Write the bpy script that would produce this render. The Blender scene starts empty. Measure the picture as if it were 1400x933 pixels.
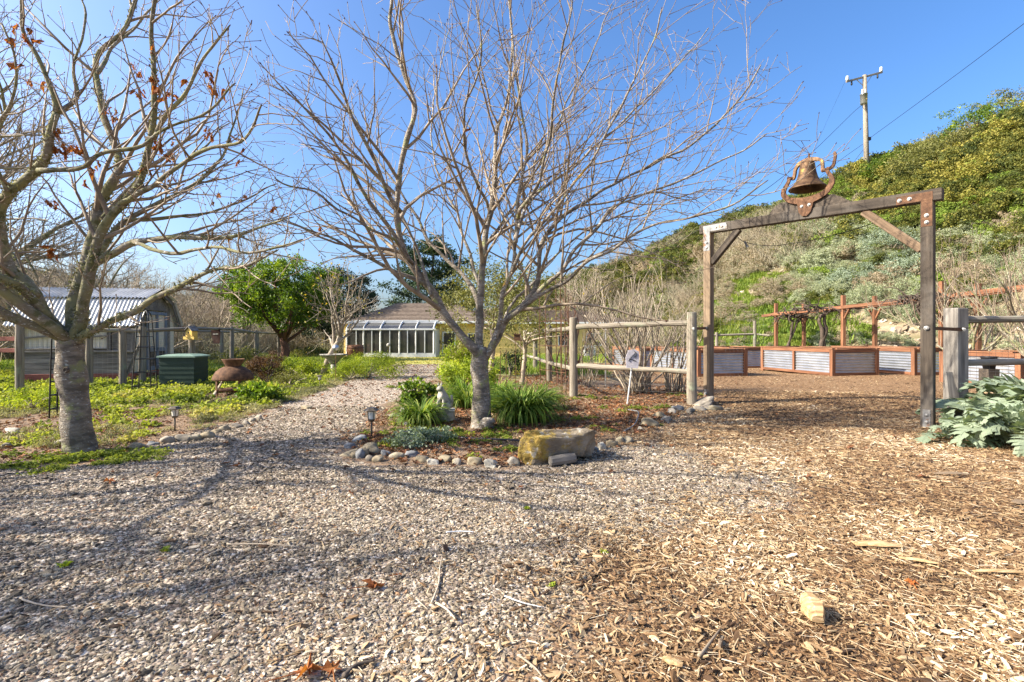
import bpy, math, random
import numpy as np
from mathutils import Vector, Matrix, noise
C = bpy.context.scene.collection
R = random.Random(11)
NR = np.random.RandomState(5)
PI = math.pi
V = Vector

# ---------------------------------------------------------------- camera
F, HZ, CH = 680.6, 459.0, 1.35           # focal length in photo pixels, horizon row, eye height
cam = bpy.data.cameras.new("camera"); camo = bpy.data.objects.new("camera", cam); C.objects.link(camo)
cam.sensor_width = 36.0; cam.lens = 36.0 * F / 1400.0
cam.shift_y = -7.5 / 1400.0
cam.clip_start = 0.05; cam.clip_end = 3000.0
camo.location = (0, 0, CH); camo.rotation_euler = (PI / 2, 0, 0)
bpy.context.scene.camera = camo

# ---------------------------------------------------------------- sky and sun
SUN = V((-0.98, -0.20, 0.0)).normalized() * math.cos(math.radians(35)); SUN.z = math.sin(math.radians(35))
w = bpy.data.worlds.new("World"); bpy.context.scene.world = w; w.use_nodes = True
nt = w.node_tree; bg = nt.nodes['Background']
sky = nt.nodes.new('ShaderNodeTexSky'); sky.sky_type = 'NISHITA'; sky.sun_disc = False
sky.sun_elevation = math.radians(35); sky.sun_rotation = math.atan2(SUN.x, SUN.y)
sky.air_density = 1.0; sky.dust_density = 4.0; sky.ozone_density = 5.0; sky.altitude = 100
hsv = nt.nodes.new('ShaderNodeHueSaturation'); hsv.inputs['Saturation'].default_value = 1.18; hsv.inputs['Hue'].default_value = .503; nt.links.new(sky.outputs[0], hsv.inputs['Color']); nt.links.new(hsv.outputs[0], bg.inputs[0]); bg.inputs[1].default_value = 0.125
sl = bpy.data.lights.new("sun", 'SUN'); sl.energy = 5.0; sl.angle = math.radians(0.55); sl.color = (1.0, 0.92, 0.78)
so = bpy.data.objects.new("sun", sl); C.objects.link(so); so.rotation_euler = (-SUN).to_track_quat('-Z', 'Y').to_euler()
so.location = SUN * 60
vs = bpy.context.scene.view_settings
vs.view_transform = 'Standard'; vs.look = 'None'; vs.gamma = 1.0; vs.exposure = 1.33

# ---------------------------------------------------------------- placing
def P(px, py, Y): return V(((px - 700) * Y / F, Y, CH - (py - HZ) * Y / F))
def sst(a, b, x): t = np.clip((x - a) / (b - a), 0, 1); return t * t * (3 - 2 * t)
def vnoise(x, y, s, seed=0):             # cheap smooth value noise, vectorised
    r = np.random.RandomState(1234 + seed).rand(256, 256)
    x = np.asarray(x, float) / s; y = np.asarray(y, float) / s
    xi = np.floor(x).astype(int); yi = np.floor(y).astype(int); fx = x - xi; fy = y - yi
    fx = fx * fx * (3 - 2 * fx); fy = fy * fy * (3 - 2 * fy)
    a = r[xi % 256, yi % 256]; b = r[(xi + 1) % 256, yi % 256]; c = r[xi % 256, (yi + 1) % 256]; d = r[(xi + 1) % 256, (yi + 1) % 256]
    return (a * (1 - fx) + b * fx) * (1 - fy) + (c * (1 - fx) + d * fx) * fy
def hill_s(x, y): return np.minimum(0.832 * (x - 9) + 0.555 * (y - 34), (x - 11.5) * 1.7 + np.maximum(y - 50, 0) * 1.5)
def hgt(x, y):
    x = np.asarray(x, float); y = np.asarray(y, float)
    z = -0.0175 * np.clip(y - 16, 0, 26) * (1 - sst(8, 14, x))
    s = hill_s(x, y); t = x * 0.555 - y * 0.832
    Rg = np.interp(t, [-260, -130, -89, -55, -32, -11, 40], [7, 7, 8, 12, 16.2, 20.0, 26])
    u = np.clip(s / 33, 0, 1.35)
    h = Rg * (u - 0.22 * np.clip(u - .8, 0, 1) ** 2 * 4) * sst(0, 6, s + 1.0)
    h += sst(3, 12, s) * (vnoise(x, y, 7.0, 1) - .5) * 1.6 + sst(1, 5, s) * (vnoise(x, y, 2.3, 2) - .5) * .5
    z = z + np.where(s > -1, np.maximum(h, 0), 0)
    r = np.hypot(x, y)
    z = z + sst(110, 230, r) * (10 + 10 * vnoise(x, y, 60.0, 3)) * (1 - sst(0, 15, s))
    z = z + (vnoise(x, y, 1.7, 4) - .5) * .03 * sst(2, 5, r) + (vnoise(x, y, .45, 5) - .5) * .012
    return z
def H(x, y): return float(hgt(x, y))
def G(px, py):                            # pixel on the ground -> point
    k = (py - HZ) / F
    Y = CH / k
    if Y > 16: Y = (CH - .28) / max(k - .0175, .018)
    X = (px - 700) * Y / F
    return V((X, Y, H(X, Y)))
def spd(poly, x, y):                      # signed distance (positive inside)
    x = np.asarray(x, float); y = np.asarray(y, float)
    d = np.full(x.shape, 1e9); ins = np.zeros(x.shape, bool); n = len(poly)
    for i in range(n):
        ax, ay = poly[i]; bx, by = poly[(i + 1) % n]
        ex, ey = bx - ax, by - ay; L = ex * ex + ey * ey + 1e-12
        t = np.clip(((x - ax) * ex + (y - ay) * ey) / L, 0, 1)
        d = np.minimum(d, np.hypot(x - ax - t * ex, y - ay - t * ey))
        c = ((ay > y) != (by > y)); ins ^= c & (x < (bx - ax) * (y - ay) / ((by - ay) if by != ay else 1e-9) + ax)
    return np.where(ins, d, -d)
def gp(*q): return [tuple(G(a, b)[:2]) for a, b in q]
POLY_GRAVEL = [(-9, 0.2)] + gp((-150, 648), (0, 638), (140, 633), (222, 606), (300, 584), (350, 566), (385, 556), (440, 536), (492, 515), (530, 500.5), (560, 498.5),
                   (640, 498), (622, 503), (598, 516), (552, 540), (500, 577), (468, 600), (478, 624), (530, 634), (700, 640), (830, 612), (885, 605), (1085, 650), (1050, 690), (960, 712), (860, 770), (740, 850), (660, 930)) + [(-.05, 1.3), (-.1, .2)]
POLY_CHIPS = [(-.1, .2), (-.05, 1.3)] + gp((660, 930), (740, 850), (860, 770), (960, 712), (1050, 690), (1085, 650), (885, 605), (905, 580), (962, 556), (955, 528), (860, 520), (800, 503), (790, 494)) + [(2.5, 27), (9, 31), (13, 25.5), (14.2, 18), (16, 13), (17, 9), (14, 0.2)]
POLY_LAWN = gp((430, 493), (500, 496), (535, 500), (560, 498.7), (640, 498.2), (700, 493.5)) + [(-1, 43.5), (-18, 43.5)]
POLY_ISLE = gp((468, 600), (478, 624), (530, 634), (700, 640), (830, 612), (885, 605), (905, 580), (962, 556), (955, 528), (860, 520), (800, 503), (740, 493), (640, 493), (622, 502), (598, 516), (552, 540), (500, 577))
POLY_LBED = [(-16, 6.6)] + gp((0, 636), (140, 631), (222, 604), (300, 582), (350, 564), (385, 554), (440, 534), (492, 514), (530, 498)) + [(-9, 38), (-30, 38), (-30, 12)]

# ---------------------------------------------------------------- materials
class NT:
    def __init__(s, name):
        s.m = bpy.data.materials.new(name); s.m.use_nodes = True; s.t = s.m.node_tree
        s.b = s.t.nodes['Principled BSDF']; s.out = s.t.nodes['Material Output']
    def n(s, ty, **k):
        o = s.t.nodes.new('ShaderNode' + ty)
        for a, b in k.items(): setattr(o, a, b)
        return o
    def l(s, a, b): s.t.links.new(a, b)
    def ramp(s, fac, stops):
        r = s.n('ValToRGB'); e = r.color_ramp.elements
        while len(e) < len(stops): e.new(.5)
        for i, (p, c) in enumerate(stops): e[i].position = p; e[i].color = (*c, 1)
        s.l(fac, r.inputs[0]); return r.outputs[0]
    def noise(s, vec, sc, detail=5, rough=.6):
        o = s.n('TexNoise'); o.inputs['Scale'].default_value = sc; o.inputs['Detail'].default_value = detail; o.inputs['Roughness'].default_value = rough
        s.l(vec, o.inputs['Vector']); return o.outputs['Fac']
    def rng(s, v, a, b, c=0., d=1.):
        o = s.n('MapRange'); o.inputs[1].default_value = a; o.inputs[2].default_value = b; o.inputs[3].default_value = c; o.inputs[4].default_value = d
        s.l(v, o.inputs[0]); return o.outputs[0]
    def mix(s, f, a, b, mode='MIX'):
        o = s.n('Mix', data_type='RGBA', blend_type=mode)
        if isinstance(f, (int, float)): o.inputs[0].default_value = f
        else: s.l(f, o.inputs[0])
        for sock, v in ((o.inputs[6], a), (o.inputs[7], b)):
            if isinstance(v, tuple): sock.default_value = (*v, 1)
            else: s.l(v, sock)
        return o.outputs[2]
    def math(s, op, a, b=0.):
        o = s.n('Math', operation=op)
        for sock, v in ((o.inputs[0], a), (o.inputs[1], b)):
            if isinstance(v, (int, float)): sock.default_value = v
            else: s.l(v, sock)
        return o.outputs[0]
    def coord(s, scale=(1, 1, 1), rnd=True):
        tc = s.n('TexCoord'); v = tc.outputs['Object']
        if rnd:
            oi = s.n('ObjectInfo'); a = s.n('VectorMath', operation='ADD'); m = s.n('VectorMath', operation='SCALE')
            m.inputs[0].default_value = (17, 31, 23); s.l(oi.outputs['Random'], m.inputs['Scale'])
            s.l(v, a.inputs[0]); s.l(m.outputs[0], a.inputs[1]); v = a.outputs[0]
        mp = s.n('Mapping'); mp.inputs['Scale'].default_value = scale; s.l(v, mp.inputs[0]); return mp.outputs[0]

def mk(name, stops, scale=(4, 4, 4), detail=6, rough=.85, metal=0., bump=.3, bscale=None, spots=(), tint=None, inst=False, trans=0., vary=.15, dist=.01, spec=.3, nmix=.25):
    s = NT(name); v = s.coord(scale)
    nz = s.noise(v, 1.0, detail)
    if tint:
        at = s.n('Attribute', attribute_name='tint', attribute_type='INSTANCER' if inst else 'GEOMETRY')
        f = s.math('ADD', at.outputs['Fac'], s.math('MULTIPLY', s.math('SUBTRACT', nz, .5), nmix))
        if inst == 'leafy':          # every leaf of an instance a little different, most in the yellow oak brush
            a2 = s.n('Attribute', attribute_name='tint', attribute_type='GEOMETRY'); sp_ = s.rng(at.outputs['Fac'], .30, .50, .34, .09)
            f = s.math('ADD', at.outputs['Fac'], s.math('MULTIPLY', s.math('SUBTRACT', a2.outputs['Fac'], .5), sp_))
        col = s.ramp(f, stops)
    else:
        col = s.ramp(s.rng(nz, .25, .75), stops)
    for sp in spots:
        c, sc, lo, hi = sp[:4]; vec = s.coord(sp[4] if len(sp) > 4 else (1, 1, 1))
        col = s.mix(s.rng(s.noise(vec, sc, 4), lo, hi), col, c)
    if vary:
        oi = s.n('ObjectInfo'); hs = s.n('HueSaturation'); s.l(s.rng(oi.outputs['Random'], 0, 1, 1 - vary, 1 + vary), hs.inputs['Value']); s.l(col, hs.inputs['Color']); col = hs.outputs[0]
    s.l(col, s.b.inputs['Base Color']); s.b.inputs['Roughness'].default_value = rough; s.b.inputs['Metallic'].default_value = metal
    s.b.inputs['Specular IOR Level'].default_value = spec
    if bump:
        bn = s.n('Bump'); bn.inputs['Strength'].default_value = bump; bn.inputs['Distance'].default_value = dist
        bv = s.coord(bscale) if bscale else v
        s.l(s.noise(bv, 1.0, 8, .65), bn.inputs['Height']); s.l(bn.outputs[0], s.b.inputs['Normal'])
    if trans:
        tr = s.n('BsdfTranslucent'); s.l(s.mix(1.0, col, (1.0, 1.0, .45), 'MULTIPLY'), tr.inputs[0]); mx = s.n('MixShader'); mx.inputs[0].default_value = trans
        s.l(s.b.outputs[0], mx.inputs[1]); s.l(tr.outputs[0], mx.inputs[2]); s.l(mx.outputs[0], s.out.inputs[0])
    return s.m
M = {}
LICH = ((.62, .62, .56), 1.0, .60, .66, (26, 26, 60))
M['bark'] = mk('grey bark', [(0, (.12, .095, .072)), (.5, (.27, .225, .175)), (1, (.41, .36, .295))], (9, 9, 26), rough=.9, bump=1.0, dist=.035, bscale=(14, 14, 50),
               spots=[LICH, ((.14, .118, .09), 3.2, .5, .62, (1, 1, 2.5)), ((.50, .30, .06), 2.3, .66, .72), ((.30, .31, .13), 5, .58, .68)])
M['bark_moss'] = mk('mossy bark', [(0, (.12, .10, .07)), (.5, (.21, .18, .13)), (1, (.32, .28, .22))], (9, 9, 24), rough=.95, bump=.9, dist=.02,
               spots=[LICH, ((.23, .22, .11), 3.5, .46, .60), ((.12, .12, .055), 9, .52, .62)])
M['twig'] = mk('brown twig', [(0, (.09, .065, .045)), (.5, (.23, .175, .12)), (1, (.36, .30, .22))], (6, 6, 6), rough=.7, bump=.2)
M['bud'] = mk('dark bud', [(0, (.07, .03, .02)), (1, (.18, .08, .04))], rough=.5, bump=0)
M['bark_tan'] = mk('tan bark', [(0, (.20, .15, .10)), (.5, (.36, .29, .21)), (1, (.50, .43, .33))], (8, 8, 20), bump=.4, vary=.2)
M['shrub_bark'] = mk('grey shrub bark', [(0, (.12, .095, .07)), (.5, (.25, .205, .15)), (1, (.40, .34, .26))], (8, 8, 20), bump=.5, vary=.25)
M['bark_dark'] = mk('dark bark', [(0, (.035, .028, .022)), (1, (.11, .085, .065))], (9, 9, 20), bump=.6)
M['bark_red'] = mk('reddish bark', [(0, (.06, .03, .02)), (1, (.22, .11, .07))], (9, 9, 20), bump=.6)
M['moss'] = mk('moss tufts', [(0, (.10, .10, .035)), (.5, (.23, .225, .11)), (1, (.38, .37, .23))], tint=1, bump=0, trans=.25)
M['brown_leaf'] = mk('withered leaf', [(0, (.16, .05, .02)), (.5, (.36, .12, .035)), (1, (.55, .24, .07))], (30, 30, 30), rough=.7, bump=.3, trans=.35, vary=.35)
def leafm(n, a, b, c, trans=.45, rough=.6, **k): return mk(n, [(0, a), (.5, b), (1, c)], tint=1, bump=0, trans=trans, rough=rough, **k)
M['lf_ever'] = leafm('glossy evergreen leaf', (.03, .06, .010), (.12, .20, .018), (.33, .40, .04), .45, .42)
M['lf_dark'] = leafm('dark leaf', (.010, .022, .010), (.022, .045, .018), (.05, .085, .03), .2)
M['lf_pine'] = leafm('pine needle', (.015, .035, .018), (.035, .065, .025), (.09, .13, .04), .25)
M['lf_olive'] = leafm('olive leaf', (.07, .08, .02), (.19, .19, .055), (.36, .33, .11), .4)
M['lf_bright'] = leafm('bright leaf', (.11, .16, .012), (.30, .38, .03), (.54, .55, .07), .5)
M['lf_strap'] = leafm('strap leaf', (.05, .10, .012), (.15, .25, .03), (.42, .46, .12), .45)
M['lf_rust'] = leafm('brown red leaf', (.035, .018, .012), (.11, .055, .03), (.25, .15, .06), .35)
M['lf_yellow'] = leafm('yellow leaf', (.35, .20, .02), (.55, .38, .04), (.35, .40, .06), .5)
M['lf_arti'] = leafm('grey green leaf', (.13, .175, .10), (.27, .33, .22), (.42, .48, .35), .35, .7)
M['soft_wood'] = mk('weathered post wood', [(0, (.075, .058, .042)), (.45, (.21, .178, .135)), (1, (.36, .315, .25))], (1.2, 22, 22), rough=.9, bump=.6, bscale=(3, 60, 60), dist=.006, spots=[((.27, .30, .20), 2.5, .58, .72)])
M['arbor_wood'] = mk('stained timber', [(0, (.020, .016, .013)), (.5, (.058, .045, .034)), (1, (.125, .098, .073))], (1.0, 18, 18), rough=.85, bump=.6, bscale=(3, 55, 55), dist=.006, spots=[((.10, .085, .07), 1.7, .52, .66)])
M['arbor_warm'] = mk('lit post and brown wood', [(0, (.10, .068, .042)), (.5, (.20, .142, .09)), (1, (.32, .24, .16))], (1.0, 18, 18), rough=.85, bump=.5, bscale=(3, 55, 55), dist=.006)  # left arbor post's sunlit tone put into the colour; loose brown wood reuses it
M['brace_wood'] = mk('brown brace timber', [(0, (.07, .045, .028)), (.5, (.15, .10, .062)), (1, (.25, .18, .115))], (1.0, 18, 18), rough=.85, bump=.5, bscale=(3, 55, 55), dist=.006)
M['grey_wood'] = mk('old grey board', [(0, (.055, .048, .042)), (.5, (.15, .135, .118)), (1, (.27, .245, .215))], (1.4, 18, 18), rough=.9, bump=.5, bscale=(3, 50, 50), dist=.005)
M['redwood'] = mk('redwood timber', [(0, (.085, .034, .018)), (.5, (.19, .082, .040)), (1, (.31, .155, .080))], (1.2, 16, 16), rough=.75, bump=.4, bscale=(3, 50, 50), dist=.004, vary=.2)
M['red_board'] = mk('red painted board', [(0, (.11, .032, .024)), (1, (.22, .07, .05))], (2, 10, 10), rough=.8)
M['galv'] = mk('galvanised steel', [(0, (.42, .43, .44)), (1, (.64, .64, .63))], (3, 3, 3), rough=.30, metal=.8, bump=.05, spots=[((.42, .40, .36), 2.2, .64, .75)])
M['plast_roof'] = mk('corrugated roofing', [(0, (.40, .39, .36)), (.5, (.58, .56, .52)), (1, (.72, .70, .65))], (3, 3, 3), rough=.55, metal=.05, bump=.1, spots=[((.33, .29, .22), 1.5, .55, .72)])
M['rust'] = mk('rusted iron', [(0, (.045, .026, .017)), (.5, (.125, .065, .037)), (1, (.23, .125, .068))], (14, 14, 14), rough=.85, metal=.25, bump=.5, dist=.004)
M['bell'] = mk('rusted bell bronze', [(0, (.05, .028, .017)), (.5, (.125, .07, .037)), (1, (.22, .135, .068))], (9, 9, 14), rough=.62, metal=.45, bump=.35, dist=.004, spots=[((.45, .33, .07), 7, .6, .75), ((.07, .04, .03), 5, .6, .7)])
M['iron'] = mk('black iron', [(0, (.015, .015, .015)), (1, (.04, .037, .033))], rough=.5, metal=.3, bump=.1)
M['steel'] = mk('bolted steel plate', [(0, (.15, .15, .15)), (1, (.32, .31, .30))], (8, 8, 8), rough=.5, metal=.6, bump=.15, spots=[((.20, .09, .04), 6, .55, .65)])
M['bolt'] = mk('zinc bolt', [(0, (.22, .21, .20)), (1, (.38, .37, .35))], (30, 30, 30), rough=.5, metal=.7, bump=0)
M['black'] = mk('black plastic', [(0, (.012, .012, .014)), (1, (.03, .03, .035))], rough=.45, bump=0)
M['white'] = mk('white paint', [(0, (.56, .56, .55)), (1, (.68, .68, .66))], (3, 3, 3), rough=.5, bump=.05)
M['yellow_wall'] = mk('yellow wall paint', [(0, (.70, .50, .17)), (1, (.78, .58, .22))], (2, 2, 2), rough=.85, bump=.2)
M['glass_dark'] = mk('dark window glass', [(0, (.03, .03, .028)), (1, (.075, .07, .06))], (1, 1, 1), rough=.06, bump=0, spec=.8)
M['roof_tile'] = mk('brown roof shingle', [(0, (.10, .075, .056)), (.5, (.20, .155, .118)), (1, (.31, .25, .195))], (4, 9, 9), rough=.9, bump=.4)
M['green_plastic'] = mk('dark green plastic', [(0, (.012, .028, .021)), (1, (.020, .042, .031))], (4, 4, 4), rough=.55, bump=.1)
M['green_lid'] = mk('faded green lid', [(0, (.13, .20, .15)), (1, (.20, .28, .21))], (4, 4, 4), rough=.6, bump=.1)
M['curtain'] = mk('cream screen cloth', [(0, (.55, .48, .36)), (1, (.78, .71, .56))], (14, 14, 1), rough=.9, bump=.3)
M['yellow_paint'] = mk('yellow birdhouse paint', [(0, (.55, .36, .08)), (1, (.68, .48, .13))], (6, 6, 6), rough=.7, bump=.2)
M['stone'] = mk('grey stone', [(0, (.12, .10, .08)), (.5, (.23, .20, .16)), (1, (.36, .32, .26))], (6, 6, 6), rough=.9, bump=.6, dist=.02, vary=.25, spots=[((.30, .25, .14), 3, .55, .7)])
M['stone_tan'] = mk('tan river stone', [(0, (.15, .115, .07)), (.5, (.26, .21, .135)), (1, (.37, .315, .22))], (5, 5, 5), rough=.85, bump=.35, dist=.012, vary=.2)
M['stone_white'] = mk('pale broken stone', [(0, (.30, .27, .21)), (1, (.50, .46, .38))], (6, 6, 6), rough=.9, bump=.6, dist=.02)
M['slate'] = mk('blue grey slate', [(0, (.11, .11, .11)), (1, (.25, .25, .245))], (6, 6, 6), rough=.75, bump=.4, dist=.01)
M['boulder'] = mk('boulder stone', [(0, (.17, .14, .10)), (.5, (.32, .27, .20)), (1, (.47, .42, .34))], (3.5, 3.5, 5), rough=.95, bump=.9, dist=.04, vary=0)
M['concrete'] = mk('old cast concrete', [(0, (.22, .20, .17)), (.5, (.38, .35, .30)), (1, (.55, .51, .45))], (14, 14, 14), rough=.95, bump=.7, dist=.01, spots=[((.16, .17, .13), 8, .55, .65)])
M['soil'] = mk('bed soil', [(0, (.05, .033, .022)), (1, (.14, .10, .07))], (20, 20, 20), bump=1, dist=.03)
M['pale_wood'] = mk('split pale wood', [(0, (.15, .08, .035)), (.5, (.40, .26, .125)), (1, (.62, .47, .28))], (7, 60, 60), rough=.85, bump=.9, bscale=(4, 60, 60), dist=.006)
M['wire'] = mk('fence wire', [(0, (.20, .19, .17)), (1, (.33, .31, .28))], rough=.6, metal=.4, bump=0)
M['vine'] = mk('old vine bark', [(0, (.03, .022, .017)), (1, (.13, .095, .07))], (20, 20, 8), bump=1, dist=.02)
M['glass_clear'] = mk('frosted lamp glass', [(0, (.55, .52, .45)), (1, (.7, .68, .6))], rough=.15, bump=0)
M['bronze'] = mk('dark bronze lamp', [(0, (.07, .055, .04)), (1, (.15, .12, .085))], rough=.5, metal=.3, bump=.1)
# boulder: yellow lichen on the left half
s = NT('lichen boulder'); tc = s.coord((1, 1, 1), False); sx = s.n('SeparateXYZ'); s.l(tc, sx.inputs[0])
base = s.ramp(s.rng(s.noise(s.coord((3.5, 3.5, 6), False), 1, 8), .3, .7), [(0, (.13, .10, .07)), (.5, (.24, .195, .14)), (1, (.38, .33, .26))])
f1 = s.math('ADD', s.math('ADD', s.math('MULTIPLY', sx.outputs[0], -1.2), .0), s.math('MULTIPLY', s.math('SUBTRACT', s.noise(s.coord((1, 1, 1), False), 6, 6, .7), .5), 3.2))
col = s.mix(s.rng(f1, -.05, .35), base, s.ramp(s.noise(s.coord((1, 1, 1), False), 18, 4), [(.3, (.26, .16, .03)), (.7, (.42, .30, .06))]))
col = s.mix(s.rng(s.noise(s.coord((1, 1, 1), False), 9, 4), .6, .68), col, (.44, .40, .33))
s.l(col, s.b.inputs['Base Color']); s.b.inputs['Roughness'].default_value = .95
bn = s.n('Bump'); bn.inputs['Strength'].default_value = .9; bn.inputs['Distance'].default_value = .06; s.l(s.noise(s.coord((1, 1, 2.2), False), 11, 10, .75), bn.inputs['Height']); s.l(bn.outputs[0], s.b.inputs['Normal'])
M['boulder'] = s.m
# loose pieces, one tint each
def instm(n, stops, rough=.8, bump=.3, trans=0., inst=True): return mk(n, stops, (60, 60, 60), rough=rough, tint=1, inst=inst, bump=bump, dist=.002, nmix=.25, vary=0, trans=trans)
M['i_peb'] = instm('gravel pebble', [(0, (.045, .034, .023)), (.25, (.135, .105, .070)), (.5, (.23, .185, .126)), (.78, (.345, .285, .20)), (.94, (.60, .53, .41)), (1, (.32, .16, .07))])
M['i_chip'] = instm('wood chip', [(0, (.045, .025, .014)), (.25, (.165, .092, .042)), (.5, (.285, .185, .095)), (.75, (.42, .305, .17)), (1, (.64, .54, .39))])
M['i_litter'] = instm('leaf litter', [(0, (.06, .03, .018)), (.5, (.20, .085, .04)), (.85, (.36, .17, .07)), (1, (.42, .34, .24))], trans=.15)
M['i_green'] = instm('ground cover leaf', [(0, (.06, .09, .014)), (.35, (.20, .25, .035)), (.7, (.37, .40, .065)), (1, (.46, .40, .15))], trans=.45, bump=0, inst='leafy')
M['i_grey'] = instm('grey ground cover', [(0, (.14, .14, .07)), (.5, (.30, .29, .16)), (1, (.46, .40, .25))], trans=.35, bump=0)
M['i_hill'] = instm('hill brush leaf', [(0, (.05, .07, .018)), (.18, (.15, .155, .03)), (.35, (.32, .27, .055)), (.5, (.15, .22, .03)), (.62, (.27, .35, .055)), (.74, (.27, .30, .17)), (.86, (.42, .45, .29)), (.93, (.32, .26, .18)), (1, (.48, .38, .26))], trans=.3, bump=0, inst='leafy')
M['i_grass'] = instm('grass blade', [(0, (.12, .20, .03)), (.5, (.28, .34, .06)), (1, (.52, .43, .14))], trans=.4, bump=0)
# ---------------------------------------------------------------- mesh building
def meta(o, label=None, cat=None, group=None, kind=None):
    if label: o['label'] = label
    if cat: o['category'] = cat
    if group: o['group'] = group
    if kind: o['kind'] = kind
    return o
WM = {}
def wm(o): return WM.get(o.name, Matrix.Identity(4))
def thing(name, label, cat, loc=(0, 0, 0), rz=0., group=None):
    o = bpy.data.objects.new(name, None); C.objects.link(o); o.empty_display_size = .2
    o.location = loc; o.rotation_euler = (0, 0, rz); WM[o.name] = Matrix.Translation(V(loc)) @ Matrix.Rotation(rz, 4, 'Z')
    return meta(o, label, cat, group)
def link(name, me, parent=None, Mx=None):
    o = bpy.data.objects.new(name, me); C.objects.link(o); Mx = Mx or Matrix.Identity(4); WM[o.name] = Mx
    if parent is not None:
        o.parent = parent; o.matrix_basis = wm(parent).inverted() @ Mx
    else: o.matrix_basis = Mx
    return o
def dup(root, loc=None, rz=None, scale=None, label=None, group=None):
    r = root.copy(); C.objects.link(r)
    if loc is not None: r.location = loc
    if rz is not None: r.rotation_euler = (0, 0, rz)
    if scale is not None: r.scale = (scale,) * 3 if isinstance(scale, (int, float)) else scale
    if label: r['label'] = label
    if group: r['group'] = group
    for ch in list(root.children):
        c = ch.copy(); C.objects.link(c); c.parent = r
        for g in list(ch.children):
            d = g.copy(); C.objects.link(d); d.parent = c
    return r
def mesh_np(name, verts, faces, k, mat, tint=None, smooth=False):
    me = bpy.data.meshes.new(name); verts = np.asarray(verts, np.float32); faces = np.asarray(faces, np.int32)
    me.vertices.add(len(verts)); me.vertices.foreach_set('co', verts.ravel())
    me.loops.add(faces.size); me.loops.foreach_set('vertex_index', faces.ravel())
    me.polygons.add(len(faces)); me.polygons.foreach_set('loop_start', np.arange(0, faces.size, k, dtype=np.int32)); me.polygons.foreach_set('loop_total', np.full(len(faces), k, np.int32))
    if smooth: me.polygons.foreach_set('use_smooth', np.ones(len(faces), bool))
    me.update(calc_edges=True)
    if tint is not None:
        a = me.attributes.new('tint', 'FLOAT', 'FACE'); a.data.foreach_set('value', np.asarray(tint, np.float32))
    if mat: me.materials.append(mat)
    return me
def frame(t):
    a = V((0, 0, 1)) if abs(t.z) < .9 else V((1, 0, 0)); u = t.cross(a).normalized(); return u, t.cross(u).normalized()
class MB:
    def __init__(s): s.v = []; s.f = []
    def box(s, c, d, Mx=None):
        b = len(s.v); c = V(c); x, y, z = d[0] / 2, d[1] / 2, d[2] / 2
        for i in (-1, 1):
            for j in (-1, 1):
                for k in (-1, 1):
                    p = c + V((i * x, j * y, k * z)); s.v.append(Mx @ p if Mx else p)
        for q in ((0, 1, 3, 2), (4, 6, 7, 5), (0, 4, 5, 1), (2, 3, 7, 6), (0, 2, 6, 4), (1, 5, 7, 3)): s.f.append(tuple(b + i for i in q))
        return s
    def tube(s, pts, rad, n=6, cap=True, lump=0., seed=0):
        b = len(s.v); m = len(pts); u = None
        for i, p in enumerate(pts):
            t = (pts[min(i + 1, m - 1)] - pts[max(i - 1, 0)])
            t = t.normalized() if t.length > 1e-9 else V((0, 0, 1))
            if u is None: u, w = frame(t)
            else:
                u = (u - t * u.dot(t)); u = u.normalized() if u.length > 1e-6 else frame(t)[0]; w = t.cross(u)
            r = rad[i] if hasattr(rad, '__len__') else rad
            for k in range(n):
                a = 2 * PI * k / n; d = u * math.cos(a) + w * math.sin(a)
                q = r * (1 + lump * noise.noise((p + d * r) * 4 + V((seed, 0, 0)))) if lump else r
                s.v.append(p + d * q)
        for i in range(m - 1):
            for k in range(n):
                k2 = (k + 1) % n; s.f.append((b + i * n + k, b + i * n + k2, b + (i + 1) * n + k2, b + (i + 1) * n + k))
        if cap: s.f.append(tuple(b + k for k in range(n))[::-1]); s.f.append(tuple(b + (m - 1) * n + k for k in range(n)))
        return s
    def lathe(s, prof, c=(0, 0, 0), n=16, Mx=None):
        b = len(s.v); c = V(c)
        for r, z in prof:
            for k in range(n):
                a = 2 * PI * k / n; p = V((r * math.cos(a), r * math.sin(a), z)); s.v.append(c + (Mx @ p if Mx else p))
        for i in range(len(prof) - 1):
            for k in range(n):
                k2 = (k + 1) % n; s.f.append((b + i * n + k, b + i * n + k2, b + (i + 1) * n + k2, b + (i + 1) * n + k))
        return s
    def prism(s, poly, y0, y1, Mx=None):       # polygon in x,z extruded in y
        b = len(s.v); n = len(poly)
        for y in (y0, y1):
            for x, z in poly: p = V((x, y, z)); s.v.append(Mx @ p if Mx else p)
        s.f.append(tuple(b + i for i in range(n))); s.f.append(tuple(b + n + i for i in range(n))[::-1])
        for i in range(n): j = (i + 1) % n; s.f.append((b + i, b + n + i, b + n + j, b + j))
        return s
    def quad(s, *p):
        b = len(s.v); s.v += [V(q) for q in p]; s.f.append(tuple(range(b, b + len(p)))); return s
    def mesh(s, name, mat, smooth=False, Mi=None):
        me = bpy.data.meshes.new(name); me.from_pydata([(Mi @ v if Mi else v) for v in s.v], [], s.f)
        if smooth: me.polygons.foreach_set('use_smooth', np.ones(len(me.polygons), bool))
        if mat: me.materials.append(mat)
        return me
    def build(s, name, mat, parent=None, smooth=False, origin=None):     # vertices in world space
        if parent is not None: Mx = wm(parent).copy()
        else:
            if origin is None:
                vs_ = s.v; origin = ((min(v.x for v in vs_) + max(v.x for v in vs_)) / 2, (min(v.y for v in vs_) + max(v.y for v in vs_)) / 2, min(v.z for v in vs_))
            Mx = Matrix.Translation(V(origin))
        return link(name, s.mesh(name, mat, smooth, Mx.inverted()), parent, Mx)
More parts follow.
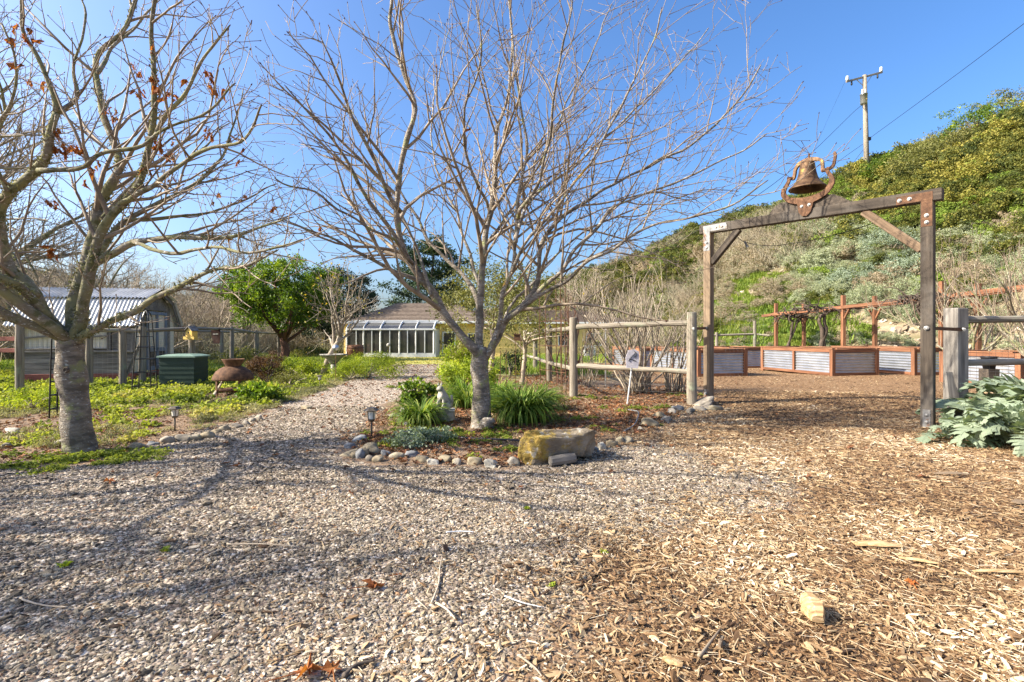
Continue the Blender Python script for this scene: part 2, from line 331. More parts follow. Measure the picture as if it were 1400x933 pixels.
def axis_M(a, b, up=V((0, 0, 1))):
    x = (b - a).normalized(); u = up if abs(x.dot(up)) < .98 else V((0, 1, 0)); y = u.cross(x).normalized(); z = x.cross(y)
    Mx = Matrix.Identity(4)
    for i in range(3): Mx[i][0] = x[i]; Mx[i][1] = y[i]; Mx[i][2] = z[i]; Mx[i][3] = a[i]
    return Mx
def beam(name, a, b, w, h, mat, parent=None, ch=.008, up=V((0, 0, 1)), warp=0.):
    a = V(a); b = V(b); L = (b - a).length; mb = MB(); c = min(ch, w * .3, h * .3)
    sec = [(-w / 2 + c, -h / 2), (w / 2 - c, -h / 2), (w / 2, -h / 2 + c), (w / 2, h / 2 - c), (w / 2 - c, h / 2), (-w / 2 + c, h / 2), (-w / 2, h / 2 - c), (-w / 2, -h / 2 + c)]
    st = [(0, .94), (c, 1)] + [(L * i / 4, 1) for i in (1, 2, 3) if warp] + [(L - c, 1), (L, .94)]
    for i, (x, k) in enumerate(st):
        for y, z in sec:
            dy = warp * math.sin(PI * x / L); mb.v.append(V((x, y * k + dy, z * k)))
    for i in range(len(st) - 1):
        for k in range(8): k2 = (k + 1) % 8; mb.f.append((i * 8 + k, (i + 1) * 8 + k, (i + 1) * 8 + k2, i * 8 + k2))
    n = len(st); mb.f.append(tuple(range(8))); mb.f.append(tuple((n - 1) * 8 + k for k in range(8))[::-1])
    return link(name, mb.mesh(name, mat), parent, axis_M(a, b, up))
def log(name, a, b, r0, r1, mat, parent=None, n=12, lump=.12, bend=.0):
    a = V(a); b = V(b); L = (b - a).length; m = 9; sd = R.random() * 50; mb = MB()
    pts = [V((L * i / (m - 1), bend * math.sin(PI * i / (m - 1)), bend * .5 * math.sin(2.2 * i))) for i in range(m)]
    rr = [r0 + (r1 - r0) * i / (m - 1) for i in range(m)]
    pts = [V((-.0 + .004, 0, 0))] + pts[1:-1] + [pts[-1]]
    pts.insert(0, V((0, 0, 0))); rr.insert(0, rr[0] * .9); pts[1] = V((.012, 0, 0)); pts.append(V((L + .01, 0, 0))); rr.append(rr[-1] * .88)
    mb.tube(pts, rr, n, True, lump, sd)
    return link(name, mb.mesh(name, mat, False), parent, axis_M(a, b))
def rock_mesh(name, d, mat, seed, ang=.0, rough=.25, sub=3, cuts=0):
    import bmesh
    bm = bmesh.new(); bmesh.ops.create_icosphere(bm, subdivisions=sub, radius=1)
    rg = random.Random(seed * 91 + 5); pl = []
    for _ in range(cuts):
        n_ = V((rg.gauss(0, 1), rg.gauss(0, 1), rg.gauss(0, .8))).normalized(); pl.append((n_, rg.uniform(.62, .86)))
    for v in bm.verts:
        for n_, k_ in pl:
            e_ = v.co.dot(n_) - k_
            if e_ > 0: v.co -= n_ * e_ * .93
        p = v.co.copy(); q = p * .9 + V((seed * 3.1, seed, 0))
        k = 1 + rough * noise.noise(q) * 1.3 + rough * .5 * noise.noise(q * 2.7) + rough * .15 * noise.noise(q * 7)
        p = V([math.copysign(abs(c) ** (1 - ang), c) for c in p]) * k
        v.co = V((p.x * d[0] / 2, p.y * d[1] / 2, p.z * d[2] / 2))
    me = bpy.data.meshes.new(name); bm.to_mesh(me); bm.free(); me.materials.append(mat)
    if ang < .3: me.polygons.foreach_set('use_smooth', np.ones(len(me.polygons), bool))
    return me
def wire_grid(mb, o, ux, uz, L, Hh, sx, sz, r=.0016):
    n = int(L / sx)
    for i in range(n + 1): mb.tube([o + ux * (i * sx), o + ux * (i * sx) + uz * Hh], r, 3, False)
    for j in range(int(Hh / sz) + 1): mb.tube([o + uz * (j * sz), o + ux * L + uz * (j * sz)], r, 3, False)

# ---- leaves: many small folded faces in one mesh
def leaf_mesh(name, cen, size, mat, tint, aspect=.5, nrm=None, rs=None, flat=.0):
    rs = rs or NR; n = len(cen); cen = np.asarray(cen, np.float32)
    d = rs.normal(size=(n, 3)); d[:, 2] += flat * 0
    if nrm is not None: d = d * .7 + nrm
    d /= np.linalg.norm(d, axis=1)[:, None]
    e = rs.normal(size=(n, 3)); 
    if flat: e[:, 2] *= (1 - flat); d[:, 2] *= (1 - flat); d /= np.linalg.norm(d, axis=1)[:, None]
    e = np.cross(d, e) if not flat else e - d * (e * d).sum(1)[:, None]
    e /= np.linalg.norm(e, axis=1)[:, None] + 1e-9
    sz = (np.asarray(size) * rs.uniform(.65, 1.35, n))[:, None]
    nn = np.cross(d, e) * sz * .12
    a = cen; b = cen + d * sz * .5 + e * sz * aspect * .5 + nn; c = cen + d * sz; f = cen + d * sz * .5 - e * sz * aspect * .5 + nn
    v = np.stack([a, b, c, f], 1).reshape(-1, 3); i = np.arange(n)[:, None] * 4
    fc = np.concatenate([i + [[0, 1, 2]], i + [[0, 2, 3]]], 1).reshape(-1, 3)
    return mesh_np(name, v, fc, 3, mat, np.repeat(np.clip(tint, 0, 1), 2))
def crown(center, rad, K, m, cr, rs, shell=.55, ns=.35, lowcut=-.9):
    """clump centres through an ellipsoid with uneven outline, m leaves round each; returns points, tint"""
    pts = []; tt = []
    sd = rs.rand() * 99
    for _ in range(K):
        while True:
            d = rs.normal(size=3); d /= np.linalg.norm(d)
            if d[2] > lowcut: break
        q = V(d) * 1.8 + V((sd, 0, 0)); k = (1 + ns * noise.noise(q) * 1.6 + ns * .6 * noise.noise(q * 2.5)) * (shell + (1 - shell) * rs.rand() ** .5)
        c = np.array(center) + d * np.array(rad) * k; r = cr * rs.uniform(.6, 1.3)
        g = rs.normal(size=(m, 3)); g /= np.linalg.norm(g, axis=1)[:, None]; g *= (rs.rand(m) ** .4)[:, None] * r; g[:, 2] *= .75
        pts.append(c + g); tt.append(np.clip(rs.uniform(.15, .75) + rs.normal(0, .15, m), 0, 1))
    return np.concatenate(pts), np.concatenate(tt)

# ---- scatter: loose pieces as instances on points (uncountable stuff)
def scatter(name, pos, rot, scl, tint, idx, meshes, kind='stuff'):
    n = len(pos); me = bpy.data.meshes.new(name); me.vertices.add(n); me.vertices.foreach_set('co', np.asarray(pos, np.float32).ravel())
    def att(nm, ty, arr, key='value'):
        a = me.attributes.new(nm, ty, 'POINT'); a.data.foreach_set(key, np.ascontiguousarray(arr).ravel())
    att('rot', 'FLOAT_VECTOR', np.asarray(rot, np.float32), 'vector'); att('scl', 'FLOAT_VECTOR', np.asarray(scl, np.float32), 'vector')
    att('tint', 'FLOAT', np.asarray(tint, np.float32)); att('idx', 'INT', np.asarray(idx, np.int32))
    o = link(name, me); o['kind'] = kind
    g = bpy.data.node_groups.new(name, 'GeometryNodeTree')
    g.interface.new_socket('Geometry', in_out='INPUT', socket_type='NodeSocketGeometry'); g.interface.new_socket('Geometry', in_out='OUTPUT', socket_type='NodeSocketGeometry')
    N = g.nodes.new; L = g.links.new
    gi = N('NodeGroupInput'); go = N('NodeGroupOutput'); iop = N('GeometryNodeInstanceOnPoints'); L(gi.outputs[0], iop.inputs['Points'])
    jn = N('GeometryNodeJoinGeometry')
    for m in reversed(meshes):
        ob = bpy.data.objects.new(name + '_piece', m)
        oi = N('GeometryNodeObjectInfo'); oi.inputs['Object'].default_value = ob; oi.inputs['As Instance'].default_value = True; L(oi.outputs['Geometry'], jn.inputs[0])
    L(jn.outputs[0], iop.inputs['Instance']); iop.inputs['Pick Instance'].default_value = True
    def na(nm, ty):
        q = N('GeometryNodeInputNamedAttribute'); q.data_type = ty; q.inputs['Name'].default_value = nm; return q.outputs['Attribute']
    L(na('idx', 'INT'), iop.inputs['Instance Index']); L(na('scl', 'FLOAT_VECTOR'), iop.inputs['Scale'])
    er = N('FunctionNodeEulerToRotation'); L(na('rot', 'FLOAT_VECTOR'), er.inputs[0]); L(er.outputs[0], iop.inputs['Rotation'])
    L(iop.outputs[0], go.inputs[0]); md = o.modifiers.new(name, 'NODES'); md.node_group = g
    return o
# ---------------------------------------------------------------- ground and hillside: one height field, two sheets
def ground_material(name, hill=False):
    s = NT(name); v = s.coord((1, 1, 1), False)
    def at(n): return s.n('Attribute', attribute_name=n).outputs['Fac']
    big = s.noise(v, .7, 5); fine = s.noise(v, 38, 4); mid = s.noise(v, 6, 6)
    vo = s.n('TexVoronoi'); vo.inputs['Scale'].default_value = 42; vo.inputs['Randomness'].default_value = 1; s.l(v, vo.inputs['Vector'])
    sp = s.n('SeparateColor'); s.l(vo.outputs['Color'], sp.inputs[0])
    soil = s.mix(s.rng(fine, .45, .62), s.ramp(mid, [(.3, (.10, .068, .045)), (.7, (.26, .195, .135))]), (.28, .17, .095))
    grav = s.ramp(sp.outputs[0], [(0, (.12, .08, .055)), (.25, (.26, .20, .15)), (.6, (.42, .345, .265)), (.88, (.56, .48, .38)), (1, (.74, .66, .55))])
    grav = s.mix(s.rng(vo.outputs['Distance'], .45, .9), grav, (.14, .10, .075))
    grav = s.mix(s.rng(mid, .62, .75), grav, (.26, .15, .08))
    v2 = s.coord((1, 3.2, 1), False); vc = s.n('TexVoronoi'); vc.inputs['Scale'].default_value = 26; s.l(v2, vc.inputs['Vector']); sc2 = s.n('SeparateColor'); s.l(vc.outputs['Color'], sc2.inputs[0])
    chip = s.ramp(sc2.outputs[1], [(0, (.07, .036, .018)), (.35, (.20, .11, .05)), (.7, (.35, .215, .105)), (1, (.56, .41, .25))])
    chip = s.mix(s.rng(vc.outputs['Distance'], .3, .8), chip, (.13, .07, .035)); chip = s.mix(s.rng(mid, .5, .75), chip, (.22, .125, .06))
    lawn = s.ramp(s.noise(v, 3, 6), [(.3, (.20, .24, .05)), (.6, (.42, .36, .10)), (.8, (.50, .42, .17))])
    meadow = s.ramp(s.noise(v, .5, 6), [(.3, (.13, .17, .04)), (.55, (.22, .23, .075)), (.8, (.30, .24, .13))])
    dirt = s.ramp(s.noise(v, .9, 7), [(.3, (.12, .11, .045)), (.5, (.22, .175, .11)), (.7, (.34, .26, .18))])
    col = s.mix(at('far'), soil, meadow); col = s.mix(at('hill'), col, dirt); col = s.mix(at('green'), col, s.ramp(fine, [(.3, (.06, .09, .02)), (.7, (.17, .21, .05))]))
    col = s.mix(at('wood'), col, s.ramp(s.noise(v, .05, 8, .7), [(.3, (.028, .040, .022)), (.6, (.07, .08, .04)), (.8, (.14, .12, .08))]))
    col = s.mix(at('lawn'), col, lawn); col = s.mix(at('gravel'), col, grav); col = s.mix(at('chips'), col, chip)
    s.l(col, s.b.inputs['Base Color']); s.b.inputs['Roughness'].default_value = .95; s.b.inputs['Specular IOR Level'].default_value = .2
    b1 = s.n('Bump'); b1.inputs['Strength'].default_value = .9; b1.inputs['Distance'].default_value = .02
    hh = s.math('SUBTRACT', s.math('MULTIPLY', fine, .6), s.math('MULTIPLY', vo.outputs['Distance'], .7)); s.l(hh, b1.inputs['Height']); s.l(b1.outputs[0], s.b.inputs['Normal'])
    return s.m
def axis(segs):
    o = []
    for a, b, st in segs: o += list(np.arange(a, b - 1e-6, st))
    return np.array(o + [segs[-1][1]])
xs = axis([(-900, -300, 60), (-300, -100, 12), (-100, -40, 3), (-40, -14, .8), (-14, -7, .2), (-7, 9, .09), (9, 20, .22), (20, 60, .8), (60, 120, 2.5), (120, 300, 15), (300, 900, 60)])
ys = axis([(-60, -4, 8), (-4, 1.2, .6), (1.2, 11, .09), (11, 26, .22), (26, 60, .8), (60, 120, 2.5), (120, 300, 9), (300, 1500, 80)])
GX, GY = np.meshgrid(xs, ys); gz = hgt(GX, GY)
def edge(poly, x, y, wdt, amp=.35, seed=0): return sst(-wdt, wdt, spd(poly, x, y) + (vnoise(x, y, .35, 20 + seed) - .5) * amp + (vnoise(x, y, 1.1, 30 + seed) - .5) * amp)
A_gr = edge(POLY_GRAVEL, GX, GY, .06, .25, 0); A_ch = edge(POLY_CHIPS, GX, GY, .18, .8, 1); A_la = edge(POLY_LAWN, GX, GY, .15, .3, 2)
hs_ = hill_s(GX, GY); rr_ = np.hypot(GX, GY)
A_hi = sst(-2, 1, hs_) * (1 - A_ch); A_fa = sst(14, 20, rr_) * (1 - A_hi); A_wo = sst(90, 130, rr_)
gpx = 700 + F * GX / np.maximum(GY, .1); gpy = HZ + F * (CH - gz) / np.maximum(GY, .1)
A_grn = np.clip(sst(960, 985, gpx) * (1 - sst(1110, 1190, gpx)) * sst(-1, 3, hs_) * sst(380, 415, gpy) * (GY > 1) * sst(.25, .6, vnoise(GX, GY, 1.6, 9) + .25), 0, 1)
nx, ny = len(xs), len(ys); co = np.stack([GX, GY, gz], -1).reshape(-1, 3)
ii = (np.arange(ny - 1)[:, None] * nx + np.arange(nx - 1)[None, :]).ravel(); fc = np.stack([ii, ii + 1, ii + nx + 1, ii + nx], 1)
fh = (hs_.ravel()[fc].mean(1) > 1.0)
def sheet(name, sel, mat):
    f = fc[sel]; u, inv = np.unique(f, return_inverse=True); me = mesh_np(name, co[u], inv.reshape(-1, 4), 4, mat, smooth=True)
    for nm, A in (('gravel', A_gr), ('chips', A_ch), ('lawn', A_la), ('hill', A_hi), ('far', A_fa), ('wood', A_wo), ('green', A_grn)):
        a = me.attributes.new(nm, 'FLOAT', 'POINT'); a.data.foreach_set('value', A.ravel()[u].astype(np.float32))
    o = link(name, me); o['kind'] = 'structure'; return o
gm = ground_material('ground')
sheet('ground', ~fh, gm); sheet('hillside', fh, gm)

# ---------------------------------------------------------------- loose gravel, chips, litter
import bmesh
def ico(d, seed, rough=.25, sub=1, flatten=0):
    bm = bmesh.new(); bmesh.ops.create_icosphere(bm, subdivisions=sub, radius=.5)
    for v in bm.verts:
        k = 1 + rough * (noise.noise(v.co * 3.2 + V((seed * 7, 0, 0))) * 2); v.co = V((v.co.x * d[0] * k, v.co.y * d[1] * k, v.co.z * d[2] * k))
    me = bpy.data.meshes.new('pebble'); bm.to_mesh(me); bm.free(); return me
def withmat(me, mat): me.materials.clear(); me.materials.append(mat); return me
pebs = [withmat(ico((1, R.uniform(.5, .85), R.uniform(.22, .45)), i, .35), M['i_peb']) for i in range(8)]
def chipm(i):
    rs = random.Random(i); L = 1; Wd = rs.uniform(.12, .45); mb = MB(); n = 4; b = rs.uniform(-.06, .06)
    for k in range(n):
        t = k / (n - 1); ww = Wd * (1 - .55 * abs(t - .45) * 1.6) * rs.uniform(.7, 1); z = b * math.sin(PI * t); off = rs.uniform(-.05, .05)
        for sy, sz in ((-1, 0), (1, 0), (1, 1), (-1, 1)): mb.v.append(V((t - .5, off + sy * ww / 2, z + sz * rs.uniform(.05, .09))))
    for k in range(n - 1):
        for j in range(4): j2 = (j + 1) % 4; mb.f.append((k * 4 + j, k * 4 + j2, (k + 1) * 4 + j2, (k + 1) * 4 + j))
    mb.f += [(0, 3, 2, 1), tuple((n - 1) * 4 + j for j in range(4))]
    return mb.mesh('chip', M['i_chip'])
chips = [chipm(i) for i in range(10)]
def litm(i):
    rs = random.Random(i + 50); mb = MB(); n = 6; a0 = rs.uniform(0, 6); ctr = V((0, 0, .05)); mb.v.append(ctr)
    for k in range(n * 2):
        a = a0 + PI * k / n; r = (.5 if k % 2 == 0 else .27) * rs.uniform(.75, 1.1); mb.v.append(V((r * math.cos(a), r * math.sin(a), rs.uniform(0, .28))))
    for k in range(n * 2): mb.f.append((0, 1 + k, 1 + (k + 1) % (n * 2)))
    return mb.mesh('leaf', M['i_litter'])
lits = [litm(i) for i in range(6)]
def pts_in(dens, x0, x1, y0, y1, rs, fall=None):
    n = int((x1 - x0) * (y1 - y0) * dens); x = rs.uniform(x0, x1, n); y = rs.uniform(y0, y1, n); k = np.ones(n, bool)
    k &= np.abs(x) < y * 1.06 + 2.6
    if fall: k &= rs.rand(n) < np.clip(fall / np.hypot(x, y), 0, 1) ** 1.5
    return x[k], y[k]
def flatrot(n, rs, tilt=.3): return np.stack([rs.normal(0, tilt, n), rs.normal(0, tilt, n), rs.uniform(0, 6.28, n)], 1)
rs = np.random.RandomState(3)
# pebbles
x, y = pts_in(5200, -8, 5.5, 1.5, 9.5, rs, 3.4)
pr = edge(POLY_GRAVEL, x, y, .10, .3, 0); pr = np.maximum(pr, .45 * (1 - edge(POLY_CHIPS, x, y, .9, .9, 1)) * (spd(POLY_CHIPS, x, y) > -.3)); k = rs.rand(len(x)) < pr; x, y = x[k], y[k]
x2, y2 = pts_in(170, -8, 1, 9.5, 30, rs); k = rs.rand(len(x2)) < edge(POLY_GRAVEL, x2, y2, .1, .3, 0); x = np.r_[x, x2[k]]; y = np.r_[y, y2[k]]
n = len(x); d = np.hypot(x, y); sz = np.exp(rs.normal(math.log(.0148), .42, n)) * np.where(d > 9, 1.7, 1 + np.clip(d - 3, 0, 6) * .07)
scatter('gravel', np.stack([x, y, hgt(x, y) + sz * .10], 1), flatrot(n, rs, .32), sz[:, None] * np.ones(3), np.clip(rs.beta(1.4, 1.7, n) + (vnoise(x, y, .5, 41) - .5) * .35, 0, 1), rs.randint(0, 8, n), pebs)
# chips, short splinters and long ones
x, y = pts_in(5600, -2.5, 12.5, 1.5, 12, rs, 3.6)
dch = spd(POLY_CHIPS, x, y) + (vnoise(x, y, .5, 77) - .5) * 1.2; pr = np.maximum(edge(POLY_CHIPS, x, y, .35, 1.0, 1), np.maximum(.45 * np.exp(-np.abs(np.minimum(dch, 0)) / .45), .035)); k = rs.rand(len(x)) < pr; x, y = x[k], y[k]
x2, y2 = pts_in(90, 0, 15, 12, 24, rs); k = rs.rand(len(x2)) < edge(POLY_CHIPS, x2, y2, .3, .5, 1); x = np.r_[x, x2[k]]; y = np.r_[y, y2[k]]
n = len(x); d = np.hypot(x, y); sz = np.exp(rs.normal(math.log(.0195), .60, n)) * np.where(d > 12, 1.7, 1 + np.clip(d - 4, 0, 8) * .07); sz = np.minimum(sz, .075)
rot = flatrot(n, rs, .30); sc = sz[:, None] * np.stack([np.ones(n), rs.uniform(.5, 1.3, n), rs.uniform(.8, 1.5, n)], 1)
scatter('wood_chips', np.stack([x, y, hgt(x, y) + .006], 1), rot, sc, np.clip(rs.beta(1.5, 1.6, n) + (vnoise(x, y, .7, 43) - .5) * .6 - .20 * sst(6, 8.5, y) , 0, 1), rs.randint(0, 10, n), chips)
# dry stems over the gravel and chips
x, y = pts_in(420, -6, 9, 1.5, 8, rs, 4); k = rs.rand(len(x)) < np.maximum(edge(POLY_CHIPS, x, y, .5, 1.0, 1), .08); x, y = x[k], y[k]; n = len(x)
sc = np.stack([rs.uniform(.03, .11, n), rs.uniform(.008, .018, n), rs.uniform(.015, .03, n)], 1)
scatter('dry_stem_litter', np.stack([x, y, hgt(x, y) + .014], 1), flatrot(n, rs, .06), sc, rs.uniform(.2, 1, n), rs.randint(0, 10, n), chips)
# leaf litter: thick in the beds, thin elsewhere
x, y = pts_in(260, -14, 7, 4.5, 17, rs, 9)
pr = np.maximum(sst(-.1, .3, spd(POLY_ISLE, x, y)) * .95, sst(-.2, .5, spd(POLY_LBED, x, y)) * .5); k = rs.rand(len(x)) < np.maximum(pr * sst(.2, .55, vnoise(x, y, .8, 44)), .012); x, y = x[k], y[k]
n = len(x); sz = rs.uniform(.03, .10, n); pp = rs.uniform(0, 1, (2600, 2)) * [9, 26] + [-9, 6]; kk = spd(POLY_GRAVEL, pp[:, 0], pp[:, 1]) > 0; kk &= (rs.rand(2600) < sst(5.5, 9, pp[:, 1])); x = np.r_[x, pp[kk, 0]]; y = np.r_[y, pp[kk, 1]]; n = len(x); sz = np.r_[sz, rs.uniform(.04, .12, kk.sum())]
scatter('fallen_leaf_litter', np.stack([x, y, hgt(x, y) + .012], 1), flatrot(n, rs, .25), sz[:, None] * np.ones(3), rs.beta(2, 2, n), rs.randint(0, 6, n), lits)
x, y = pts_in(900, -7, 5, 6.0, 12, rs, 7)
k = rs.rand(len(x)) < np.maximum(sst(-.1, .2, spd(POLY_ISLE, x, y)) * .9, sst(-.1, .3, spd(POLY_LBED, x, y)) * .5); x, y = x[k], y[k]; n = len(x)
sz = rs.uniform(.02, .06, n); scatter('bark_mulch', np.stack([x, y, hgt(x, y) + .008], 1), flatrot(n, rs, .4), sz[:, None] * np.array([1, .8, 1.1]), rs.beta(1.3, 2.2, n), rs.randint(0, 10, n), chips)
# ---- low plants: small tufts as instances
def tuft(name, mat, n, h, size, aspect, up, rad, sd, flat=.0):
    rs = np.random.RandomState(sd); c = rs.normal(size=(n, 3)) * (rad, rad, 0); c[:, 2] = rs.uniform(0, h, n) * (1 - np.clip(np.hypot(c[:, 0], c[:, 1]) / (2.4 * rad), 0, .8))
    return leaf_mesh(name, c, size, mat, rs.rand(n), aspect, nrm=np.tile([0, 0, up], (n, 1)), rs=rs, flat=flat)
leafy = [tuft('leafy_tuft', M['i_green'], 95, .85, .25, .8, .35, .36, 60 + i, .3) for i in range(3)]
ferny = [tuft('ferny_tuft', M['i_grey'], 130, .7, .26, .28, .7, .34, 70 + i) for i in range(3)]
x, y = pts_in(26, -22, -1.5, 6, 34, rs); 
dens = sst(.05, .5, spd(POLY_LBED, x, y)); px = 700 + F * x / y; py = HZ + F * CH / y
dens *= np.clip(.04 + 1.1 * sst(.42, .68, vnoise(x, y, 1.0, 51) * .65 + vnoise(x, y, .4, 54) * .35) * (1 - .8 * sst(560, 590, py)) + .5 * sst(565, 520, py), 0, 1); dens *= np.where((py > 545) & (px < 95), .45, 1)
dens *= np.where(np.hypot(x + 6.2, y - 11.0) < .75, .12, 1); k = rs.rand(len(x)) < dens; x, y = x[k], y[k]; n = len(x); sz = rs.uniform(.13, .30, n) * np.interp(np.hypot(x, y), [7, 12, 30], [.75, 1.0, 1.35])
scatter('leafy_ground_cover', np.stack([x, y, hgt(x, y)], 1), np.stack([rs.normal(0, .15, n), rs.normal(0, .15, n), rs.uniform(0, 6.3, n)], 1), sz[:, None] * np.array([1, 1, .85]), np.clip(.30 + (vnoise(x, y, .9, 52) - .3) * .8 + rs.normal(0, .10, n), 0, 1), rs.randint(0, 3, n), leafy)
x, y = pts_in(40, -12, 0, 6, 20, rs); sd_ = spd(POLY_LBED, x, y); px = 700 + F * x / y
dens = sst(-.12, .1, sd_) * (1 - .8 * sst(.7, 1.6, sd_)) * sst(260, 330, px) + .30 * (sd_ > .1) * (vnoise(x, y, 1.1, 57) > .42); k = rs.rand(len(x)) < dens; x, y = x[k], y[k]; n = len(x); sz = rs.uniform(.10, .22, n)
scatter('grey_ground_cover', np.stack([x, y, hgt(x, y)], 1), np.stack([rs.normal(0, .1, n), rs.normal(0, .1, n), rs.uniform(0, 6.3, n)], 1), sz[:, None] * np.array([1, 1, .8]), np.clip(.5 + (vnoise(x, y, .6, 53) - .5) * 1.2, 0, 1), rs.randint(0, 3, n), ferny)
# low creeping plants at the tree foot and in the island bed, small weeds
spots = [((100, 628), .35, 55), ((190, 622), .22, 22), ((600, 596), .42, 70), ((555, 606), .20, 30), ((570, 580), .2, 20), ((675, 596), .12, 14), ((690, 590), .14, 10), ((800, 545), .35, 16), ((880, 560), .3, 14), ((925, 540), .25, 12), ((760, 575), .3, 8), ((840, 585), .3, 5), ((700, 620), .4, 5), ((15, 550), .35, 40), ((40, 600), .5, 30), ((600, 528), .3, 20), ((560, 530), .3, 30)]
q = []
for (a, b), r_, m_ in spots:
    c = G(a, b); q += [(c.x + rs.normal(0, r_), c.y + rs.normal(0, r_ * .6)) for _ in range(m_)]
q = np.array(q); x, y = q[:, 0], q[:, 1]; n = len(x); sz = rs.uniform(.07, .16, n)
scatter('creeping_plants', np.stack([x, y, hgt(x, y)], 1), np.stack([np.zeros(n), np.zeros(n), rs.uniform(0, 6.3, n)], 1), sz[:, None] * np.array([1, 1, .6]), rs.uniform(.15, .6, n), rs.randint(0, 3, n), leafy)
# grass: lawn edge, meadow behind, bright green slope
def blades(sd, n=26):
    rs = np.random.RandomState(sd); mb = MB()
    for _ in range(n):
        a = rs.uniform(0, 6.28); b = V((rs.normal() * .25, rs.normal() * .25, 0)); L = rs.uniform(.5, 1); l = rs.uniform(.05, .5); dd = V((math.cos(a), math.sin(a), 0)); sdv = V((-dd.y, dd.x, 0)) * .03
        m = b + dd * l * .35 + V((0, 0, L * .6)); t = b + dd * l + V((0, 0, L)); k = len(mb.v); mb.v += [b - sdv, b + sdv, m + sdv * .8, m - sdv * .8, t]; mb.f += [(k, k + 1, k + 2), (k, k + 2, k + 3), (k + 3, k + 2, k + 4)]
    me = mb.mesh('grass_tuft', M['i_grass']); return me
gts = [blades(i) for i in range(3)]
x = rs.uniform(-36, 8, 9000); y = rs.uniform(17, 50, 9000); k = (spd(POLY_GRAVEL, x, y) < -.1) & (spd(POLY_CHIPS, x, y) < -.2); x, y = x[k], y[k]; n = len(x); la = spd(POLY_LAWN, x, y) > 0
sz = np.where(la, rs.uniform(.05, .10, n), rs.uniform(.18, .42, n)); scatter('meadow_grass', np.stack([x, y, hgt(x, y)], 1), np.stack([np.zeros(n), np.zeros(n), rs.uniform(0, 6.3, n)], 1), sz[:, None] * np.array([1.4, 1.4, 1]), np.clip(np.where(la, .85, .3) + rs.normal(0, .2, n), 0, 1), rs.randint(0, 3, n), gts)
x = rs.uniform(9, 46, 60000); y = rs.uniform(17, 75, 60000); s_ = hill_s(x, y); pz = hgt(x, y); px = 700 + F * x / y; py = HZ + F * (CH - pz) / y
k = (s_ > -1.5) & (px > 960) & (px < 1190) & (py > 375) & (rs.rand(len(x)) < .95 * (1 - sst(1110, 1190, px))); x, y, pz = x[k], y[k], pz[k]; n = len(x); sz = rs.uniform(.25, .6, n) * (.6 + .8 * vnoise(x, y, 1.2, 9))
scatter('green_slope_grass', np.stack([x, y, pz], 1), np.stack([np.zeros(n), np.zeros(n), rs.uniform(0, 6.3, n)], 1), sz[:, None] * np.array([1.6, 1.6, .8]), np.clip(rs.normal(.30, .15, n) + (vnoise(x, y, 2.0, 10) - .5) * .4, 0, 1), rs.randint(0, 3, n), gts)

# ---------------------------------------------------------------- hillside brush
def bushm(sd, n, size, asp, flat=.8, stems=0):
    rs = np.random.RandomState(sd); p, t = crown((0, 0, .42), (.55, .55, .42), 60, n // 60, .13, rs, .45, .45, -.5)
    return leaf_mesh('bush', p, size, M['i_hill'], t, asp, rs=rs)
hb = [bushm(1, 3000, .055, .6), bushm(2, 3000, .050, .55), bushm(3, 2800, .075, .25), bushm(4, 2800, .07, .22)]
# tint inside leaf meshes is ignored by the instancer attribute; each bush has one tint
def hill_species(px, py, rnd, nz):
    """tint range by the kind of brush that grows there"""
    o = np.full(px.shape, .93)
    # 0-.35 olive oak brush, .45-.62 green coyote brush, .74-.86 grey sage, .93-1 dry brown
    up = (py < np.interp(px, [1130, 1230, 1400], [250, 310, 270])) & (px > 1160)
    o = np.where(up, np.where(rnd < .55, .06 + .25 * nz, np.where(rnd < .72, .33, np.where(rnd < .86, .05, .52))), o)
    midg = ~up & (py < np.interp(px, [1000, 1180, 1400], [330, 320, 335])) & (px > 980)
    o = np.where(midg, np.where(rnd < .48, .48 + .12 * nz, np.where(rnd < .64, .95, .12)), o)
    sage = ~up & ~midg & (px > 1080)
    o = np.where(sage, np.where(rnd < .58, .74 + .13 * nz, np.where(rnd < .72, .95, np.where(rnd < .86, .12, .56))), o)
    lf = px <= 980
    o = np.where(lf, np.where(rnd < .28, .93 + .06 * nz, np.where(rnd < .72, .06 + .12 * nz, .50)), o)
    return o
N_ = 42000; x = rs.uniform(0, 120, N_); y = rs.uniform(14, 150, N_); s_ = hill_s(x, y); k = (s_ > .8) & (s_ < 44) & (np.abs(x) < y * 1.2 + 2); x, y, s_ = x[k], y[k], s_[k]
z = hgt(x, y); px = 700 + F * x / y; py = HZ + F * (CH - z) / y; d = np.hypot(x, y)
k = rs.rand(len(x)) < np.clip(1.25 - d / 190, .3, 1) * np.where(vnoise(x, y, 3.0, 66) > .25, .95, .4)
bare = ((px > 1000) & (px < 1085) & (np.abs(py - (404 - (px - 1010) * .45)) < 13)) | ((px > 970) & (px < 1105) & (py > 408) & (rs.rand(len(x)) < .62)) | ((px > 1195) & (px < 1275) & (py > 432) & (rs.rand(len(x)) < .55)) | ((px > 1225) & (py > 425) & (rs.rand(len(x)) < .2))
k &= ~bare; x, y, z, px, py, s_, d = x[k], y[k], z[k], px[k], py[k], s_[k], d[k]; n = len(x)
tn = hill_species(px, py, rs.rand(n), vnoise(x, y, 4, 61)) + rs.normal(0, .012, n)
sz = np.exp(np.clip(rs.normal(math.log(1.2), .38, n), -.6, .75)) * np.interp(d, [20, 60, 150], [.85, 1.25, 2.0]) * np.interp(s_, [.8, 2, 6, 14], [.4, .55, .8, 1.0]); sz = np.where(tn < .4, sz * 1.25, sz)
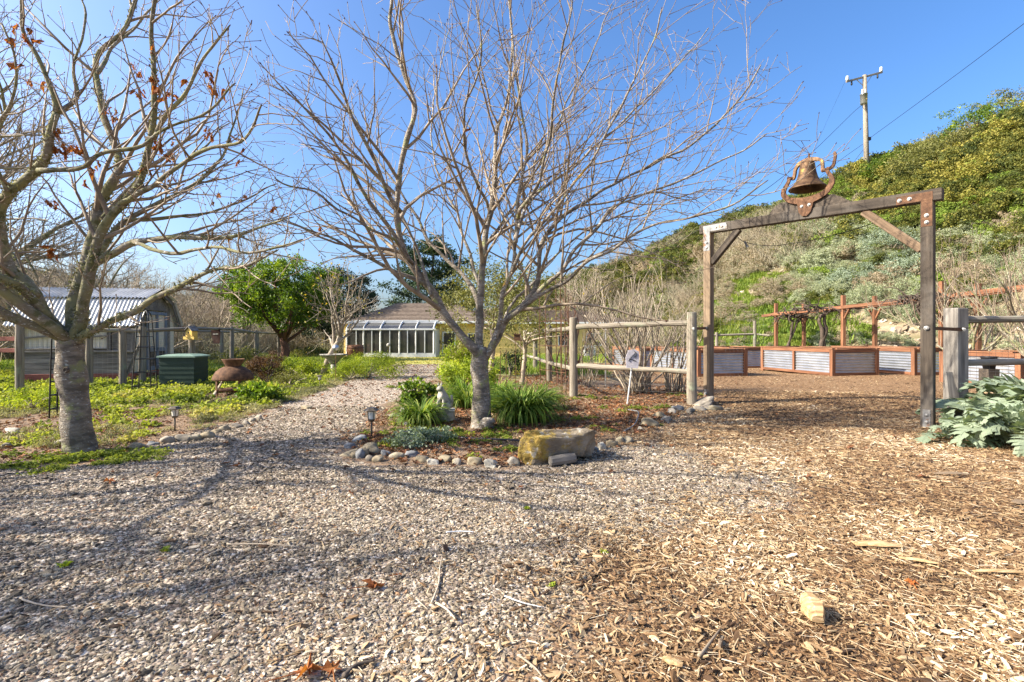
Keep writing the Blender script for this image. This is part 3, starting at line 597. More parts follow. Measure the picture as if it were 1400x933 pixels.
ix = np.where(tn > .66, rs.randint(2, 4, n), rs.randint(0, 2, n))
scatter('hillside_brush', np.stack([x, y, z - sz * .12], 1), np.stack([rs.normal(0, .12, n), rs.normal(0, .12, n), rs.uniform(0, 6.3, n)], 1), sz[:, None] * np.stack([np.ones(n), np.ones(n), rs.uniform(.7, 1.05, n)], 1), np.clip(tn, 0, 1), ix, hb)

# stones on the bare hill patches
n = 7000; x = rs.uniform(8, 34, n); y = rs.uniform(14, 60, n); s_ = hill_s(x, y); z = hgt(x, y); px = 700 + F * x / y; py = HZ + F * (CH - z) / y
k = (s_ > -.5) & (((px > 1000) & (px < 1085) & (np.abs(py - (404 - (px - 1010) * .45)) < 16)) | ((px > 1180) & (py > 425))); x, y, z = x[k], y[k], z[k]; n = len(x); sz = np.minimum(np.exp(rs.normal(math.log(.26), .5, n)), .55)
M['i_rock'] = instm('hill stone', [(0, (.20, .15, .10)), (.5, (.40, .32, .23)), (1, (.60, .52, .41))], rough=.95)
rks = [withmat(ico((1, R.uniform(.6, .9), R.uniform(.5, .8)), i + 40, .6, 2), M['i_rock']) for i in range(5)]
scatter('hill_stones', np.stack([x, y, z + sz * .1], 1), flatrot(n, rs, .5), sz[:, None] * np.ones(3), rs.rand(n) * .8, rs.randint(0, 5, n), rks)
# ---------------------------------------------------------------- trees
def smooth_path(pts, n, wob=.0, sd=0):
    pts = [V(p) for p in pts]; q = [pts[0] * 2 - pts[1]] + pts + [pts[-1] * 2 - pts[-2]]; m = len(pts) - 1; out = []
    for i in range(n):
        t = i / (n - 1) * m; k = min(int(t), m - 1); f = t - k; a, b, c, d = q[k], q[k + 1], q[k + 2], q[k + 3]
        p = .5 * ((2 * b) + (c - a) * f + (2 * a - 5 * b + 4 * c - d) * f * f + (3 * b - 3 * c + d - a) * f ** 3)
        if wob and 0 < i: p = p + V(noise.noise_vector(p * 2.2 + V((sd, 0, 0)))) * wob
        out.append(p)
    return out
def shoot(p, d, L, r, n, rng, up=.25, wob=.36):
    pts = [p]; d = d.normalized(); st = L / (n - 1)
    for i in range(n - 1):
        d = (d + V((rng.gauss(0, wob), rng.gauss(0, wob), rng.gauss(0, wob) + up)) * .35).normalized(); pts.append(pts[-1] + d * st)
    return pts, [r * (1 - .75 * i / (n - 1)) for i in range(n)]
def bud(mb, p, d, r):
    u, w = frame(d); b = len(mb.v); L = r * 5
    mb.v += [p - d * r, p + d * L * .4 + u * r * 1.5, p + d * L * .4 - u * r * .8 + w * r * 1.3, p + d * L * .4 - u * r * .8 - w * r * 1.3, p + d * L]
    mb.f += [(b, b + 2, b + 1), (b, b + 3, b + 2), (b, b + 1, b + 3), (b + 4, b + 1, b + 2), (b + 4, b + 2, b + 3), (b + 4, b + 3, b + 1)]
def ramify(mb, mbb, pts, rad, rng, lv, ctr, Lmul=1., dens=(5.5, 7, 6), t0=.25, tips=None, up=.12, minr=.0048, spread=1.05):
    """side branches along a limb; lv levels of them"""
    Lp = sum((pts[i + 1] - pts[i]).length for i in range(len(pts) - 1)); n = len(pts)
    cnt = max(2, int(Lp * dens[0] * (1 - t0)))
    for j in range(cnt):
        t = t0 + (1 - t0) * (j + rng.random()) / cnt; k = min(int(t * (n - 1)), n - 2); f = t * (n - 1) - k
        p = pts[k].lerp(pts[k + 1], f); tan = (pts[k + 1] - pts[k]).normalized(); r = (rad[k] * (1 - f) + rad[k + 1] * f)
        out = (p - ctr); out.normalize(); side = V((rng.gauss(0, 1), rng.gauss(0, 1), rng.gauss(0, 1))); side -= tan * side.dot(tan); side.normalize()
        d = (tan * rng.uniform(.5, 1.0) + side * spread + out * .35 + V((0, 0, up * .6)))
        L = Lmul * (Lp * .36 + .28) * rng.uniform(.5, 1.15) * (1.15 - .6 * t); L = min(L, Lp * .8)
        rr = max(min(r * .68, L * .0140 + .0042), minr); m = 8 if lv > 2 else (6 if lv > 1 else 4)
        q, qr = shoot(p, d, L, rr, m, rng, up); qr = [max(a, minr * .75) for a in qr]
        mb.tube(q, qr, 5 if rr > .012 else (4 if rr > .006 else 3), False)
        e = (q[-1] - q[-2]).normalized()
        if mbb is not None: bud(mbb, q[-1], e, max(qr[-1], .0032) * 1.35)
        if tips is not None: tips.append((q[-1], e))
        if lv > 1: ramify(mb, mbb, q, qr, rng, lv - 1, ctr, Lmul, dens[1:], .15, tips, up, minr, spread)
def trunk_mesh(mb, pts, rad, n=20, sd=0):
    P_ = smooth_path(pts, 16); rr = np.interp(np.linspace(0, 1, 16), np.linspace(0, 1, len(rad)), rad)
    mb.tube(P_, list(rr), n, True, .22, sd)

def traced_tree(name, label, Y0, trunk, trad, limbs, bark, sd, twig='twig', dens=(5.0, 5.2, 3.2), group=None, cat='tree', limb_bark=None, extra=[]):
    rng = random.Random(sd); b = G(*trunk[0]); root = thing(name, label, cat, (b.x, b.y, b.z))
    tp = [P(a, c, Y0) for a, c in trunk]; tp[0] = V((tp[0].x, Y0, b.z - .12)); mb = MB(); trunk_mesh(mb, tp, trad, 22, sd); mb.build('trunk', M[bark], root, True)
    fork = tp[-1]; tw = MB(); bd = MB(); tips = []; lines = []
    for lim in limbs + extra:
        r0, r1, dY, pix = lim[:4]; m = len(pix)
        y0 = lim[4] if len(lim) > 4 else 0.
        pts = [V(q) for q in pix] if len(pix[0]) == 3 else [P(a, c, Y0 + y0 + (dY - y0) * (i / (m - 1)) ** .9) for i, (a, c) in enumerate(pix)]
        Q = smooth_path(pts, m * 4, .045 if r0 > .03 else .07, sd); Q[0] = pts[0]
        rr = [r0 + (r1 * 1.35 - r0) * (i / (len(Q) - 1)) ** .8 for i in range(len(Q))]
        lm = MB(); lm.tube(Q, rr, 12 if r0 > .05 else 9, True, .28, sd + len(lines)); lm.build('limb', M[limb_bark or bark], root, True)
        bud(bd, Q[-1], (Q[-1] - Q[-2]).normalized(), .005)
        ramify(tw, bd, Q, rr, rng, 3 if r0 > .028 else 2, fork, 1., dens, .18, tips); lines.append((Q, rr))
    o = tw.build('twigs', M[twig], root, True); o['kind'] = 'stuff'
    o = bd.build('buds', M['bud'], root); o['kind'] = 'stuff'
    return root, lines, tips

# centre tree --------------------------------------------------
cl = [
 (.072, .012, -.9, [(655, 492), (648, 476), (624, 450), (594, 407), (570, 371), (553, 348), (546, 309), (543, 280), (547, 240), (554, 193), (567, 148), (552, 96), (533, 39), (536, 0), (530, -50)]),
 (.036, .006, -1.6, [(556, 352), (522, 299), (493, 256), (462, 205), (428, 160), (392, 118)], -.5),
 (.034, .006, -1.0, [(580, 388), (539, 371), (499, 348), (470, 334), (430, 318), (385, 300)], -.4),
 (.030, .006, -2.0, [(548, 290), (520, 240), (500, 190), (478, 140), (455, 92), (440, 55)], -.7),
 (.026, .005, -2.2, [(565, 362), (530, 325), (478, 300), (425, 262), (375, 240)], -.5),
 (.066, .010, .15, [(655, 482), (655, 440), (657, 388), (663, 339), (667, 306), (672, 283), (678, 247), (676, 225), (681, 180), (693, 138), (700, 60), (692, -30)]),
 (.040, .007, .9, [(655, 420), (644, 391), (617, 362), (585, 329), (565, 293), (540, 250), (508, 205), (480, 150)], .1),
 (.044, .007, -.6, [(662, 492), (683, 444), (686, 404), (700, 371), (705, 329), (708, 299), (713, 250), (720, 200), (713, 135), (700, 64), (694, -30)]),
 (.058, .008, .7, [(660, 493), (677, 463), (693, 437), (719, 411), (736, 378), (739, 339), (755, 309), (788, 283), (828, 260), (880, 232), (940, 200), (1000, 150), (1040, 88)]),
 (.038, .006, -.4, [(715, 414), (736, 398), (769, 368), (788, 342), (815, 312), (838, 283), (880, 268), (940, 240), (1000, 215), (1046, 184)], .25),
 (.036, .006, -1.3, [(690, 441), (729, 411), (769, 385), (798, 362), (834, 342), (864, 322), (900, 306), (955, 296), (1010, 276), (1050, 247)], .1),
 (.032, .006, 1.3, [(705, 331), (713, 300), (729, 270), (769, 240), (818, 196), (870, 150), (920, 95), (968, 40)], -.4),
 (.030, .006, 1.4, [(663, 342), (677, 316), (700, 283), (740, 215), (775, 140), (810, 70), (835, 5)], .1),
 (.026, .005, -1.5, [(700, 372), (730, 320), (775, 265), (822, 200), (860, 130), (892, 60), (905, 10)], -.4),
 (.028, .005, 1.7, [(657, 395), (640, 345), (622, 290), (600, 235), (588, 170), (600, 100), (616, 40)], .1),
 (.026, .005, -1.9, [(670, 300), (652, 250), (634, 200), (640, 140), (655, 80), (650, 10)], .1),
 (.026, .005, -1.9, [(708, 300), (735, 250), (752, 180), (760, 110), (775, 30), (790, -40)], -.4),
 (.024, .005, 2.0, [(680, 455), (715, 400), (770, 340), (830, 300), (890, 290), (950, 262), (1010, 262)], .2),
 (.026, .006, .8, [(590, 404), (575, 350), (560, 320), (530, 270), (500, 240), (450, 215), (410, 200)], -.5),
]
ctree, clines, ctips = traced_tree('bare_tree', 'bare deciduous tree with grey speckled trunk in the middle bed beside the cat statue', 7.3,
    [(660, 588), (659, 560), (657, 525), (655, 498), (656, 474)], [.185, .135, .125, .125, .105], cl, 'bark', 21, dens=(3.9, 3.6, 2.0))
mb = MB(); c = P(667, 578, 7.13); me = rock_mesh('trunk_burl', (.20, .14, .17), M['bark'], 4, 0, .3); link('trunk_burl', me, ctree, Matrix.Translation(c))
# left tree ----------------------------------------------------
ll = [
 (.080, .028, -.5, [(98, 470), (67, 437), (46, 401), (14, 365), (3, 325), (-2, 285), (12, 262), (41, 239), (62, 211), (77, 154)]),
 (.030, .007, -.7, [(77, 154), (57, 93), (38, 50), (32, 0), (28, -50)], -.5),
 (.026, .006, -.3, [(77, 154), (98, 130), (100, 90), (118, 40), (108, -20)], -.5),
 (.030, .006, -.9, [(52, 234), (113, 226), (149, 211), (196, 190), (247, 165), (290, 150), (322, 120)], -.5),
 (.078, .016, .6, [(97, 466), (105, 412), (118, 350), (131, 309), (136, 278), (160, 240), (165, 221), (149, 180), (136, 129), (134, 77), (170, 40), (186, -10)]),
 (.070, .012, -.7, [(99, 468), (112, 425), (123, 381), (136, 319), (165, 278), (190, 247), (198, 206), (211, 129), (203, 51), (214, -10)]),
 (.042, .006, .9, [(125, 368), (150, 325), (180, 300), (220, 280), (268, 252), (290, 228), (309, 206), (322, 165), (330, 120)], .1),
 (.044, .006, -.5, [(133, 358), (175, 335), (232, 324), (280, 326), (325, 322), (360, 309), (400, 300)], -.2),
 (.050, .008, -.7, [(104, 466), (118, 452), (170, 432), (216, 407), (247, 386), (288, 371), (334, 365), (380, 340)]),
 (.040, .010, .7, [(92, 462), (60, 446), (31, 437), (0, 422), (-50, 405)]),
 (.055, .012, -1.1, [(72, 444), (38, 400), (5, 380), (-40, 360), (-90, 300)], -.15),
 (.045, .010, .4, [(50, 405), (30, 370), (0, 330), (-40, 250), (-60, 160)], -.2),
 (.028, .006, 1.4, [(140, 300), (190, 270), (245, 230), (285, 200), (310, 170)], .1),
 (.028, .006, -1.4, [(165, 278), (215, 245), (270, 215), (320, 195), (352, 175), (360, 150)], -.4),
 (.026, .006, -1.0, [(200, 190), (235, 150), (262, 110), (292, 70), (312, 40)], -.6),
 (.026, .006, 1.2, [(170, 300), (230, 300), (290, 290), (340, 270), (380, 250)], .2),
 (.026, .006, -1.2, [(180, 330), (240, 345), (300, 340), (350, 345), (405, 330)], -.3),
 (.024, .006, .9, [(134, 100), (160, 60), (190, 30), (220, -10)], .3),
 (.022, .006, -.9, [(10, 262), (-10, 200), (10, 150), (20, 90), (5, 30)], -.4),
]
ltree, llines, ltips = traced_tree('bare_tree', 'mossy bare tree with withered orange leaves in the left bed in front of the coop', 5.8,
    [(108, 622), (106, 590), (101, 540), (97, 500), (97, 458)], [.168, .150, .143, .140, .13], ll, 'bark', 33, dens=(3.8, 3.5, 2.0), limb_bark='bark_moss', extra=[(.055, .02, 0, [(-5.10, 5.75, 1.28), (-5.35, 5.0, 2.0), (-5.45, 4.2, 2.75), (-5.35, 3.4, 3.3), (-5.0, 2.75, 3.9)]), (.052, .014, 0, [(-5.15, 5.75, 1.3), (-5.75, 4.9, 1.9), (-6.2, 3.8, 2.5), (-6.7, 2.7, 2.9), (-7.2, 1.9, 3.3)]), (.05, .012, 0, [(-5.45, 4.2, 2.75), (-5.0, 3.9, 3.5), (-4.8, 3.6, 4.3), (-4.6, 3.2, 5.0)]), (.045, .012, 0, [(-5.12, 5.8, 1.33), (-6.0, 5.6, 2.1), (-7.0, 5.0, 2.9), (-7.8, 4.2, 3.5)])])
# knot hole on the trunk
kn = MB(); kc = P(90, 506, 5.655); kn.lathe([(.012, .0), (.022, .012), (.030, .010), (.036, -.01)], kc, 14, Matrix.Rotation(PI / 2, 3, 'X')); kn.lathe([(.0005, .002), (.014, .002)], kc, 12, Matrix.Rotation(PI / 2, 3, 'X')); kn.build('knot', M['bark_dark'], ltree)
# moss tufts along the older limbs
mp = []; rs = np.random.RandomState(8)
for Q, rr in llines:
    if rr[0] < .035: continue
    for i in range(len(Q) - 1):
        if rr[i] < .018: continue
        for _ in range(int(46 * rr[i] / .05)):
            f = rs.rand(); p = Q[i].lerp(Q[i + 1], f); d = V(rs.normal(size=3)); d.z = d.z * .7 - .25 * 0; d.normalize(); t = (Q[i + 1] - Q[i]).normalized(); d = (d - t * d.dot(t)).normalized()
            if noise.noise(p * 2.6) > -.08: mp.append(p + d * rr[i] * 1.02)
def world_leaf(name, pts, size, mat, tint, asp, root, **k):
    me = leaf_mesh(name, np.array([tuple(p) for p in pts]), size, mat, tint, asp, **k); Mi = wm(root).inverted()
    a = np.empty(len(me.vertices) * 3, np.float32); me.vertices.foreach_get('co', a); a = a.reshape(-1, 3); Mn = np.array(Mi); a = a @ Mn[:3, :3].T + Mn[:3, 3]; me.vertices.foreach_set('co', a.astype(np.float32).ravel()); me.update()
    o = link(name, me, root, wm(root)); o['kind'] = 'stuff'; return o
world_leaf('moss', mp, .034, M['moss'], rs.rand(len(mp)), .5, ltree, rs=rs)
mp = []
for Q, rr in clines:
    for i in range(len(Q) - 1):
        if rr[i] < .016 or rr[0] < .03: continue
        for _ in range(5):
            p = Q[i].lerp(Q[i + 1], rs.rand()); d = V(rs.normal(size=3)); t = (Q[i + 1] - Q[i]).normalized(); d = (d - t * d.dot(t)).normalized()
            if noise.noise(p * 2.1) > .12: mp.append(p + d * rr[i])
world_leaf('moss', mp, .02, M['moss'], rs.rand(len(mp)), .5, ctree, rs=rs)
# withered leaves still hanging
def wither(i):
    rg = random.Random(i + 7); mb = MB(); n = 7; st = V((0, 0, 0)); 
    mb.tube([V((0, 0, 0)), V((rg.uniform(-.01, .01), 0, -.03))], .0015, 3, False); base = len(mb.v); mb.v.append(V((0, 0, -.03)))
    for k in range(n * 2):
        a = 2 * PI * k / (n * 2); r = (.055 if k % 2 == 0 else .022) * rg.uniform(.7, 1.2); mb.v.append(V((r * math.cos(a) * .6, r * math.sin(a) * .45 + rg.uniform(-.02, .02), -.065 + r * math.sin(a + .6) * .9 + rg.uniform(-.012, .012))))
    for k in range(n * 2): mb.f.append((base, base + 1 + k, base + 1 + (k + 1) % (n * 2)))
    return mb.mesh('withered_leaf', M['brown_leaf'])
wl = [wither(i) for i in range(5)]
def hang(px, py, n, sp, lines, Y0, root, s=1.0):
    best = None
    for Q, rr in lines:
        for p in Q:
            if p.y < .5: continue
            qx = 700 + F * p.x / p.y; qy = HZ + F * (CH - p.z) / p.y; d = (qx - px) ** 2 + (qy - py) ** 2
            if best is None or d < best[0]: best = (d, p)
    Yb = best[1].y; c = P(px, py, Yb)
    for _ in range(n):
        p = c + V((R.gauss(0, sp), R.gauss(0, sp), R.gauss(0, sp) + .05)); Mx = Matrix.Translation(p) @ Matrix.Rotation(R.uniform(0, 6.3), 4, 'Z') @ Matrix.Rotation(R.gauss(0, .5), 4, 'X') @ Matrix.Scale(s * R.uniform(.7, 1.3), 4)
        link('withered_leaf', R.choice(wl), root, Mx)
for a in [(75, 180, 4), (85, 200, 6), (72, 205, 2), (100, 204, 2), (112, 206, 2), (155, 152, 5), (148, 158, 3), (188, 130, 4), (195, 98, 3), (212, 115, 6), (222, 120, 3), (232, 140, 4), (210, 75, 2), (285, 108, 3), (298, 125, 3), (35, 45, 4), (24, 88, 2), (48, 60, 3), (22, 55, 3), (45, 110, 3), (225, 205, 6), (235, 208, 4), (216, 195, 2), (272, 178, 2), (285, 185, 3), (290, 190, 3), (318, 188, 4), (335, 215, 2), (240, 248, 3), (75, 280, 4), (70, 345, 5), (130, 232, 3), (118, 233, 2), (110, 248, 2), (203, 240, 2), (330, 275, 2), (292, 270, 2), (165, 165, 1), (150, 275, 2), (305, 312, 1), (372, 282, 1), (258, 105, 1)]:
    hang(a[0], a[1], a[2], .035, llines, 5.8, ltree)
for a in [(640, 180, 2), (606, 232, 1), (436, 316, 2), (645, 178, 1)]: hang(a[0], a[1], a[2], .02, clines, 7.3, ctree, .8)

# generic bare tree ---------------------------------------------
def bare_tree(name, label, h, r, sd, bark, twig, nl=7, lean=(0, 0), spread=1.0, fork=.28, dens=(3.2, 4, 4), lv=3, leaf=None, nleaf=0, up=.25, minr=.006, group=None, loc=(0, 0, 0), multi=1):
    rng = random.Random(sd); root = thing(name, label, 'tree', (0, 0, 0), 0, group); tw = MB(); tips = []; lm = MB(); tk = MB()
    for s_ in range(multi):
        a0 = rng.uniform(0, 6.28); ln = V((lean[0] + (.25 * math.cos(a0) if multi > 1 else 0), lean[1] + (.25 * math.sin(a0) if multi > 1 else 0), 1))
        top = ln * (h * fork); tp = [V((0, 0, -.3)), top * .5 + V((rng.gauss(0, .04), rng.gauss(0, .04), 0)) * h * .3, top]
        Q = smooth_path(tp, 8, .03 * h * .2, sd); tk.tube(Q, [r * (1.25 - .5 * i / 7) for i in range(8)], 9, True, .2, sd)
        for j in range(max(2, nl // multi)):
            a = a0 + 2.4 * j + rng.uniform(-.3, .3); el = rng.uniform(.25, .9); L = h * (1 - fork) * rng.uniform(.75, 1.1)
            d = V((math.cos(a) * spread * (1.1 - el), math.sin(a) * spread * (1.1 - el), .35 + el)).normalized(); st = Q[-1 - (j % 3)]
            q = [st]; 
            for i in range(7): d = (d + V((rng.gauss(0, .22), rng.gauss(0, .22), rng.gauss(0, .15) + .05))).normalized(); q.append(q[-1] + d * L / 7)
            q = smooth_path(q, 14); rr = [r * .55 * (1 - .85 * i / 13) + minr * .5 for i in range(14)]; lm.tube(q, rr, 6, False, .15, sd + j)
            ramify(tw, None, q, rr, rng, lv, Q[-1], 1.15, dens, .15, tips, up, minr)
    tk.build('trunk', M[bark], root, True); lm.build('limbs', M[bark], root, True); o = tw.build('twigs', M[twig], root, True); o['kind'] = 'stuff'
    if leaf:
        rs2 = np.random.RandomState(sd); ix = rs2.randint(0, len(tips), nleaf); pts = np.array([tuple(tips[i][0]) for i in ix]) + rs2.normal(0, .06, (nleaf, 3)); me = leaf_mesh('leaves', pts, .07, M[leaf], rs2.rand(nleaf), .6, rs=rs2); o = link('leaves', me, root); o['kind'] = 'stuff'
    root.location = loc; WM[root.name] = Matrix.Translation(V(loc)); return root
def put(o, px, Y, rz=0, s=1): x = (px - 700) * Y / F; o.location = (x, Y, H(x, Y)); o.rotation_euler = (0, 0, rz); o.scale = (s, s, s); return o

t1 = put(bare_tree('orchard_tree', 'small leaning bare tree with a few yellow leaves beside the birdbath', 3.0, .07, 5, 'shrub_bark', 'shrub_bark', 7, (.55, .1), 1.3, .38, (4.5, 4, 3), 3, 'lf_yellow', 170, .1, .006), 436, 16.0, -.2, 1.12)
BG = 'bare trees in the thicket behind the left garden'
ba = bare_tree('thicket_tree', 'leafless grey brown tree of the thicket behind the coop and garden fence', 8.5, .16, 51, 'bark_tan', 'bark_tan', 9, (0, 0), 1.2, .2, (2.3, 3.2, 3), 3, None, 0, .2, .011, BG, multi=2)
bb = bare_tree('thicket_tree', 'leafless grey brown tree of the thicket behind the coop and garden fence', 7, .14, 57, 'bark_tan', 'bark_tan', 9, (.1, 0), 1.4, .15, (2.6, 3.4, 3), 3, None, 0, .15, .011, BG, multi=3)
bc = bare_tree('thicket_tree', 'leafless grey brown tree of the thicket behind the coop and garden fence', 6, .11, 63, 'bark_tan', 'twig', 8, (-.1, .1), 1.3, .15, (3, 3.8, 3), 3, None, 0, .3, .011, BG, multi=3)
spots_ = [(-60, 30, 1.0, ba), (10, 33, .9, bb), (40, 24, .62, ba), (95, 27, .6, bc), (150, 23, .55, bb), (185, 30, .72, ba), (225, 26, .62, bb), (262, 30, .68, bc), (300, 36, .7, ba), (275, 42, .9, bb), (215, 40, .95, bc), (120, 38, 1.0, ba), (60, 42, 1.05, bb), (-20, 22, .8, bc), (250, 34, .55, bb), (330, 46, .62, bc), (-110, 26, .9, bb), (420, 60, .8, ba), (450, 55, .6, bc), (510, 62, .75, bb), (470, 70, .9, ba), (545, 75, .9, bc), (230, 50, 1.0, ba), (290, 52, 1.0, bc), (360, 58, .9, bb), (-5, 50, 1.3, ba), (740, 60, .8, bb), (790, 58, .9, ba), (845, 62, .85, bc), (700, 66, .9, ba), (820, 48, .7, bb), (870, 44, .55, bc), (610, 70, .9, bc)]
used = set(); THK = []
def tlabel(px, Y):
    size = 'low' if Y < 25 else ('tall' if Y > 40 else 'middling')
    if px < 20: z = 'at the left edge of the picture'
    elif px < 110: z = 'behind the left half of the coop roof'
    elif px < 200: z = 'behind the right half of the coop roof'
    elif px < 240: z = 'just right of the coop gable end'
    elif px < 285: z = 'behind the green compost bin'
    elif px < 345: z = 'left of the round evergreen tree'
    elif px < 430: z = 'seen under the round evergreen crown'
    elif px < 480: z = 'under the very dark evergreen'
    elif px < 560: z = 'beyond the sunroom roof'
    elif px < 650: z = 'behind the house beside the dark pine'
    elif px < 760: z = 'behind the rusty rod trellis'
    elif px < 830: z = 'beyond the yellow wing of the house'
    else: z = 'behind the pale pruned shrub'
    return f'{size} leafless grey brown thicket tree {z}'
for i, (px, Y, s_, o) in enumerate(spots_):
    q = o if o.name not in used else dup(o); used.add(o.name); put(q, px, Y, R.uniform(0, 6.3), s_ * R.uniform(.9, 1.1)); q['label'] = tlabel(px, Y); THK.append((Y, q))
_by = {}
for Y, q in sorted(THK, key=lambda a: a[0]): _by.setdefault(q['label'], []).append(q)
for lb, qs in _by.items():
    if len(qs) > 1:
        for w_, q in zip(('nearest', 'middle', 'farthest') if len(qs) == 3 else ('nearer', 'farther'), qs): q['label'] = w_ + ' ' + lb
tt = dup(ba, label='tall thin bare tree with fine top rising above the left end of the round evergreen', group=''); del tt['group']; put(tt, 335, 36, 1, 1.18); tt.scale = (.75, .75, 1.35)
tl = bare_tree('dense_twigged_tree', 'tall dark finely branched tree far left behind the mossy tree', 11, .22, 71, 'bark_moss', 'twig', 11, (.12, 0), 1.3, .25, (2.8, 4, 3.5), 3, None, 0, .15, .008); put(tl, -120, 19, 0, 1.25)
tl2 = bare_tree('dense_twigged_tree', 'lichen covered wide crowned bare tree just behind the coop roof', 5.5, .17, 77, 'bark_moss', 'bark_tan', 11, (0, 0), 1.7, .2, (3.2, 4.2, 4), 3, None, 0, .1, .007); put(tl2, 90, 19, 0, 1)

ot = bare_tree('bare_tree', 'bare tree just outside the left picture edge that shades the near gravel', 6.2, .17, 91, 'bark', 'twig', 9, (0, 0), 1.0, .25, (3, 3.6, 2), 3, None, 0, .2, .006); ot.location = (-9.3, 3.0, 0)
shade_tree = dup(ot, (-8.9, 1.2, 0), 2.0, .95, 'second bare tree outside the left picture edge, added to shade the gravel')  # unseen tree added only so its shadow darkens the left gravel
# leafy trees ---------------------------------------------------
def leafy_tree(name, label, trunkpts, r, rad, ctr, K, m, cr, lsize, leafmat, bark, sd, loc, group=None, asp=.5, nl=8, ns=.35, shell=.55, low=-.8, cat='tree'):
    rng = random.Random(sd); rs2 = np.random.RandomState(sd); root = thing(name, label, cat, loc, 0, group); O = V(loc)
    Q = smooth_path([O + V(p) for p in trunkpts], 8); tk = MB(); tk.tube(Q, [r * (1.2 - .5 * i / 7) for i in range(8)], 10, True, .2, sd); tk.build('trunk', M[bark], root, True)
    pts, t = crown(np.array(O) + ctr, rad, K, m, cr, rs2, shell, ns, low)
    for j in range(nl):
        e = V(pts[rs2.randint(len(pts))]); mid = Q[-1].lerp(e, .5) + V((rng.gauss(0, .1), rng.gauss(0, .1), -.05)) * rad[0] * .4
        q = smooth_path([Q[-1 - j % 3], mid, e], 9, .1); lm = MB(); lm.tube(q, [r * .5 * (1 - .8 * i / 8) for i in range(9)], 6, False, .1); lm.build('limb', M[bark], root, True)
    me = leaf_mesh('crown', pts - np.array(O), lsize, M[leafmat], t, asp, rs=rs2); o = link('crown', me, root, wm(root)); o['kind'] = 'stuff'
    return root
def gl(px, Y): x = (px - 700) * Y / F; return (x, Y, H(x, Y))
leafy_tree('evergreen_tree', 'broad round evergreen tree with glossy sunlit leaves behind the left garden fence', [(0, 0, -.3), (.1, 0, .8), (-.1, 0, 1.5)], .26, (3.6, 3.0, 2.35), (-.2, 0, 4.1), 300, 95, .52, .17, 'lf_ever', 'bark_red', 5, gl(388, 33), ns=.22, low=-.75, nl=10)
leafy_tree('dark_evergreen_tree', 'very dark dense evergreen tree behind the right side of the round evergreen', [(0, 0, -.3), (0, 0, 1.2), (0, 0, 2.4)], .4, (4.3, 3.2, 3.3), (0, 0, 4.6), 240, 90, .65, .2, 'lf_dark', 'bark_dark', 6, gl(450, 46), ns=.25)
# open crowned pine: dark plates of needles with gaps
def pine(loc, h, sd, label, s=1.):
    rng = random.Random(sd); rs2 = np.random.RandomState(sd); O = V(loc); root = thing('pine_tree', label, 'tree', loc)
    Q = smooth_path([O + V((0, 0, -.3)), O + V((-.3 * s, 0, h * .4)), O + V((.2 * s, 0, h * .97))], 12); tk = MB(); tk.tube(Q, [.33 * s * (1.1 - .9 * i / 11) for i in range(12)], 9, True, .15); tk.build('trunk', M['bark_dark'], root, True)
    pts = []; tt_ = []
    for j in range(26):
        t = .22 + .76 * j / 25; st = Q[min(int(t * 11), 11)]; a = 2.4 * j; L = h * (.74 - .50 * t) * rng.uniform(.65, 1.15) * s ** 0; d = V((math.cos(a), math.sin(a), .22))
        e = st + d * L; q = smooth_path([st, st + d * L * .5 + V((0, 0, -.05 * L)), e], 7, .12); lm = MB(); lm.tube(q, [.10 * s * (1 - t * .5) * (1 - .8 * i / 6) for i in range(7)], 5, False); lm.build('limb', M['bark_dark'], root, True)
        for k in range(7):
            c = q[2 + k % 5] + V((rng.gauss(0, .5), rng.gauss(0, .5), rng.gauss(.15, .22))) * s; n = 100; g = rs2.normal(size=(n, 3)) * (.5 * s, .42 * s, .2 * s); pts.append(np.array(c) + g); tt_.append(np.clip(rs2.uniform(.1, .7) + rs2.normal(0, .15, n), 0, 1))
    pts = np.concatenate(pts); me = leaf_mesh('crown', pts - np.array(O), .42, M['lf_pine'], np.concatenate(tt_), .3, rs=rs2); o = link('crown', me, root, wm(root)); o['kind'] = 'stuff'
    return root
pine(gl(592, 58), 13.2, 9, 'tall dark pine with open branches standing behind the sunroom house')
leafy_tree('olive_green_tree', 'sparse olive green broadleaf tree right behind the centre tree trunk', [(0, 0, -.2), (.15, 0, .9), (.1, 0, 1.6)], .09, (2.0, 1.6, 1.5), (.1, 0, 2.5), 170, 60, .36, .085, 'lf_olive', 'bark_tan', 12, gl(668, 16.5), ns=.4, shell=.3, low=-.9)
leafy_tree('olive_green_tree', 'sparse yellowing green shrub tree behind the rusty rod trellis', [(0, 0, -.2), (.1, 0, .7), (.1, 0, 1.2)], .06, (1.3, 1.2, 1.1), (.1, 0, 1.7), 60, 45, .3, .07, 'lf_olive', 'bark_tan', 13, gl(712, 13.5), ns=.4, shell=.2, low=-.9)
leafy_tree('garden_shrub', 'rounded dark green shrub with reddish flowers beyond the fence rails', [(0, 0, -.2), (0, 0, .4), (0, 0, .8)], .06, (1.3, 1.1, .9), (0, 0, 1.15), 70, 60, .3, .07, 'lf_olive', 'bark_dark', 14, gl(838, 26), ns=.3, cat='shrub')
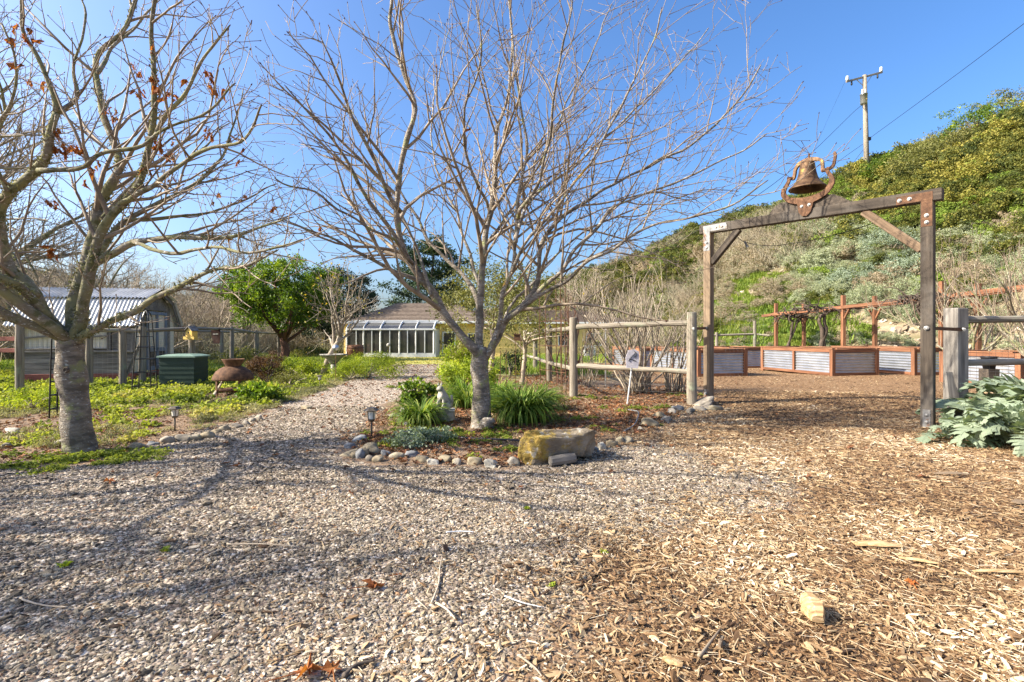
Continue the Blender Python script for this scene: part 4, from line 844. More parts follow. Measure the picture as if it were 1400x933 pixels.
# trees and big bushes on the hill
oak = [(1262, 40, 2.6, 'bright green oak on the hill crest, first of the crest trees above the arbor'), (1335, 43, 2.9, 'round green oak on the hill crest near the right edge of the picture'), (1375, 46, 3.1, 'yellowish green oak at the highest point of the hill, far right'), (1215, 45, 2.0, 'small dark oak on the hill crest just right of the utility pole'), (1300, 41, 2.2, 'dark green oak on the crest between two rounder oaks')]
for i, (px, Y, r_, lb) in enumerate(oak):
    x = (px - 700) * Y / F; leafy_tree('oak_tree', lb, [(0, 0, -.5), (0, 0, .6), (0, 0, 1.2)], .16, (r_, r_, r_ * .62), (0, 0, r_ * .62), 90, 60, .55, .17, 'lf_ever' if i % 2 else 'lf_olive', 'bark_dark', 80 + i, (x, Y, H(x, Y)), ns=.3)
M['lf_sage'] = leafm('pale sage leaf', (.15, .19, .12), (.24, .29, .20), (.36, .41, .31), .3, .8)
for i, (px, Y, r_, lb) in enumerate([(1213, 31, 1.7, 'tall pale blue green sage bush on the slope behind the arbor brace'), (1165, 30, 1.2, 'low pale sage bush left of the tallest one on the slope'), (1240, 28, 1.2, 'pale sage bush on the slope seen just left of the right arbor post')]):
    x = (px - 700) * Y / F; leafy_tree('sage_bush', lb, [(0, 0, -.3), (0, 0, .2), (0, 0, .5)], .06, (r_, r_, r_ * .7), (0, 0, r_ * .6), 80, 60, .32, .13, 'lf_sage', 'bark_tan', 90 + i, (x, Y, H(x, Y)), ns=.3, asp=.3, nl=5, cat='shrub')
# far wood on the distant ridge and behind the house
n = 2600; x = rs.uniform(-260, 90, n); y = rs.uniform(75, 300, n); k = (hill_s(x, y) < 20) & (np.hypot(x, y) > 84); x, y = x[k], y[k]; n = len(x); sz = rs.uniform(3, 8, n) * np.interp(np.hypot(x, y), [80, 220], [.75, 1.35])
scatter('distant_wood', np.stack([x, y, hgt(x, y) - sz * .1], 1), np.stack([np.zeros(n), np.zeros(n), rs.uniform(0, 6.3, n)], 1), sz[:, None] * np.ones(3), np.where(rs.rand(n) < .5, rs.uniform(.02, .15, n), rs.uniform(.93, .98, n)), rs.randint(0, 2, n), hb)
# bare thicket masses low behind the fence (twigs too dense to tell apart)
def thick(sd):
    rg = random.Random(sd); mb = MB()
    for _ in range(120):
        p = V((rg.gauss(0, .4), rg.gauss(0, .4), rg.uniform(-.1, .3))); q, r_ = shoot(p, V((rg.gauss(0, .5), rg.gauss(0, .5), 1)), rg.uniform(.4, 1.0), .008, 4, rg, .1, .5); mb.tube(q, r_, 3, False)
        for _ in range(2): q2, r2 = shoot(q[rg.randint(1, 2)], V((rg.gauss(0, 1), rg.gauss(0, 1), .7)), rg.uniform(.2, .5), .005, 3, rg); mb.tube(q2, r2, 3, False)
    return mb.mesh('thicket_tuft', M['i_hill'])
th = [thick(i) for i in range(3)]
n = 900; x = rs.uniform(-55, -11, n); y = rs.uniform(28, 60, n); px = 700 + F * x / y; k = (px > -80) & (px < 470) & ((px < 300) | (y > 44)); x, y = x[k], y[k]; n = len(x); sz = rs.uniform(1.5, 3.3, n)
scatter('brush_thicket', np.stack([x, y, hgt(x, y)], 1), np.stack([np.zeros(n), np.zeros(n), rs.uniform(0, 6.3, n)], 1), sz[:, None] * np.ones(3), rs.uniform(.93, 1, n), rs.randint(0, 3, n), th)
n = 320; x = rs.uniform(4, 40, n); y = rs.uniform(28, 70, n); s_ = hill_s(x, y); px = 700 + F * x / y; k = (px > 780) & (px < 1130) & (s_ > 1) & (s_ < 25) & ~((px > 960) & (s_ < 9)); x, y = x[k], y[k]; n = len(x); sz = rs.uniform(1.4, 2.6, n)
scatter('bare_hill_brush', np.stack([x, y, hgt(x, y)], 1), np.stack([np.zeros(n), np.zeros(n), rs.uniform(0, 6.3, n)], 1), sz[:, None] * np.ones(3), rs.uniform(.94, 1, n), rs.randint(0, 3, n), th)

# spiky pruned shrubs and the bare bushes on the right
def pruned(loc, h, sd, label, n=26, r=.035, spread=.5, bark='bark_tan', name='pruned_shrub', shoots=3, leafn=0):
    rng = random.Random(sd); O = V(loc); root = thing(name, label, 'shrub', loc); tips = []
    tw = MB()
    for i in range(n):
        a = rng.uniform(0, 6.28); d = V((math.cos(a) * spread * rng.random(), math.sin(a) * spread * rng.random(), 1)); st = O + V((rng.gauss(0, .12), rng.gauss(0, .12), -.05)); L = h * rng.uniform(.65, 1.08)
        q = [st]; dd = d.normalized()
        for k in range(7): dd = (dd + V((rng.gauss(0, .16), rng.gauss(0, .16), .06 if k > 2 else -.02))).normalized(); q.append(q[-1] + dd * L / 7)
        q = smooth_path(q, 12); rr = [r * (1 - .5 * j / 11) * rng.uniform(.8, 1.1) for j in range(12)]; mb = MB(); mb.tube(q, rr, 6, True, .2, i); mb.build('stem', M[bark], root, True)
        for k in range(shoots):
            s0 = q[rng.randint(6, 11)]; q2, r2 = shoot(s0, V((rng.gauss(0, .4), rng.gauss(0, .4), 1)), h * rng.uniform(.12, .35), r * .38, 5, rng, .3); tw.tube(q2, r2, 4, True); tips.append(q2[-1])
    o = tw.build('twigs', M[bark], root, True); o['kind'] = 'stuff'
    if leafn: world_leaf('leaves', [rng.choice(tips) + V((rng.gauss(0, .1), rng.gauss(0, .1), rng.gauss(-.1, .15))) for _ in range(leafn)], .05, M['lf_yellow'], rs.rand(leafn), .6, root)
    return root
g_ = P(880, 0, 13); pruned((3.0, 11.7, 0), 2.75, 3, 'pale spiky pruned shrub of many upright stems behind the two rail fence', 36, .023, .60, 'shrub_bark', shoots=5, leafn=50)
pruned((3.9, 12.2, 0), 1.9, 4, 'smaller pruned pale stemmed shrub just left of the arbor left post', 14, .021, .5, 'shrub_bark', shoots=4)
pruned((2.0, 13.0, 0), 2.2, 14, 'thin tangled bare shrub behind the left half of the rail fence', 14, .014, .7, 'shrub_bark', shoots=6)
pruned((1.35, 13.8, 0), 2.6, 15, 'dark stemmed climbing shrub inside the rusty rod trellis', 8, .024, .30, 'bark_red', shoots=4)
def open_bush(loc, h, sd, label, n=7, bark='bark_moss'):
    rng = random.Random(sd); O = V(loc); root = thing('bare_fruit_tree', label, 'tree', loc); tw = MB(); bd = MB()
    for i in range(n):
        a = 2.4 * i; d = V((math.cos(a) * .8, math.sin(a) * .8, .9)).normalized(); q = [O + V((0, 0, .0)), O + V((0, 0, .35))]
        for k in range(6): d = (d + V((rng.gauss(0, .2), rng.gauss(0, .2), .1))).normalized(); q.append(q[-1] + d * h / 6.5)
        q = smooth_path(q, 14); rr = [.045 * (1 - .75 * j / 13) for j in range(14)]; mb = MB(); mb.tube(q, rr, 7, True, .2, i); mb.build('limb', M[bark], root, True); ramify(tw, bd, q, rr, rng, 2, O, 1.0, (4.5, 5), .3, None, .55, .005, .7)
    o = tw.build('twigs', M['twig'], root, True); o['kind'] = 'stuff'; o = bd.build('buds', M['bud'], root); o['kind'] = 'stuff'; return root
open_bush((12.7, 11.3, 0), 3.6, 5, 'bare fruit tree with upright reddish twigs behind the right fence', 9)
open_bush((14.3, 15.6, 0), 3.9, 6, 'bare fruit tree behind the nearest raised bed in front of the pergola', 8)
open_bush((11.9, 10.9, 0), 2.2, 7, 'low wide bare fruit tree leaning over the right fence rail', 7)
# ---------------------------------------------------------------- bell arbor
def V3(x, y, z): return V((x, y, z))
def bolts(name, pts, d, parent, r=.018, mat='bolt'):
    for p in pts:
        mb = MB(); Mx = d.to_track_quat('Z', 'Y').to_matrix()
        mb.lathe([(r * 1.35, 0), (r * 1.35, .004), (r, .004), (r, .012), (r * .6, .016), (.0005, .016)], p, 10, Mx); mb.build(name, M[mat], parent)
AL = V3(3.95, 10.0, H(3.95, 10)); AR = V3(6.10, 7.30, H(6.1, 7.3))
ad = (AR - AL); ad.z = 0; ad.normalize(); an = V3(-ad.y, ad.x, 0) * -1
if an.y > 0: an = -an                                   # facing the camera
arb = thing('bell_arbor', 'tall dark timber arbor with a bell on its crossbeam over the wood chip path', 'arbor', tuple((AL + AR) / 2))
TZ = 3.40
beam('post', AL + V3(0, 0, -.2), AL + V3(0, 0, TZ), .15, .15, M['arbor_warm'], arb, up=ad)
beam('post', AR + V3(0, 0, -.2), AR + V3(0, 0, TZ - .10), .15, .15, M['arbor_wood'], arb, up=ad)  # right post's shade is put into its darker timber colour
bL = AL - ad * .16 + V3(0, 0, TZ + .085); bR = AR + ad * .17 + V3(0, 0, TZ - .10 + .085)
beam('crossbeam', bL, bR, .15, .17, M['arbor_wood'], arb)
beam('brace', AL + ad * .07 + V3(0, 0, TZ - .60), AL + ad * .62 + V3(0, 0, TZ - .02), .10, .12, M['arbor_wood'], arb)
beam('brace', AR - ad * .07 + V3(0, 0, TZ - .78), AR - ad * .80 + V3(0, 0, TZ - .08), .10, .12, M['brace_wood'], arb)
for A_, zt, sg in ((AL, TZ, 1), (AR, TZ - .10, -1)):
    pl = MB(); o_ = A_ + an * .079; ux = ad * (-sg)
    pl.quad(*[o_ + ad * a + V3(0, 0, b) for a, b in ((-.065, zt - .36), (.065, zt - .36), (.065, zt + .02), (-.065, zt + .02))]); pl.quad(*[o_ + an * .002 + ad * a * sg + V3(0, 0, b) for a, b in ((-.07, zt + .02), (.42 if sg > 0 else .36, zt + .02), (.42 if sg > 0 else .36, zt + .14), (-.07, zt + .14))])
    for f in list(pl.f):
        q = [pl.v[i] - an * .008 for i in f]; pl.quad(*q[::-1])
        for i in range(4): pl.quad(pl.v[f[i]], pl.v[f[(i + 1) % 4]], q[(i + 1) % 4], q[i])
    pl.build('bracket', M['rust'] if sg < 0 else M['steel'], arb)
    bolts('bolt', [o_ + an * .003 + V3(0, 0, zt - .30), o_ + an * .003 + V3(0, 0, zt - .20), o_ + an * .005 + ad * sg * .20 + V3(0, 0, zt + .08), o_ + an * .005 + ad * sg * .32 + V3(0, 0, zt + .08)], an, arb, .021)
    ft = MB(); ft.box((0, 0, 0), (.09, .008, .26), Matrix.Translation(A_ + an * .081 + V3(0, 0, .14)) @ axis_M(V3(0, 0, 0), ad).to_3x3().to_4x4()); ft.build('foot_plate', M['steel'], arb)
    bolts('bolt', [A_ + an * .086 + V3(0, 0, .09), A_ + an * .086 + V3(0, 0, .19)], an, arb, .02)
# bell block: low arched board standing on the beam
bc_ = bL.lerp(bR, .525); bd_ = (bR - bL).normalized()
BM = axis_M(bc_, bR)
bk = MB(); prof = [(-.62, .0), (-.60, .05), (-.52, .13), (-.42, .175), (-.25, .19), (.30, .19), (.42, .17), (.58, .07), (.66, .0)]
bk.prism([(a, b + .086) for a, b in prof], -.06, .06, BM); bk.build('bell_block', M['arbor_wood'], arb)
bell = thing('farm_bell', 'rusty farm bell hanging in its iron yoke on top of the arbor crossbeam', 'bell', tuple(bc_ + V3(0, 0, .085)))
def bl(x, z, y=0.): return BM @ V3(x, y, z)
yo = -.10
def strap(pts, w, t, y):                                 # flat bar swept in the bell frame's plane
    mb = MB(); n = len(pts); Q = [V3(a, 0, b) for a, b in pts]; Q = smooth_path(Q, n * 3)
    ww = np.interp(np.linspace(0, 1, len(Q)), np.linspace(0, 1, len(w)), w)
    for i, p in enumerate(Q):
        tg = (Q[min(i + 1, len(Q) - 1)] - Q[max(i - 1, 0)]).normalized(); nn = V3(-tg.z, 0, tg.x)
        for a, b in ((-1, -1), (1, -1), (1, 1), (-1, 1)): mb.v.append(BM @ (p + nn * ww[i] / 2 * a + V3(0, y + b * t / 2, 0)))
    for i in range(len(Q) - 1):
        for k in range(4): k2 = (k + 1) % 4; mb.f.append((i * 4 + k, i * 4 + k2, i * 4 + 4 + k2, i * 4 + 4 + k))
    mb.f += [(0, 1, 2, 3), tuple(len(Q) * 4 - 4 + k for k in (3, 2, 1, 0))]; return mb
yb = -.085
sgn = -1 if (BM.to_3x3() @ V3(0, 1, 0)).dot(an) > 0 else 1     # side of the frame that faces the camera
yb = -.085 * sgn
stand = strap([(-.27, .66), (-.30, .58), (-.36, .47), (-.36, .38), (-.27, .285), (-.12, .235), (0, .22), (.14, .24), (.30, .31), (.38, .42), (.39, .52), (.335, .62), (.31, .68)], [.05, .055, .07, .085, .09, .11, .12, .11, .09, .085, .07, .055, .05], .035, yb)
stand.build('yoke_stand', M['rust'], bell)
pt = MB(); pt.prism([(-.14, .27), (-.125, .15), (-.10, .03), (-.045, -.035), (.03, -.04), (.09, .03), (.12, .15), (.14, .27), (0, .20)], yb - .018, yb + .018, BM); pt.build('mounting_plate', M['rust'], bell)
bolts('bolt', [bl(-.055, .13, yb - .018 * sgn), bl(.06, .14, yb - .018 * sgn)], an, bell, .02)
yk = strap([(-.265, .665), (-.235, .66), (-.215, .72), (-.20, .82), (-.13, .90), (0, .925), (.13, .91), (.21, .86), (.225, .76), (.235, .70), (.31, .69)], [.05, .05, .045, .045, .055, .075, .055, .045, .045, .05, .05], .05, yb * .3); yk.build('yoke', M['bell'], bell)
yk2 = MB(); yk2.tube([bl(-.31, .665, yb), bl(-.24, .665, yb * .3)], .03, 8); yk2.tube([bl(.22, .69, yb * .3), bl(.36, .69, yb)], .03, 8); yk2.build('pivot', M['rust'], bell)
cr = strap([(.31, .69), (.36, .69), (.405, .73), (.42, .80), (.43, .87), (.42, .92), (.405, .93)], [.06, .05, .045, .04, .04, .045, .05], .035, yb); cr.build('crank', M['rust'], bell)
tip = MB(); tip.lathe([(.0, .0), (.022, .0), (.02, .03), (.012, .05), (.016, .065), (.004, .10)], bl(0, .955), 10); tip.build('finial', M['rust'], bell)
bp = [(.0, .905), (.075, .905), (.10, .895), (.112, .87), (.122, .80), (.135, .72), (.155, .64), (.18, .575), (.22, .52), (.27, .475), (.288, .455), (.292, .44), (.285, .432), (.262, .445), (.20, .51), (.15, .60), (.12, .72), (.10, .86), (.0, .88)]
bb_ = MB(); bb_.lathe([(max(r, .0005), z) for r, z in bp], BM.translation + V3(0, 0, 0), 36, Matrix.Identity(3)); bb_.build('bell_body', M['bell'], bell, True)
cl_ = MB(); cl_.tube([bl(0, .80), bl(.01, .56)], .01, 6); cl_.lathe([(.0005, -.045), (.03, -.03), (.042, 0), (.03, .03), (.0005, .045)], bl(.01, .52), 10); cl_.build('clapper', M['iron'], bell)
# string light hanging under the beam
w_ = MB(); a_ = P(1003, 318, 9.7); b_ = P(1018, 331, 9.6); e_ = P(1140, 322, 8.6); f_ = P(1240, 290, 7.6)
w_.tube(smooth_path([a_, b_, P(1060, 336, 9.2), e_, f_], 20), .006, 5); sl_ = w_.build('string_light', M['iron']); meta(sl_, 'thin dark light cord with one small bulb socket hanging under the arbor beam', 'string light')
q_ = MB(); q_.tube([b_ + V3(0, 0, .01), b_ + V3(.03, 0, -.05)], .02, 8); q_.tube([b_ + V3(.03, 0, -.05), b_ + V3(.055, 0, -.10)], [.02, .028], 8); WM[sl_.name] = sl_.matrix_basis.copy(); q_.build('bulb_socket', M['slate'], sl_)

# ---------------------------------------------------------------- round rail fence
FG = 'round rail fence posts and rails'
fr = thing('rail_fence', 'weathered two rail fence of round posts from the arbor left and back to the house', 'fence', (1.37, 11.07, H(1.37, 11.07)))
FP = {}
for k, (x_, y_, zt, r_) in {'B': (3.53, 9.78, 1.80, .098), 'A': (1.37, 11.07, 1.74, .094), 'C': (1.09, 14.6, 1.66, .09), 'D': (.91, 19.5, 1.63, .09), 'E': (.62, 23.5, 1.58, .09)}.items():
    FP[k] = V3(x_, y_, 0); log('post', (x_, y_, H(x_, y_) - .2), (x_, y_, zt), r_, r_ * .96, M['soft_wood'], fr, 14, .10)
def rail(k1, k2, z1, z2, r, off=0):
    a, b = FP[k1], FP[k2]; d = (b - a).normalized(); log('rail', a + d * .085 + V3(0, 0, z1), b - d * .085 + V3(0, 0, z2), r, r * .9, M['soft_wood'], fr, 10, .16, .015)
rail('A', 'B', 1.54, 1.60, .062); rail('A', 'B', .68, .64, .058); rail('A', 'C', 1.50, 1.50, .06); rail('C', 'D', 1.50, 1.50, .06); rail('D', 'E', 1.46, 1.42, .06); rail('C', 'A', .55, .60, .058); rail('C', 'D', .55, .48, .058); rail('D', 'E', .48, .42, .058)
wg = MB(); a, b = FP['A'], FP['B']; d = (b - a).normalized(); wire_grid(wg, a + V3(0, .07, .05), d, V3(0, 0, 1), (b - a).length, 1.45, .15, .15)
a, b = FP['A'], FP['C']; d = (b - a).normalized(); wire_grid(wg, a + V3(.07, 0, .05), d, V3(0, 0, 1), (b - a).length, 1.4, .15, .15); wg.build('wire_mesh', M['wire'], fr)
for nm, A_, B_, lb in (('l', AL, V3(3.53, 9.78, 0), 'rusty iron strap tying the left arbor post to the round fence post'), ('r', AR, V3(6.93, 7.75, 0), 'rusty iron strap bolted between the right arbor post and the square grey post')):
    z_ = 1.50 if nm == 'l' else 1.46; hk = thing('iron_strap', lb, 'iron strap', tuple(A_ + V3(0, 0, z_)), group='iron straps beside the arbor posts')
    a = V3(A_.x, A_.y, z_) + an * .09; b = V3(B_.x, B_.y, z_ - .02) + V3(-.03, -.11, 0); beam('bar', a, b, .012, .05, M['rust'], hk, .002); bolts('bolt', [a + an * .004, b + V3(.02, -.01, 0)], an, hk, .024)
# right: squared post with rails
rf = thing('rail_fence', 'thick squared grey post with round rails running off the right picture edge', 'fence', (6.93, 7.75, 0))
beam('post', (6.97, 7.82, -.2), (6.97, 7.82, 1.78), .23, .23, M['grey_wood'], rf, .02, up=V3(1, .15, 0)); beam('post_cap_block', (6.97, 7.82, 1.46), (6.97, 7.82, 1.475), .238, .238, M['arbor_wood'], rf, .002, up=V3(1, .15, 0))
log('rail', (7.09, 7.85, 1.60), (10.2, 8.3, 1.64), .062, .058, M['soft_wood'], rf, 10, .14); log('rail', (7.09, 7.85, .92), (10.2, 8.3, .95), .055, .05, M['soft_wood'], rf, 10, .14)
log('post', (10.25, 8.32, -.2), (10.25, 8.32, 1.8), .1, .09, M['soft_wood'], rf, 12, .14)
wg = MB(); wire_grid(wg, V3(7.1, 7.94, .05), V3(.99, .14, 0), V3(0, 0, 1), 3.1, 1.5, .12, .12); wg.build('wire_mesh', M['wire'], rf)
beam('prop_board', (6.78, 7.6, .0), (6.84, 7.78, .78), .05, .16, M['grey_wood'], rf, .006, up=V3(1, 0, 0))
o = beam('wood_block', (6.70, 7.30, .12), (6.76, 7.42, .30), .08, .18, M['grey_wood'], None, .01); meta(o, 'small grey wood block leaning at the foot of the right fence post', 'wood block')

# ---------------------------------------------------------------- raised beds
u_ = V3(.982, .19, 0); v_ = V3(-.19, .982, 0)
def raised_bed(label, c, wd, ln, h=.93, soilc='soil', bays=2):
    c = V3(c[0], c[1], H(c[0], c[1])); rb = thing('raised_bed', label, 'raised bed', tuple(c), 0, 'raised beds of corrugated steel and redwood')
    cs = [c, c + u_ * wd, c + u_ * wd + v_ * ln, c + v_ * ln]; pw = .13
    ins = [u_ * .065 + v_ * .065, -u_ * .065 + v_ * .065, -u_ * .065 - v_ * .065, u_ * .065 - v_ * .065]; pc = [a + b for a, b in zip(cs, ins)]
    for p in pc: beam('corner_post', p + V3(0, 0, -.1), p + V3(0, 0, h - .045), pw, pw, M['redwood'], rb, .006, up=v_)
    sides = [(0, 1, -v_, 1), (3, 0, -u_, bays), (1, 2, u_, bays), (2, 3, v_, 1)]
    for i, j, n_, nb in sides:
        a, b = pc[i], pc[j]; d = (b - a).normalized(); L = (b - a).length; off = n_ * .045
        beam('bottom_rail', a + d * .067 + off + V3(0, 0, .055), b - d * .067 + off + V3(0, 0, .055), .045, .09, M['redwood'], rb, .004)
        beam('top_rail', a + d * .067 + off + V3(0, 0, h - .095), b - d * .067 + off + V3(0, 0, h - .095), .045, .095, M['redwood'], rb, .004)
        beam('cap_board', a - d * .07 + n_ * .02 + V3(0, 0, h - .02), b + d * (.07 if nb > 1 else -.09) + n_ * .02 + V3(0, 0, h - .02), .13, .035, M['redwood'], rb, .004) if nb > 1 else beam('cap_board', a + d * .09 + n_ * .02 + V3(0, 0, h - .02), b - d * .09 + n_ * .02 + V3(0, 0, h - .02), .13, .035, M['redwood'], rb, .004)
        for k in range(1, nb): m = a + d * (L * k / nb); beam('middle_post', m + off + V3(0, 0, .102), m + off + V3(0, 0, h - .145), .085, .045, M['redwood'], rb, .004, up=n_)
        for k in range(nb):
            s0 = a + d * (L * k / nb + .07) + n_ * .018; s1 = a + d * (L * (k + 1) / nb - .07) + n_ * .018; mb = MB(); nseg = 54
            for t in range(nseg + 1):
                z = .09 + (h - .22) * t / nseg; w2 = .019 * math.sin(2 * PI * t / 7.0); mb.v += [s0 + V3(0, 0, z) + n_ * w2, s1 + V3(0, 0, z) + n_ * w2, s0 + V3(0, 0, z) + n_ * (w2 - .002), s1 + V3(0, 0, z) + n_ * (w2 - .002)]
            for t in range(nseg): q = t * 4; mb.f += [(q, q + 1, q + 5, q + 4), (q + 3, q + 2, q + 6, q + 7)]
            mb.build('steel_panel', M['galv'], rb, True)
    mb = MB(); q = [pc[0], pc[1], pc[2], pc[3]]; mb.quad(*[p + V3(0, 0, h - .14) for p in q]); mb.quad(*[p + V3(0, 0, .0) for p in q[::-1]]); mb.build('soil', M['soil'], rb)
    return rb
raised_bed('raised bed with dark front panel behind the left arbor post', (6.12, 16.4), 1.85, 3.4)
raised_bed('long raised bed in the arbor opening showing two bright panels and a dark end', (10.62, 16.5), 1.85, 3.5)
raised_bed('raised bed seen just left of the right arbor post, one bright panel in view', (13.5, 16.7), 1.8, 3.4)
raised_bed('nearest raised bed with bright ribbed panel behind the thick grey fence post', (12.87, 12.6), 1.8, 2.0, bays=1)
raised_bed('far raised bed behind the pruned shrub, seen between the two fence rails', (5.4, 21.0), 1.2, 3.0)
raised_bed('small sliver of a raised bed between the two middle beds', (9.3, 21.3), 1.9, 2.6)
raised_bed('far left raised bed with white ribbed panel seen left of the sign', (7.6, 22.2), 1.2, 2.6)
# trellis panel in front of first bed, small black pot by the nearest bed
wt = thing('wire_trellis', 'pale square wire trellis panel leaning on the dark raised bed', 'trellis', (6.9, 16.2, 0)); mb = MB(); wire_grid(mb, V3(7.05, 16.40, .0), u_, V3(0, .02, 1), .6, 1.15, .15, .15, .003); mb.build('wire_panel', M['wire'], wt)
pot = MB(); pot.lathe([(.001, 0), (.11, 0), (.15, .26), (.165, .27), (.165, .30), (.145, .30), (.12, .05), (.001, .05)], (11.5, 12.0, .55), 16); o = pot.build('plant_pot', M['black'], None, True); meta(o, 'black plastic plant pot in front of the nearest raised bed', 'pot')
o = MB().box((11.5, 12.0, .27), (.26, .26, .55)).build('wood_block', M['arbor_wood']); meta(o, 'square weathered block carrying the black plant pot by the bed', 'wood block')

# ---------------------------------------------------------------- redwood pergola with vines
pg = thing('pergola', 'long redwood grape pergola of posts and twin rails behind the raised beds', 'pergola', (15, 20, H(15, 20)))
rows = [[(1061, 415, 27.0), (1153, 404, 22.4), (1288, 385, 17.6), (1432, 370, 14.2)], [(1099, 416, 26.6), (1196, 405, 22.4), (1337, 388, 17.5), (1490, 372, 14.2)]]
for ri, row in enumerate(rows):
    tops = []
    for px, py, Y in row:
        t = P(px, py, Y); g = H(t.x, t.y); beam('post', (t.x, t.y, g - .3), tuple(t), .15, .15, M['redwood'], pg, .006, up=V3(1, 0, 0)); tops.append(t)
    zs = [2.50, 2.62, 2.72, 2.80]
    st = P(1044, 431, 28.2) if ri == 0 else tops[0] + V3(-.1, 1.2, 0)
    for k in range(len(tops)):
        a = V3(st.x, st.y, 2.46) if k == 0 else V3(tops[k - 1].x, tops[k - 1].y, zs[k - 1]); b = V3(tops[k].x, tops[k].y, zs[k])
        if ri == 1: a.z += .08; b.z += .08
        for sx in (-.10, .10): beam('rail', a + V3(sx, 0, 0), b + V3(sx, 0, 0), .045, .14, M['redwood'], pg, .004)
    for k, t in enumerate(tops):
        for dy in ((-.35, .35) if ri == 1 else (-.4,)): beam('knee_brace', (t.x, t.y + dy * .2, zs[k] - .5), (t.x, t.y + dy, zs[k] - .08), .07, .07, M['redwood'], pg, .004)
for k in range(3):
    a = P(*rows[0][k]); b = P(*rows[1][k])
    for f in (0, .33, .66): beam('cross_rail', (a.x, a.y + 1.6 * f * 2.2 - 3 * f, 2.60 + .05 * k), (b.x + .1, b.y + 1.6 * f * 2.2 - 3 * f, 2.66 + .05 * k), .06, .045, M['redwood'], pg, .004)
def grapevine(loc, tz, sd, label, s=1.):
    rg = random.Random(sd); O = V(loc); root = thing('grape_vine', label, 'grape vine', loc)
    for j in range(2):
        q = [O + V3(.05 * j, 0, -.05), O + V3(rg.uniform(-.2, .2), .05, tz * .3), O + V3(rg.uniform(-.1, .3), 0, tz * .6), O + V3(rg.uniform(-.2, .3), 0, tz * .85), O + V3(rg.uniform(-.7, .7), 0, tz)]
        Q = smooth_path(q, 16, .05); mb = MB(); mb.tube(Q, [.11 * s * (1 - .4 * i / 15) for i in range(16)], 9, True, .6, sd + j); mb.build('stem', M['vine'], root, True)
    mb = MB()
    for j in range(60):
        p = O + V3(rg.uniform(-1.0, .9) * s, rg.uniform(-.8, .8), tz + rg.uniform(-.15, .12)); q, r_ = shoot(p, V3(rg.gauss(0, 1), rg.gauss(0, 1), rg.gauss(0, .35)), rg.uniform(.4, 1.0), .034, 6, rg, 0, .9); mb.tube(q, r_, 5, True, .4)
    o = mb.build('canes', M['vine'], root, True); o['kind'] = 'stuff'
def gz_(px, Y): x = (px - 700) * Y / F; return (x, Y, H(x, Y))
g = gz_(1126, 23.5); grapevine(g, 2.60 - g[2], 3, 'thick old grape vine with knotted canes on the pergola in front of the middle post', 1.0)
g = gz_(1083, 26); grapevine(g, 2.45 - g[2], 4, 'thin twin stemmed grape vine at the far left end of the pergola', .65)
g = gz_(1262, 17.9); grapevine(g, 2.70 - g[2], 5, 'grape vine curling round the rails just behind the right arbor post', .7)
# low far fence with two posts beyond the beds, sagging net
ff = thing('rail_fence', 'far low rail fence seen through the arbor left of the pergola', 'fence', (12, 27.5, 0))
for px, pt_ in ((1032, 439), (980, 455)): t = P(px, pt_, 28); log('post', (t.x, t.y, H(t.x, t.y) - .2), tuple(t), .09, .09, M['soft_wood'], ff, 10)
log('rail', P(965, 459, 28), P(1031, 457, 28), .06, .06, M['soft_wood'], ff, 8); log('rail', P(1033, 457, 28), P(1052, 459, 27.6), .05, .05, M['soft_wood'], ff, 8)
nt_ = MB(); wire_grid(nt_, P(985, 470, 26), V3(1, 0, 0), V3(0, 0, 1), 2.4, 1.7, .25, .25, .004); o = nt_.build('wire_trellis', M['wire']); meta(o, 'faint white wire trellis standing before the bright green slope', 'trellis')

# ---------------------------------------------------------------- utility pole and wires
pc_ = P(1182, 103, 48); gx = H(pc_.x, pc_.y); up = thing('utility_pole', 'grey wooden utility pole with crossarm and transformer rising behind the hill brush', 'utility pole', (pc_.x, pc_.y, gx))
mb = MB(); mb.tube([V3(pc_.x + .25, 48, gx - 1), V3(pc_.x + .12, 48, (gx + pc_.z) / 2), V3(pc_.x, 48, pc_.z)], [.25, .21, .17], 12); mb.build('pole', M['soft_wood'], up, True)
a, b = P(1157, 112, 47.7), P(1206, 99, 48.3); beam('crossarm', a, b, .14, .16, M['soft_wood'], up)
for p in (a, b, ):
    d = (b - a).normalized(); q = p + (d if p is a else -d) * .12; mb = MB(); mb.lathe([(.10, .08), (.12, .10), (.15, .22), (.12, .32), (.13, .42), (.09, .52), (.001, .54)], q, 12); mb.build('insulator', M['white'], up, True)
    mb = MB(); mb.lathe([(.04, 0), (.08, -.1), (.06, -.2), (.09, -.3), (.05, -.42), (.001, -.43)], q + (d if p is a else -d) * .45 + V3(0, -.05, -.08), 10); mb.build('fuse', M['iron'], up, True)
mb = MB(); cm = P(1182, 119, 48)
for p in (a.lerp(b, .27), a.lerp(b, .73)): mb.tube([p, cm], .035, 5)
mb.build('arm_brace', M['galv'], up)
mb = MB(); c_ = P(1181, 135, 47.5); mb.lathe([(.001, -.55), (.26, -.55), (.30, -.50), (.30, .35), (.33, .36), (.33, .42), (.25, .46), (.001, .5)], c_, 18); tr = mb.build('transformer', M['galv'], up, True)
mb = MB()
for sx in (-.14, .14): mb.lathe([(.05, .42), (.09, .50), (.06, .58), (.09, .66), (.05, .76), (.07, .86), (.001, .9)], c_ + V3(sx, 0, 0), 10)
mb.build('bushing', M['white'], up, True)
mb = MB(); mb.quad(*[c_ + V3(x, -.306, z) for x, z in ((-.02, -.2), (.10, -.2), (.10, -.1), (-.02, -.1))]); mb.build('warning_label', M['yellow_paint'], up)
mb = MB(); e = P(1188, 190, 47.9); mb.box(e, (.3, .2, .3)); mb.build('cable_clamp', M['iron'], up)
